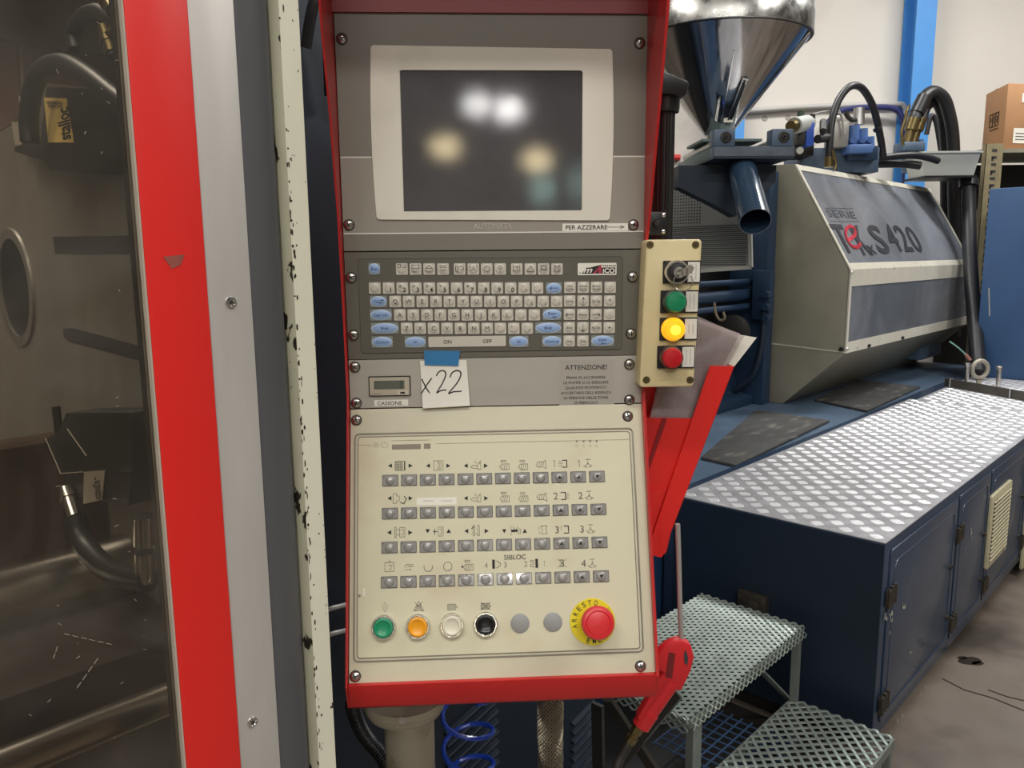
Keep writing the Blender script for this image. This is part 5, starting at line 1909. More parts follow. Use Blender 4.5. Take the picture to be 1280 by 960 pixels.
# stop bar, eye bolt and bolts at the far end of the tread plate
a_, b_ = mz(1181, 483, ZT), mz(1300, 505, ZT)
sb = thing('stop_bar', 'welded grey flat bar standing on the far end of the tread plate', 'bar', M, (a_[0], a_[1], ZT))
hb_ = 0.055
part('flat_bar', MB().bar((a_[0], a_[1], ZT + hb_ / 2 + .002), (b_[0], b_[1], ZT + hb_ / 2 + .002), 0.008, hb_), pmat('grimy_bar', hexc('#5a5650'), 0.55, 0.4, var=0.2, vscale=20), sb)
for t in (0.05, 0.70):
    c_ = Vector(a_).lerp(Vector(b_), t)
    part('weld_plate', MB().bar((c_[0] - .02, c_[1] - .006, ZT + .03), (c_[0] + .02, c_[1] - .012, ZT + .03), 0.006, 0.055), tread_base, sb)
ring = at(1225, 461.5, 5.15)
R_ = 13.5 / F_PX * 5.15
rl = M.l(ring)
m = MB()
dirx = M.R.transposed() @ Vector((1, 0.15, 0)).normalized()
m.tube([rl + dirx * (R_ - .014) * math.cos(2 * PI * k / 24) + Vector((0, 0, 1)) * (R_ - .014) * math.sin(2 * PI * k / 24) for k in range(24)], 0.014, 12, sub=1, closed=True)
m.cyl(rl - Vector((0, 0, R_ + .0)), (rl[0], rl[1], ZT - .02), 0.016, seg=12)
single('eye_bolt', m, pmat('pale_cast_steel', hexc('#a8a294'), 0.5, 0.3), M, 'large pale steel lifting eye bolt behind the stop bar', 'eye bolt')
for i, (px, py) in enumerate([(1209, 462), (1249, 466)]):
    c_ = M.l(at(px, py, 5.1))
    m = MB().cyl((c_[0], c_[1], ZT - .02), (c_[0], c_[1], c_[2] + .02), 0.014, seg=12)
    m.lathe([(0.020, 0), (0.022, 0.02), (0.018, 0.026), (0, 0.026)], (c_[0], c_[1], c_[2] + .02), (0, 0, 1), 6)
    single('stud_bolt', m, screw_m, M, ['upright dark stud bolt just left of the lifting eye bolt', 'upright dark stud bolt right of the lifting eye bolt'][i], 'bolt')

# ================================================================== INJECTION UNIT HOOD
HU0, HU1 = 2.0745, 4.585
cs = [(1.43, 0.715), (1.285, 0.715), (0.934, 1.045), (0.931, 1.516), (1.2756, 2.115), (1.43, 2.122)]
hd = thing('barrel_guard_hood', 'beige sheet metal guard hood with two hazy windows over the injection barrel', 'machine guard', M, ((HU0 + HU1) / 2, 1.2, 0.715))
# near end plate: thickness inwards
part('end_panel', MB().prism([(HU0, y, z) for y, z in cs], (0.012, 0, 0)), hood_m, hd, bevel=0.002)
part('end_panel', MB().prism([(HU1 - .012, y, z) for y, z in cs], (0.012, 0, 0)), hood_m, hd, bevel=0.002)
part('seam', MB().bar((HU0 - .002, 0.936, 1.052), (HU0 - .002, 1.43, 1.075), 0.004, 0.006), hood_frame, hd)


def slab(y0, z0, y1, z1, u0, u1, th=0.010):
    d = Vector((0, y1 - y0, z1 - z0)).normalized()
    n_ = Vector((0, d.z, -d.y))   # inward
    if n_.y < 0:
        n_ = -n_
    return MB().prism([(u0, y0, z0), (u1, y0, z0), (u1, y1, z1), (u0, y1, z1)], n_ * th)


def along(i, t):
    a_, b_ = cs[i], cs[i + 1]
    return (a_[0] + (b_[0] - a_[0]) * t, a_[1] + (b_[1] - a_[1]) * t)


part('bottom_panel', slab(*along(1, 0), *along(1, 1), HU0 + .012, HU1 - .012), hood_m, hd)
part('top_panel', slab(*cs[4], *cs[5], HU0 + .012, HU1 - .012), hood_frame, hd)
# upper sloping face frame (i=3)
fr_ = MB()


def addto(dst, src):
    dst.add(src.v, src.f)


e0, e1 = 0.06, 0.945
addto(fr_, slab(*along(3, 0), *along(3, e0), HU0, HU1))
addto(fr_, slab(*along(3, e1), *along(3, 1), HU0, HU1))
addto(fr_, slab(*along(3, e0), *along(3, e1), HU0, HU0 + .036))
addto(fr_, slab(*along(3, e0), *along(3, e1), HU1 - .035, HU1))
part('upper_window_frame', fr_, hood_frame, hd)
fr_ = MB()
f0, f1 = 0.13, 0.80
addto(fr_, slab(*along(2, 0), *along(2, f0), HU0, HU1))
addto(fr_, slab(*along(2, f1), *along(2, 1), HU0, HU1))
addto(fr_, slab(*along(2, f0), *along(2, f1), HU0, HU0 + .04))
addto(fr_, slab(*along(2, f0), *along(2, f1), HU1 - .03, HU1))
part('lower_window_frame', fr_, hood_frame, hd)
upn = part('upper_window_pane', slab(*[c + d for c, d in zip(along(3, e0), (0.004, 0))], *[c + d for c, d in zip(along(3, e1), (0.004, 0))], HU0 + .05, HU1 - .03, 0.004), hood_glass, hd, smooth=False)
part('lower_window_pane', slab(*[c + d for c, d in zip(along(2, f0), (0.004, 0))], *[c + d for c, d in zip(along(2, f1), (0.004, 0))], HU0 + .035, HU1 - .025, 0.004), hood_glass, hd, smooth=False)
# lettering on the sloping pane: frame S
S_o = M.w((HU0, cs[3][0], cs[3][1]))
S = Frame(S_o, M.ex, M.R @ Vector((0, cs[4][0] - cs[3][0], cs[4][1] - cs[3][1])))


def s3(px, py):
    h = S.hit(px, py, 1, 0.002)
    return (h[0], h[2])


lt = MB()


def big(txt, cx_, cy_, wpx, hpx, m_, off=0.0, y=-0.0005):
    a_, b_ = s3(cx_ - wpx / 2, cy_), s3(cx_ + wpx / 2, cy_)
    c_ = s3(cx_, cy_)
    h_ = abs(s3(cx_, cy_ - hpx / 2)[1] - s3(cx_, cy_ + hpx / 2)[1])
    lt.text(txt, c_[0], c_[1], y, h_, b_[0] - a_[0], m=m_, off=off)


big('SERIE', 1052, 267.5, 34, 8.5, 2)
lt.strokes([[s3(1031, 260), s3(1067, 260.5)], [s3(1038, 276.5), s3(1075, 276.5)]], 0.004, 0.0015, 2)
big('T', 1052.5, 298, 16, 34, 0, 0.015)
big('K', 1076, 300, 13, 36, 0, 0.012)
big('x', 1087.5, 309, 9, 17, 0)
big('S', 1098, 299, 15, 33, 0, 0.02)
big('4', 1115, 297, 11, 32, 0, 0.015)
big('2', 1128.5, 298, 11, 31, 0, 0.015)
big('0', 1142, 299, 11, 30, 0, 0.015)
e_ = [s3(1060, 300), s3(1068, 294), s3(1068, 286), s3(1062, 283), s3(1057, 288), s3(1058, 298), s3(1064, 307), s3(1071, 309), s3(1075, 305)]
c_ = catmull([Vector((p[0], p[1], 0)) for p in e_], 4)
lt.strokes([[(p.x, p.y) for p in c_]], 0.022, -0.0012, 1)
T_ = M.mat.inverted() @ S.mat
lt.v = [tuple(T_ @ Vector(v)) for v in lt.v]
part('hood_lettering', lt, [pmat('grey_print', hexc('#2f3138'), 0.5), pmat('red_print', hexc('#d43a4e'), 0.5), pmat('pale_print', hexc('#4f545e'), 0.5)], hd, smooth=False)
# small clips
for (u_, zz) in ((HU0 + .35, 1.055), (HU0 + .95, 1.055)):
    part('clip', MB().box(u_, u_ + .03, 0.925, 0.934, zz - .006, zz + .012), black_m, hd)
for (u_, v_, zz) in ((HU0 + .02, 0.929, 1.50), (HU0 + .02, 0.929, 1.07)):
    part('screw', MB().lathe([(0.010, 0), (0.007, 0.006), (0, 0.007)], (u_, v_, zz), (0, -1, 0), 12), screw_m, hd)
part('hook', MB().lathe([(0.012, 0), (0.012, 0.02), (0, 0.022)], (HU0, 0.95, 1.07), (-1, 0, 0), 12), black_m, hd)
part('side_catch', MB().box(HU0 - .012, HU0, 1.405, 1.445, 1.70, 1.76), tray_m, hd)
# barrel inside the hood
br = thing('injection_barrel', 'pale heater-banded barrel seen hazily through the hood windows', 'machine part', M, (3.3, 1.2, 1.2))
part('tube', MB().cyl((HU0 + .02, 1.22, 1.42), (HU1 - .02, 1.22, 1.42), 0.09, seg=32), barrel_m, br)
for k in range(6):
    u_ = HU0 + .15 + k * .38
    part('heater_band', MB().cyl((u_, 1.22, 1.42), (u_ + .26, 1.22, 1.42), 0.125 if k % 2 else 0.11, seg=32), pmat('band_%d' % k, hexc('#7e8fa8' if k % 2 else '#a3a9ac'), 0.4, 0.3, var=0.1), br)
part('carriage_block', MB().box(HU1 - .6, HU1 - .1, 1.08, 1.36, 0.8, 1.75), blue_grey, br, bevel=0.01)

# ================================================================== REAR CARRIAGE behind the grille
cg = thing('injection_carriage', 'navy steel carriage with round guide rods left of the beige hood', 'machine part', M, (1.7, 1.4, ZT - .02))
uc = HU0 - 0.02
part('upright', MB().box(uc - .10, uc, 1.36, 1.60, ZT - .02, 2.08), blue_paint, cg, bevel=0.006)
a1_ = mu(965, 330, uc - .12)
for (py, r_, dv) in ((356, 0.016, 0), (373, 0.033, 0.02), (387, 0.018, 0)):
    hgt = mu(945, py - 4, uc - .14)
    part('guide_rod', MB().cyl((-0.10, hgt[1] + dv + .05, hgt[2]), (uc - .02, hgt[1] + dv + .05, hgt[2]), r_, seg=24), blue_paint, cg)
h0, h1 = mu(943, 338, uc - .14), mu(963, 400, uc - .14)
part('rod_bracket', MB().box(uc - .16, uc - .10, h1[1], h0[1], h1[2], h0[2]), blue_paint, cg, bevel=0.006)
for py in (368, 384, 398):
    h_ = mu(958, py, uc - .18)
    part('bolt', MB().cyl((uc - .20, h_[1], h_[2]), (uc - .14, h_[1], h_[2]), 0.022, seg=6), blue_paint, cg)
h_ = mu(950, 400, uc - .16)
part('down_pipe', MB().tube([mu(955, 390, uc - .16), mu(952, 430, uc - .16), mu(940, 470, uc - .16), mu(915, 490, uc - .16)], 0.018, 12), blue_dark, cg)
part('bed_beam', MB().prism([(-0.3, y, z) for y, z in ((1.42, ZT - .02), (1.42, ZT + .03), (1.52, ZT + .05), (1.56, ZT + .22), (1.50, ZT + .24), (1.9, ZT + .24), (1.9, ZT - .02))], (uc + .2, 0, 0)), blue_paint, cg, bevel=0.004)
part('rear_plate', MB().box(-0.6, 4.5, 1.75, 1.8, ZT - .02, 1.98), inner_dark, cg)
m = MB().lathe([(0.10, 0), (0.10, 0.05), (0.07, 0.06), (0, 0.06)], mu(918, 415, uc - .3), (-1, 0, 0), 28)
part('nozzle_flange', m, inner_dark, cg)
# little rag hanging wire
m = MB().tube([mu(893, 378, 1.0), mu(895, 392, 1.0), mu(900, 400, 1.0), mu(906, 398, 1.0), mu(904, 390, 1.0)], 0.006, 8)
single('wire_loop', m, pmat('dirty_cord', hexc('#6d6352'), 0.8), M, 'dirty cord loop hanging on the carriage rods', 'cord')

# perforated guard sheet
gu = 1.35
gp = thing('perforated_guard', 'grey perforated sheet guard behind the black pole', 'machine guard', M, tuple(mu(880, 338, gu)))
pts_ = [mu(770, 224, gu), mu(889, 227, gu), mu(917, 255, gu), mu(938, 290, gu), mu(939, 334, gu), mu(770, 346, gu)]
part('sheet', MB().prism([tuple(p) for p in pts_], (0.006, 0, 0)), grille_m, gp)
zlo_, zhi_ = mu(900, 331, gu)[2], mu(900, 282, gu)[2]
vL, vR = mu(790, 300, gu)[1], mu(935, 300, gu)[1]
n_ = 20
m = MB()
for k in range(n_):
    zz = zlo_ + (zhi_ - zlo_) * k / (n_ - 1)
    m.box(gu - .0015, gu + .001, vR + .006, vL, zz - .003, zz + .003)
part('slot_rows', m, grille_d, gp, kind='stuff')
m = MB()
for k in range(26):
    for j in range(14):
        zz = zhi_ + .02 + j * .016
        vv = vL - (k + .5) * .017
        if vv < vR + 0.05 + j * .014:
            continue
        m.box(gu - .0015, gu + .001, vv - .004, vv + .004, zz - .004, zz + .004)
part('hole_pattern', m, grille_d, gp, kind='stuff')
m = MB()
for p_, q_ in zip(pts_[1:5], pts_[2:6]):
    m.bar(Vector(p_) + Vector((-.004, 0, 0)), Vector(q_) + Vector((-.004, 0, 0)), 0.02, 0.012, up=(1, 0, 0))
part('edge_frame', m, pmat('pale_sheet_edge', hexc('#a5a49c'), 0.5), gp)

# ================================================================== HOPPER
HY = 4.05
ha = at(897, 172, HY)
hop = thing('material_hopper', 'large shiny stainless steel cone hopper above the injection unit', 'hopper', W, (ha.x, HY, ha.z))
zr = at(899, 54, HY).z
Rr = 100 / F_PX * HY
prof = [(0.062, 0.0), (0.062, 0.02), (Rr, zr - ha.z)]
fine = [(0.055, -0.03), (0.055, 0.01)]
for k in range(13):
    t = k / 12
    fine.append((0.062 + (Rr - 0.062) * t, 0.01 + (zr - ha.z - 0.01) * t))
cone = part('cone', MB().lathe(fine, (ha.x, HY, ha.z), (0, 0, 1), 96, cap=False), hop_m, hop, angle=50)
part('band', MB().lathe([(Rr + .012, 0.0), (Rr + .016, 0.004), (Rr + .016, 0.10), (Rr + .01, 0.11), (Rr + .01, 0.55), (Rr + .0, 0.56)], (ha.x, HY, zr), (0, 0, 1), 96, cap=False), hop_band, hop)
part('rim_gap', MB().lathe([(Rr - .004, -0.002), (Rr + .012, 0.001)], (ha.x, HY, zr), (0, 0, 1), 96, cap=False), inner_dark, hop)


def on_cone(ang, t, off=0.0):
    """point on the cone; ang from the camera side, t from the tip to the rim"""
    r_ = 0.062 + (Rr - 0.062) * t + off
    return Vector((ha.x + r_ * math.sin(ang), HY - r_ * math.cos(ang), ha.z + 0.01 + (zr - ha.z - .01) * t - off * .6))


an = math.radians(14)
m = MB()
for da in (-0.10, 0.10):
    m.bar(on_cone(an + da / 1.0 * .8, .08, .004), on_cone(an + da * .45, .50, .004), 0.006, 0.008, up=(0, -1, 0))
m.bar(on_cone(an, .50, .005), on_cone(an + .001, .515, .005), 0.03, 0.01, up=(0, -1, 0))
sg = part('sight_glass_frame', m, chrome, hop)
m = MB().bar(on_cone(an, .14, .004), on_cone(an, .46, .004), 0.022, 0.006, up=(0, -1, 0))
part('sight_glass', m, pmat('dark_sight_glass', (0.03, 0.035, 0.04), 0.15), sg)
m = MB().box(on_cone(an, .10).x - .025, on_cone(an, .10).x + .02, on_cone(an, .10).y - .02, on_cone(an, .10).y - .012, on_cone(an, .13).z - .012, on_cone(an, .13).z + .012)
part('white_tag', m, paper_m, hop)
part('seam_rod', MB().bar(on_cone(-0.10, .06, .002), on_cone(-0.06, .74, .002), 0.006, 0.004, up=(0, -1, 0)), chrome, hop)

# platform under the hopper: world aligned frame
py_f = 3.72
pf = Frame(at(892, 196, py_f), (1, 0.04, 0), (0, 0, 1))
wB = (at(994, 195, py_f) - at(892, 196, py_f)).length
plat = thing('hopper_platform', 'grey steel platform frame with clamp blocks under the hopper', 'machine part', pf, (wB / 2, 0.3, 0))
bh = 0.046
part('front_beam', MB().box(0, wB, 0, 0.06, 0, bh), blue_grey, plat, bevel=0.002)
part('front_face', MB().box(0.002, wB - .002, -0.002, 0.0, 0.003, bh - .003), pmat('worn_beam_face', hexc('#67707c'), 0.35, 0.5, var=0.25, vscale=10), plat)
sidem = pmat('green_grey_beam', hexc('#5b6c6c'), 0.5, var=0.1)
part('side_beam', MB().box(-0.0, 0.05, 0.06, 0.66, 0, bh), sidem, plat, bevel=0.002)
part('side_beam', MB().box(wB - .05, wB, 0.06, 0.66, 0, bh), sidem, plat, bevel=0.002)
part('bottom_plate', MB().box(0.0, wB, 0.0, 0.66, -0.008, 0.0), blue_dark, plat)
part('slide_rail', MB().cyl((0.045, 0.05, bh + .03), (0.045, 0.66, bh + .03), 0.02, seg=16), brushed, plat)
part('slide_rail', MB().cyl((wB - .055, 0.05, bh + .03), (wB - .055, 0.66, bh + .03), 0.02, seg=16), brushed, plat)
part('throat_plate', MB().box(0.0, wB - .08, 0.20, 0.48, bh + .05, bh + .062), sidem, plat)
for x_ in (-0.002, wB - .107):
    m = MB().box(x_, x_ + .098, -0.004, 0.07, bh, bh + .076)
    blk = part('clamp_block', m, blue_grey, plat, bevel=0.004)
    m = MB().lathe([(0.026, 0), (0.026, 0.004), (0.020, 0.006), (0.020, 0.003), (0.010, 0.003), (0.009, 0.012), (0.005, 0.012), (0.005, 0.004), (0, 0.004)], (x_ + .055, -0.004, bh + .04), (0, -1, 0), 28)
    part('socket_screw', m, inner_dark, blk)
part('blue_fitting', MB().cyl((0.10, .09, bh + .02), (0.10, .09, bh + .055), 0.014, seg=12), blue_bright, plat)
# arm down behind
part('support_bracket', MB().prism([(x, 0.16, z) for x, z in ((-.12, -.02), (wB - .02, -.02), (wB - .02, -.10), (0.16, -.26), (0.05, -.20), (-.12, -.12))], (0, 0.10, 0)), blue_dark, plat)

# discharge chute
A, B = at(927, 208, 3.82), at(944, 277, 3.50)
ch = thing('discharge_chute', 'shiny dark blue pipe slanting down from the hopper platform', 'pipe', W, tuple(B))
Rc = 19.5 / F_PX * 3.5
m = MB()
d = (B - A)
m.lathe([(Rc * .86, -0.02), (Rc * .95, d.length * .25), (Rc, d.length), (Rc - .004, d.length), (Rc - .006, 0.02)], A, d, 48, cap=False)
part('pipe', m, pmat('glossy_navy_pipe', hexc('#2c4055'), 0.22, 0.0, coat=0.7, var=0.06), ch)
part('inside', MB().lathe([(Rc - .005, 0.04), (0, 0.04)], A, d, 32), inner_dark, ch)
part('weld_collar', MB().lathe([(Rc * .90, -0.012), (Rc * 1.0, 0), (Rc * .92, 0.012)], A, (0, -.15, 1), 28, cap=False), blue_dark, ch)

# ================================================================== HYDRAULICS on top of the hood
def atk(px, py, Y):
    return at(px, py, Y * DK)


DK = 1.10
MB.KR = 1.10
hy_ = 4.9


def hq(px, py, Y=hy_):
    return atk(px, py, Y)


def wbox(name, px0, py0, px1, py1, Y, dep, mat, parent=None, bevel=0.004, skew=0.0):
    a_, b_ = atk(px0, py1, Y), atk(px1, py0, Y)
    m_ = MB().box(a_.x, b_.x, Y * DK, (Y + dep) * DK, a_.z, b_.z)
    return part(name, m_, mat, parent, bevel=bevel) if parent else m_


hy = thing('hydraulic_manifold', 'blue hydraulic manifold with valves on top of the injection unit', 'hydraulic unit', W, tuple(hq(1050, 210)))
wbox('manifold_block', 1000, 184, 1100, 216, 4.85, .30, blue_grey, hy)
wbox('manifold_block', 1060, 182, 1098, 200, 4.80, .05, blue_paint, hy)
wbox('manifold_block', 995, 175, 1018, 195, 4.7, .2, inner_dark, hy)
# silver solenoid
wbox('solenoid_block', 1041, 152, 1062, 184, 4.78, .14, pmat('cast_silver', hexc('#a9a6a0'), 0.4, 0.5), hy)
wbox('solenoid_cap', 1044, 144, 1052, 152, 4.8, .08, brushed, hy)
# blue cast valve: three rounded lobes on a block
wbox('valve_foot', 1061, 180, 1092, 191, 4.74, .16, blue_valve, hy, 0.008)
for (cx_, yt_, r_) in ((1067, 157, .036), (1078, 161, .032), (1087.5, 171, .026)):
    part('valve_body', MB().cyl(atk(cx_, 186, 4.82), atk(cx_, yt_, 4.82), r_, r_ * .94, 20), blue_valve, hy)
    part('valve_boss', MB().cyl(atk(cx_, 175, 4.76), atk(cx_, 175, 4.82), r_ * .55, seg=14), blue_valve, hy)
a_ = atk(1073, 156, 4.84)
b_ = atk(1074, 135, 4.84)
part('adjuster', MB().cyl(a_, b_, 0.034, 0.030, 24), brushed, hy)
a_, b_ = atk(1057, 140, 4.8), atk(1066, 150, 4.8)
part('toggle', MB().tube([a_, atk(1060, 146, 4.8), b_, atk(1070, 149, 4.8)], 0.014, 10), inner_dark, hy)
m = MB().tube([atk(1040, 150, 4.76), atk(1046, 138, 4.76), atk(1052, 146, 4.76), atk(1055, 168, 4.76)], 0.007, 8)
part('lead', m, cable_grey, hy)

rg = thing('air_regulator', 'silver air regulator with blue body and black knobs beside the clamp blocks', 'regulator', W, tuple(hq(1005, 180)))
wbox('blue_body', 1007, 152, 1019, 182, 4.55, .14, blue_bright, rg, 0.01)
a_, b_ = atk(993, 157, 4.50), atk(1010, 154, 4.62)
part('silver_drum', MB().cyl(a_, b_, 0.044, 0.046, 28), tray_m, rg)
part('brass_cap', MB().cyl(a_ + (a_ - b_) * .28, a_, 0.030, 0.034, 20), brass_m, rg)
part('dark_body', MB().box(atk(994, 180, 4.6).x, atk(1008, 180, 4.6).x, 4.56 * DK, 4.68 * DK, atk(994, 182, 4.6).z, atk(994, 163, 4.6).z), inner_dark, rg, bevel=.006)
part('top_knob', MB().cyl(atk(1001, 150, 4.6), atk(1001, 139, 4.6), 0.020, seg=16), pmat('dark_green_knob', hexc('#3c4a41'), 0.5), rg)
part('top_knob', MB().cyl(atk(1015, 154, 4.6), atk(1015, 143, 4.6), 0.018, seg=16), inner_dark, rg)
part('side_knob', MB().cyl(atk(1029, 164, 4.55), atk(1029, 152, 4.62), 0.020, seg=16), inner_dark, rg)
part('side_knob', MB().cyl(atk(1022, 174, 4.55), atk(1034, 172, 4.62), 0.024, seg=16), inner_dark, rg)
part('pale_plug', MB().cyl(atk(1000, 188, 4.45), atk(1000, 188, 4.6), 0.019, seg=20), tray_m, rg)
m = MB().tube([atk(1008, 148, 4.7), atk(1020, 142, 4.7), atk(1038, 139, 4.7), atk(1050, 142, 4.75)], 0.006, 8)
part('thin_lead', m, cable_grey, rg)

# looping black hose
m = MB().tube([atk(1036, 208, 4.62), atk(1037, 180, 4.62), atk(1040, 150, 4.64), atk(1049, 124, 4.68), atk(1063, 108, 4.72), atk(1077, 110, 4.78), atk(1089, 128, 4.82), atk(1096, 150, 4.86), atk(1101, 175, 4.9), atk(1104, 196, 4.95)], 0.021, 14)
lh_o = thing('looping_hose', 'black rubber hose looping high over the blue valves', 'hose', W, tuple(atk(1036, 208, 4.62)))
part('hose', m, rubber_m, lh_o)
part('end_fitting', MB().cyl(atk(1036, 209, 4.62), atk(1036.5, 196, 4.62), 0.026, seg=14), brass_m, lh_o)
part('copper_lead', MB().tube([atk(1042, 200, 4.6), atk(1041, 188, 4.6), atk(1045, 205, 4.6), atk(1043, 212, 4.6)], 0.008, 8), brass_m, lh_o)
part('clip', MB().cyl(atk(1096, 159, 4.86), atk(1098, 163, 4.86), 0.026, seg=12), black_m, lh_o)

# big hydraulic hoses, well behind the hood
MB.KR = 1.2
Q = 6.5
fl = thing('hose_flange', 'dark blue bolted flange carrying the brass pipe ends', 'flange', W, tuple(at(1139, 215, Q)))
c0_ = at(1139, 184, Q)
part('flange_block', MB().box(c0_.x - .092, c0_.x + .092, Q - .05, Q + .12, at(1139, 190, Q).z, at(1139, 178, Q).z), blue_grey, fl, bevel=.012)
part('neck', MB().cyl(at(1138, 216, Q + .03), at(1139, 188, Q + .03), 0.056, seg=20), blue_grey, fl)
for dx in (-.075, .075):
    part('bolt', MB().cyl((c0_.x + dx, Q, at(1139, 178, Q).z), (c0_.x + dx, Q, at(1139, 174.5, Q).z), 0.016, seg=6), blue_grey, fl)
for i in range(2):
    hs = thing('hydraulic_hose', ['thick black hydraulic hose arching down behind the grey tray, front one', 'thick black hydraulic hose arching behind the front hydraulic hose'][i], 'hose', W, tuple(at(1136 + 8 * i, 178, Q)))
    x_ = 8 * i
    q0 = Q + .12 * i
    part('brass_pipe', MB().tube([at(1134 + x_ * .9, 179, q0), at(1137 + x_ * .9, 168, q0), at(1140 + x_, 156, q0)], 0.030, 16), brass_m, hs)
    part('crimp_sleeve', MB().cyl(at(1138 + x_, 163, q0), at(1143 + x_, 148, q0), 0.042, 0.040, 20), brass_m, hs)
    pth = [[(1143, 150), (1149, 132), (1158, 119), (1168, 115), (1180, 124), (1187, 145), (1191, 170), (1192, 200), (1192, 240), (1193, 300), (1193, 420)],
           [(1152, 150), (1157, 135), (1166, 127), (1172, 130), (1178, 145), (1181, 170), (1182, 200), (1182, 240), (1182, 300), (1182, 420)]][i]
    part('rubber', MB().tube([at(px, py, q0 + k * .03) for k, (px, py) in enumerate(pth)], 0.041 - .007 * i, 18), rubber_m, hs)
    if i == 0:
        part('wrap', MB().cyl(at(1146, 142, Q + .01), at(1156, 121, Q + .03), 0.047, seg=18), black_m, hs)
MB.KR = 1.0
m = MB().tube([at(1158, 168, 7.0), at(1164, 145, 7.0), at(1169, 150, 7.0), at(1173, 170, 7.0), at(1177, 200, 7.0), at(1178, 240, 7.0), at(1178, 420, 7.0)], 0.020, 12)
single('slim_hose', m, rubber_m, W, 'slimmer black hose hanging inside the arch of the big hoses', 'hose')
m = MB().tube([at(1040, 205, 5.5), at(1075, 203, 5.55), at(1105, 197, 5.6), at(1140, 194, 5.65), at(1160, 197, 5.7), at(1172, 201, 5.75)], 0.024, 12)
m.tube([at(1075, 207, 5.6), at(1100, 205, 5.65), at(1130, 205, 5.7), at(1150, 207, 5.7)], 0.028, 12)
single('black_cable_bundle', m, rubber_m, W, 'black cables running along the top edge of the hood to the tray', 'cable')
m = MB().box(HU0 + .3, HU1 + .1, 1.45, 1.75, 2.02, 2.14)
single('hood_rear_beam', m, blue_dark, M, 'dark blue beam behind the top edge of the hood', 'machine part', bevel=.006)
m = MB().tube([at(1129, 182, 6.4), at(1127, 165, 6.4), at(1131, 150, 6.4), at(1134, 138, 6.4), at(1137, 132, 6.45)], 0.012, 8)
single('thin_brass_tube', m, brass_m, W, 'thin brass tube rising beside the hydraulic flange', 'pipe')

# grey tray on a black pipe
tY = 6.0
tr = thing('grey_tray', 'pale grey plastic tray on a black pipe at the end of the hood', 'tray', W, tuple(at(1190, 222, tY)))
a_, b_ = at(1152, 195, tY), at(1226, 195, tY)
z1_, z0_ = at(1190, 190, tY).z, at(1190, 219, tY).z
ty1 = tY + .32
m = MB()
outr = [(a_.x, tY, z1_), (b_.x, tY, z1_), (b_.x + .01, ty1, z1_), (a_.x + .03, ty1, z1_)]
inr = [(a_.x + .035, tY + .02, z0_), (b_.x - .03, tY + .02, z0_), (b_.x - .02, ty1 - .02, z0_), (a_.x + .06, ty1 - .02, z0_)]
m.add(outr + inr, [(0, 1, 5, 4), (1, 2, 6, 5), (2, 3, 7, 6), (3, 0, 4, 7), (4, 5, 6, 7)])
part('tub', m, tray_m, tr, smooth=False)
m = MB()
for i in range(4):
    m.bar(outr[i], outr[(i + 1) % 4], 0.03, 0.012)
part('rim', m, tray_m, tr)
part('base', MB().box(a_.x + .03, b_.x - .02, tY - .01, ty1, z0_ - .016, z0_ - .002), black_m, tr)
pipe_o = thing('black_drain_pipe', 'thick black pipe dropping from the grey tray to the machine base', 'pipe', W, tuple(at(1222, 466, 5.3)))
part('pipe', MB().tube([at(1211, 222, 6.12), at(1211, 260, 6.08), at(1212, 310, 5.95), at(1215, 360, 5.80), at(1219, 410, 5.6), at(1223, 466, 5.38)], 0.049, 16), rubber_m, pipe_o)
part('collar', MB().cyl(at(1211, 225, 6.12), at(1211, 234, 6.10), 0.066, seg=18), black_m, pipe_o)
# grey cables between
m = MB()
for px in (1226, 1231, 1219):
    m.tube([at(px, 262 + (px - 1219), 6.9), at(px - 1, 300, 6.9), at(px - 2, 360, 6.9), at(px - 5, 430, 6.9)], 0.014, 8)
single('grey_cables', m, cable_grey, W, 'pale grey cables hanging behind the black drain pipe', 'cable')
m = MB().box(at(1199, 250, 7).x, at(1250, 250, 7).x, 7.2, 7.85, 0, at(1200, 300, 7.2).z)
single('rear_plinth', m, brick_m, W, 'rough pale block by the wall behind the black pipe', 'plinth', smooth=False)

# thin green wire near the eye bolt
m = MB().tube([at(1187, 427, 5.0), at(1197, 434, 5.0), at(1207, 443, 5.0)], 0.005, 6, m=0)
m.cyl(at(1207, 443, 5.0), at(1213, 450, 5.0), 0.010, seg=10, m=1)
single('grease_line', m, [pmat('green_wire', hexc('#6f9a90'), 0.5), pmat('red_plug', hexc('#a06a60'), 0.5)], W, 'thin green grease line ending beside the lifting eye bolt', 'tube')

# ================================================================== SHELF, BOX, RIGHT CABINET
sY = 6.2
shf = thing('storage_rack', 'steel storage rack with a tan perforated upright at the right edge', 'rack', W, (at(1245, 300, sY).x, sY, 0.0))
a_, b_ = at(1233, 183, sY), at(1254.5, 183, sY)
wP = b_.x - a_.x
m = MB().box(a_.x, a_.x + wP, sY, sY + .003, 0, a_.z + .02, 0)
m.box(a_.x, a_.x + .004, sY, sY + .05, 0, a_.z + .02, 0)
upr = part('upright', m, tan_m, shf, smooth=False)
zz = a_.z - .03
k = 0
while zz > 0.3:
    m = MB().box(a_.x + wP * .35, a_.x + wP * .65, sY - .0012, sY, zz - .010, zz + .010)
    if k % 2:
        m.box(a_.x + wP * .35, a_.x + wP * .48, sY - .0012, sY, zz - .026, zz + .0)
    part('slot', m, screw_dark, upr)
    zz -= .052
    k += 1
sh = at(1260, 186, sY + .05)
part('shelf_deck', MB().box(at(1228, 190, sY + .05).x, at(1228, 190, sY).x + 1.6, sY + .03, sY + .75, sh.z - .03, sh.z), pmat('shelf_edge', hexc('#8c8470'), 0.6, var=0.1), shf)
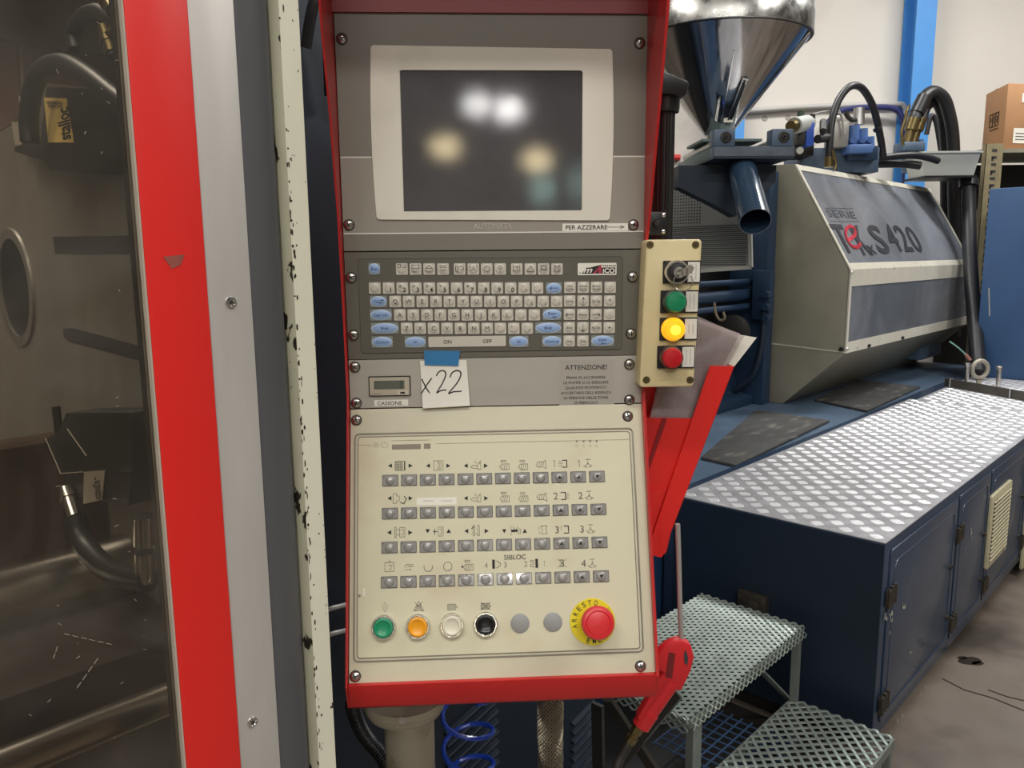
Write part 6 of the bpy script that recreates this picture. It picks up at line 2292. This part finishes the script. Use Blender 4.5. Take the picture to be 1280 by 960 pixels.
part('back_panel', MB().box(a_.x + .1, a_.x + 1.6, sY + .7, sY + .72, 0, sh.z - .05), inner_dark, shf)
part('upright', MB().box(a_.x + 1.5, a_.x + 1.55, sY, sY + .05, 0, a_.z + .02), tan_m, shf)

# cardboard box: corner edge at x=1254 (near), left face to 1229
A_ = at(1254, 180, sY + .10)
nb = Vector((A_.x, sY + .10, sh.z + .001))
lf = at(1228, 178, sY + .52)
lb_ = Vector((lf.x, sY + .52, sh.z + .001))
hB = at(1254, 104, sY + .10).z - nb.z
ldir = (lb_ - nb)
rdir = Vector((-ldir.y, ldir.x, 0)) * -1
rdir = Vector((0.48, 0.09, 0))
bx = thing('cardboard_box', 'brown cardboard box with white labels on the storage rack', 'box', W, tuple(nb))
q = [nb, nb + rdir, nb + rdir + ldir, lb_]
part('carton', MB().prism([tuple(p) for p in q], (0, 0, hB)), card_m, bx, bevel=.004)
rd = rdir.normalized()
nf = Vector((rd.y, -rd.x, 0))
for (s0, s1, t0_, t1_) in ((.13, .40, .72, .86), (.08, .42, .10, .33)):
    p0 = nb + rd * s0 + nf * .002 + Vector((0, 0, hB * t0_))
    p1 = nb + rd * s1 + nf * .002 + Vector((0, 0, hB * t0_))
    m = MB().prism([tuple(p0), tuple(p1), tuple(p1 + Vector((0, 0, hB * (t1_ - t0_)))), tuple(p0 + Vector((0, 0, hB * (t1_ - t0_))))], tuple(nf * .001))
    lb2 = part('paper_label', m, paper_m, bx)
    m = MB()
    for k in range(3):
        zz = hB * (t0_ + (t1_ - t0_) * (.25 + .2 * k))
        m.bar(nb + rd * (s0 + .02) + nf * .0035 + Vector((0, 0, zz)), nb + rd * (s1 - .04) + nf * .0035 + Vector((0, 0, zz)), .001, .006)
    part('print_lines', m, ink_soft, lb2)
ld = ldir.normalized()
nl = Vector((ld.y, -ld.x, 0))
if nl.x > 0:
    nl = -nl


def bl(s_, t__):
    return nb + ld * s_ * ldir.length + nl * .003 + Vector((0, 0, hB * t__))


m = MB()
for ln in ([(.30, .42), (.70, .42), (.70, .62), (.30, .62), (.30, .42)], [(.43, .42), (.43, .62)], [(.57, .42), (.57, .62)], [(.36, .46), (.36, .57)], [(.30, .37), (.68, .37)], [(.63, .50), (.65, .56)], [(.50, .46), (.50, .58)]):
    for p_, q_ in zip(ln[:-1], ln[1:]):
        m.bar(bl(*p_), bl(*q_), .002, .006, up=nl)
part('handling_marks', m, ink, bx)
m = MB().bar(nb + ld * .5 * ldir.length + Vector((0, 0, hB + .001)), nb + ld * .5 * ldir.length + rdir + Vector((0, 0, hB + .001)), .05, .001)
part('packing_tape', m, pmat('brown_tape', hexc('#b98f63'), 0.3), bx)

# navy cabinet at right edge, standing behind the far end of the base
cu = 3.87
a_ = mu(1237, 236, cu)
ec = thing('control_cabinet', 'plain blue electrical cabinet at the right edge of the photo', 'cabinet', M, (cu + .3, 0.2, 0))
part('body', MB().box(cu, cu + .62, -0.06, a_[1], 0.0, a_[2]), pmat('mid_blue_cabinet', hexc('#3a5880'), 0.45, var=0.05), ec, bevel=.006)
part('door_seam', MB().box(cu + .3, cu + .306, -0.062, -0.060, .1, a_[2] - .04), groove_m, ec)
m = MB().tube([at(1237, 395, 4.9), at(1236, 360, 4.9)], .004, 6)
single('wire_stub', m, cable_grey, W, 'short pale wire beside the blue electrical cabinet', 'wire')

# ================================================================== wall services
cy_ = bw - .05
m = MB().tube([at(900, 143, cy_), at(931, 139, cy_), at(1000, 134, cy_), at(1060, 131.5, cy_), at(1120, 130, cy_), at(1130, 133, cy_), at(1133, 142, cy_), at(1133, 170, cy_), at(1132, 330, cy_)], 0.026, 12, sub=5)
single('wall_conduit', m, cond_m, W, 'pale conduit running along the wall beneath the plaster joint', 'conduit')
m = MB().tube([at(1028, 170, cy_ - .08), at(1034, 155, cy_ - .08), at(1046, 142, cy_ - .08), at(1062, 136, cy_ - .08), at(1095, 134, cy_ - .08), at(1118, 136, cy_ - .08), at(1127, 146, cy_ - .08), at(1130, 165, cy_ - .08), at(1131, 260, cy_ - .08)], 0.028, 10)
single('blue_cable', m, pmat('dark_blue_cable', hexc('#2b2f63'), 0.45), W, 'dark blue cable following the pale wall conduit', 'cable')
m = MB()
m.tube([at(780, 195, bw - .06), at(822, 196, bw - .06), at(850, 197, bw - .06)], 0.03, 10)
single('red_wall_pipe', m, red_paint, W, 'thin red pipe on the wall left of the black pole', 'pipe')
m = MB().box(at(760, 210, 7.4).x, at(826, 210, 7.4).x, 7.3, 7.6, 0.0, at(800, 211, 7.4).z)
single('covered_crate', m, pmat('blue_cloth', hexc('#3b5c7c'), 0.8, var=0.2, vscale=20), W, 'muted blue covered crate near the wall behind the black pole', 'crate', bevel=.03)
for px, py in ((956, 148), (985, 147)):
    h = at(px, py, bw - .002)
    part('fixing_hole', MB().lathe([(0.03, 0), (0.022, 0.006), (0, 0.004)], (h.x, bw, h.z), (0, -1, 0), 10), pmat('hole_rim', hexc('#a59e94'), 0.9), wall_back)

# ================================================================== BLUE SIDE BOX left of the base end
h_ = mv(857, 640, 0.80)
sx = thing('side_housing', 'navy blue rounded side housing left of the tread plate end', 'machine cover', M, (h_[0] - .5, 1.1, 0))
part('body', MB().prism([(a_, 0.80, b_) for a_, b_ in rrect(-0.93, h_[0], 0.0, h_[2], .03, 4)], (0, .58, 0)), pmat('mid_navy_paint', hexc('#28466a'), 0.45, var=0.08), sx, bevel=.006)

single('step_shadow_sheet', MB().box(-1.0, -0.03, 0.02, 0.78, 0.0, 0.03), inner_dark, M, 'black sheet added on the floor for the shadow under the metal steps', 'tray')  # added black sheet, its colour stands for the shade below the steps
# ================================================================== STEPS
def mesh_tread(u0, u1, va, vb, z_, t_, nm='expanded_mesh', pu=0.030, pv=0.0115, nose=True):
    """raised expanded metal: zigzag strands, rows along the machine axis"""
    m_ = MB()
    nrow = int((vb - va) / pv)
    ncol = int((u1 - u0) / (pu / 2))
    for r_ in range(nrow + 1):
        vv = va + r_ * (vb - va) / nrow
        for c_i in range(ncol):
            s0 = 1 if (c_i + r_) % 2 else -1
            p0 = Vector((u0 + c_i * (u1 - u0) / ncol, vv + s0 * pv * .40, z_ + (0.0015 if s0 > 0 else -.0015)))
            p1 = Vector((u0 + (c_i + 1) * (u1 - u0) / ncol, vv - s0 * pv * .40, z_ + (-0.0015 if s0 > 0 else .0015)))
            m_.bar(p0, p1, 0.0024, 0.0050, up=(0, -0.5, 1))
    return m_


STP = []


def tread(corners, z_, name, label, legs, kind):
    us = [mz(px, py, z_)[0] for px, py in corners]
    vs_ = [mz(px, py, z_)[1] for px, py in corners]
    return us, vs_


zs1 = 0.42
p_ = [mz(px, py, zs1) for px, py in ((880, 740), (1000, 787), (878, 905))]
print('step1', p_)
u1a, v1a = (p_[0][0] + p_[1][0]) / 2, p_[1][1]
u1b = p_[2][0]
v1b = p_[0][1]
stp = thing('access_steps', 'two galvanised expanded metal steps at the end of the machine base', 'steps', M, ((u1a + u1b) / 2, (v1a + v1b) / 2, 0))


def build_tread(u0, u1, va, vb, z_, nm, pv_=0.0125, along_u=True, lab=None):
    m_ = MB()
    # rows of strands parallel to v, raised like fish scales
    pu_ = pv_ * 1.0
    lv = 0.030
    nrow = int((u1 - u0) / pu_)
    nc = int((vb - va) / (lv / 2))
    for r_ in range(nrow + 1):
        uu = u0 + r_ * (u1 - u0) / nrow
        for c_i in range(nc):
            s0 = 1 if (c_i + r_) % 2 else -1
            p0 = Vector((uu + s0 * pu_ * .42, va + c_i * (vb - va) / nc, z_ + .002 * s0))
            p1 = Vector((uu - s0 * pu_ * .42, va + (c_i + 1) * (vb - va) / nc, z_ - .002 * s0))
            m_.bar(p0, p1, 0.0078, 0.0020, up=(-0.55, 0, 1))
    # turned-down nosing on the near edge
    for side_, uu0 in ((0, u0),):
        for r_ in range(4):
            for c_i in range(nc):
                s0 = 1 if (c_i + r_) % 2 else -1
                zz0 = z_ - .006 - r_ * .011
                p0 = Vector((uu0 - .008, va + c_i * (vb - va) / nc, zz0 + s0 * .005))
                p1 = Vector((uu0 - .008, va + (c_i + 1) * (vb - va) / nc, zz0 - s0 * .005))
                m_.bar(p0, p1, 0.0022, 0.0045, up=(0, 0, 1))
    # loops hanging over the outer edge
    nu_ = int((u1 - u0) / .013)
    for r_ in range(3):
        for c_i in range(nu_):
            s0 = 1 if (c_i + r_) % 2 else -1
            vv0 = va - .004 - r_ * .004
            zz0 = z_ - .004 - r_ * .010
            p0 = Vector((u0 + c_i * (u1 - u0) / nu_, vv0, zz0 + s0 * .0048))
            p1 = Vector((u0 + (c_i + 1) * (u1 - u0) / nu_, vv0, zz0 - s0 * .0048))
            m_.bar(p0, p1, 0.0022, 0.0036, up=(0, 0.3, 1))
    return part('expanded_mesh', m_, galv_m, stp, kind='stuff', smooth=False, label=lab)


tm = build_tread(u1b, u1a, v1a, v1b, zs1, 'upper', lab='upper expanded metal tread')
fr_ = MB()
for (A, B) in (((u1b, v1a), (u1a, v1a)), ((u1a, v1a), (u1a, v1b)), ((u1a, v1b), (u1b, v1b)), ((u1b, v1b), (u1b, v1a))):
    fr_.bar((A[0], A[1], zs1 - .018), (B[0], B[1], zs1 - .018), 0.006, 0.022)
part('tread_frame', fr_, galv_frame, stp)
for (uu, vv) in ((u1b + .03, v1a + .01), (u1b + .03, v1b - .02), (u1a - .02, v1a + .01), (u1a - .02, v1b - .02), (u1b + .07, v1a + .02)):
    part('leg', MB().box(uu - .011, uu + .011, vv - .011, vv + .011, 0.0, zs1 - .02), galv_frame, stp)
zs2 = 0.17
pq = [mz(px, py, zs2) for px, py in ((993, 870), (1114, 928), (925, 962))]
print('step2', pq)
u2a, v2a, u2b, v2b = (pq[0][0] + pq[1][0]) / 2, pq[1][1], pq[2][0] - .25, pq[0][1]


def build_perf(u0, u1, va, vb, z_):
    """flattened expanded mesh: open oval holes"""
    m_ = MB()
    pu_, lv = 0.020, 0.036
    nrow = int((u1 - u0) / pu_)
    nc = int((vb - va) / (lv / 2))
    for r_ in range(nrow + 1):
        uu = u0 + r_ * (u1 - u0) / nrow
        for c_i in range(nc):
            s0 = 1 if (c_i + r_) % 2 else -1
            p0 = Vector((uu + s0 * pu_ * .40, va + c_i * (vb - va) / nc, z_ + .001 * s0))
            p1 = Vector((uu - s0 * pu_ * .40, va + (c_i + 1) * (vb - va) / nc, z_ - .001 * s0))
            m_.bar(p0, p1, 0.0100, 0.0030, up=(0.15, 0, 1))
    return part('expanded_mesh', m_, galv_m, stp, kind='stuff', smooth=False, label='lower expanded metal tread')


build_perf(u2b, u2a, v2a, v2b, zs2)
fr_ = MB()
for (A, B) in (((u2b, v2a), (u2a, v2a)), ((u2a, v2a), (u2a, v2b)), ((u2a, v2b), (u2b, v2b)), ((u2b, v2b), (u2b, v2a))):
    fr_.bar((A[0], A[1], zs2 - .014), (B[0], B[1], zs2 - .014), 0.006, 0.030)
part('tread_frame', fr_, galv_frame, stp)
for (uu, vv) in ((u2b + .03, v2a + .01), (u2b + .03, v2b - .02), (u2a - .02, v2a + .01), (u2a - .02, v2b - .02)):
    part('leg', MB().box(uu - .011, uu + .011, vv - .011, vv + .011, 0.0, zs2 - .02), galv_frame, stp)
# diagonal brace between the two steps
A, B = mv(948, 835, v1a + .03), mv(992, 880, v1a + .03)
part('diagonal_brace', MB().bar((A[0], A[1], A[2]), (B[0], B[1], B[2]), 0.006, 0.026, up=(0, 1, 0)), galv_frame, stp)
# catch plate on end face
m = MB().box(-.03, -.002, 0.45, 0.55, mu(945, 760, -.002)[2] - .02, mu(945, 748, -.002)[2] + .02)
h_a, h_b = mu(925, 775, -.002), mu(962, 745, -.002)
m = MB().box(-.03, -.003, h_b[1], h_a[1], h_a[2], h_b[2])
m.box(-.05, -.03, h_b[1] + .02, h_a[1] - .03, h_a[2] + .01, h_b[2] - .02)
single('socket_plate', m, hinge_m, M, 'small grimy bracket on the dark end face above the steps', 'bracket', bevel=.003)

# dark stand and crossed bars under the console
cxs = thing('folding_stand', 'dark steel crossed legs standing below the console', 'stand', M, tuple(mz(800, 1000, 0.0)))
yx = 1.75
part('crossed_leg', MB().bar(at(762, 880, yx), at(850, 1000, yx), 0.012, 0.030, up=(0, 1, 0)), inner_dark, cxs) if False else None
Tw = M.mat.inverted()


def mw(px, py, Y):
    return Tw @ at(px, py, Y)


part('crossed_leg', MB().bar(mw(760, 875, 1.62), mw(826, 975, 1.62), 0.010, 0.034, up=(0, 1, 0)), pmat('dusty_dark_steel', hexc('#3a3833'), 0.5, 0.4, var=0.2, vscale=20), cxs)
part('crossed_leg', MB().bar(mw(848, 868, 1.60), mw(770, 962, 1.60), 0.010, 0.020, up=(0, 1, 0)), inner_dark, cxs)
part('upright_bar', MB().bar(mw(747, 880, 1.66), mw(749, 1000, 1.66), 0.010, 0.030, up=(0, 1, 0)), inner_dark, cxs)
# blue wire grid
gm = MB()
g0 = [mz(830, 935, .10), mz(905, 975, .10)]
for k in range(9):
    gm.bar((mz(812, 925, .10)[0] + k * .035, mz(812, 925, .10)[1] - .02, .10), (mz(812, 925, .10)[0] + k * .035, mz(812, 925, .10)[1] - .35, .10), .004, .004)
for k in range(10):
    gm.bar((mz(812, 925, .10)[0] - .01, mz(812, 925, .10)[1] - .02 - k * .035, .102), (mz(812, 925, .10)[0] + .30, mz(812, 925, .10)[1] - .02 - k * .035, .102), .004, .004)
single('wire_grid', gm, pmat('blue_wire_paint', hexc('#41597c'), 0.4), M, 'blue wire grid shelf low behind the air gun', 'grid')

# floor details
fs_ = MB()
pts_ = [at(1170, 843, 3), at(1195, 862, 3)]


def fl_(px, py):
    h = W.hit(px, py, 2, 0.0015)
    return Vector((h[0], h[1], 0.0015))


for ln in ([(1178, 848), (1205, 862), (1240, 872), (1290, 892)], [(1235, 862), (1260, 871), (1300, 880)]):
    for p_, q_ in zip(ln[:-1], ln[1:]):
        fs_.bar(fl_(*p_), fl_(*q_), .006, .001)
stn = MB()
for (cx_, cy_, r_) in ((1212, 826, 16), (1222, 829, 9), (1203, 822, 7)):
    stn.poly([tuple(fl_(cx_ + r_ * math.cos(2 * PI * i / 14) * random.uniform(.8, 1), cy_ + r_ * .34 * math.sin(2 * PI * i / 14) * random.uniform(.8, 1))) for i in range(14)])
part('oil_stain', stn, pmat('oil_stain', hexc('#2f261f'), 0.3), bpy.data.objects['floor'], kind='stuff', smooth=False)
crk = part('crack', fs_, crack_m, bpy.data.objects['floor'], kind='stuff')

# ================================================================== lamps and daylight panels of the hall (outside the frame)
def hall_lamp(px, py, mat, dist, wpx, hpx, label, Y=None, kind='lamp'):
    # where the switched-off screen mirrors this point of the hall
    hit = P.hit(px, py, 1, 0)
    Pw = P.w(hit)
    d = (Pw - CP).normalized()
    r_ = d - 2 * d.dot(P.ey) * P.ey
    pos = Pw + r_ * dist
    w_, h_ = wpx / F_PX * (dist + 1), hpx / F_PX * (dist + 1)
    t_ = thing('high_bay_lamp', label, 'lamp', W, tuple(pos + Vector((0, 0, 0))))
    part('lens', MB().box(pos.x - w_ / 2, pos.x + w_ / 2, pos.y, pos.y + .02, pos.z - h_ / 2, pos.z + h_ / 2), mat, t_)
    part('housing', MB().box(pos.x - w_ / 2 - .03, pos.x + w_ / 2 + .03, pos.y - .12, pos.y - .002, pos.z - h_ / 2 - .03, pos.z + h_ / 2 + .03), black_m, t_)
    part('stem', MB().cyl((pos.x, pos.y - .06, pos.z + h_ / 2), (pos.x, pos.y - .06, 7.0), .012, seg=8), black_m, t_)
    return t_


hall_lamp(596, 131, lamp_white, 10, 15, 9, 'white hall lamp, left of the pair behind the photographer')
hall_lamp(636, 137, lamp_white, 10, 20, 10, 'white hall lamp, right of the pair behind the photographer')
hall_lamp(557, 184, lamp_warm, 10.5, 22, 9, 'warm hall lamp hung lower on the left behind the photographer')
hall_lamp(671, 200, lamp_warm, 10.5, 20, 10, 'warm hall lamp hung lower on the right behind the photographer')
hall_lamp(678, 236, cool_daylight, 11.4, 8, 30, 'slim greenish panel glowing as window daylight behind the photographer')  # added glow panel for the daylight opening mirrored in the screen
hall_lamp(724, 230, cool_daylight, 11.4, 4, 36, 'second slim greenish panel glowing as window daylight behind the photographer')
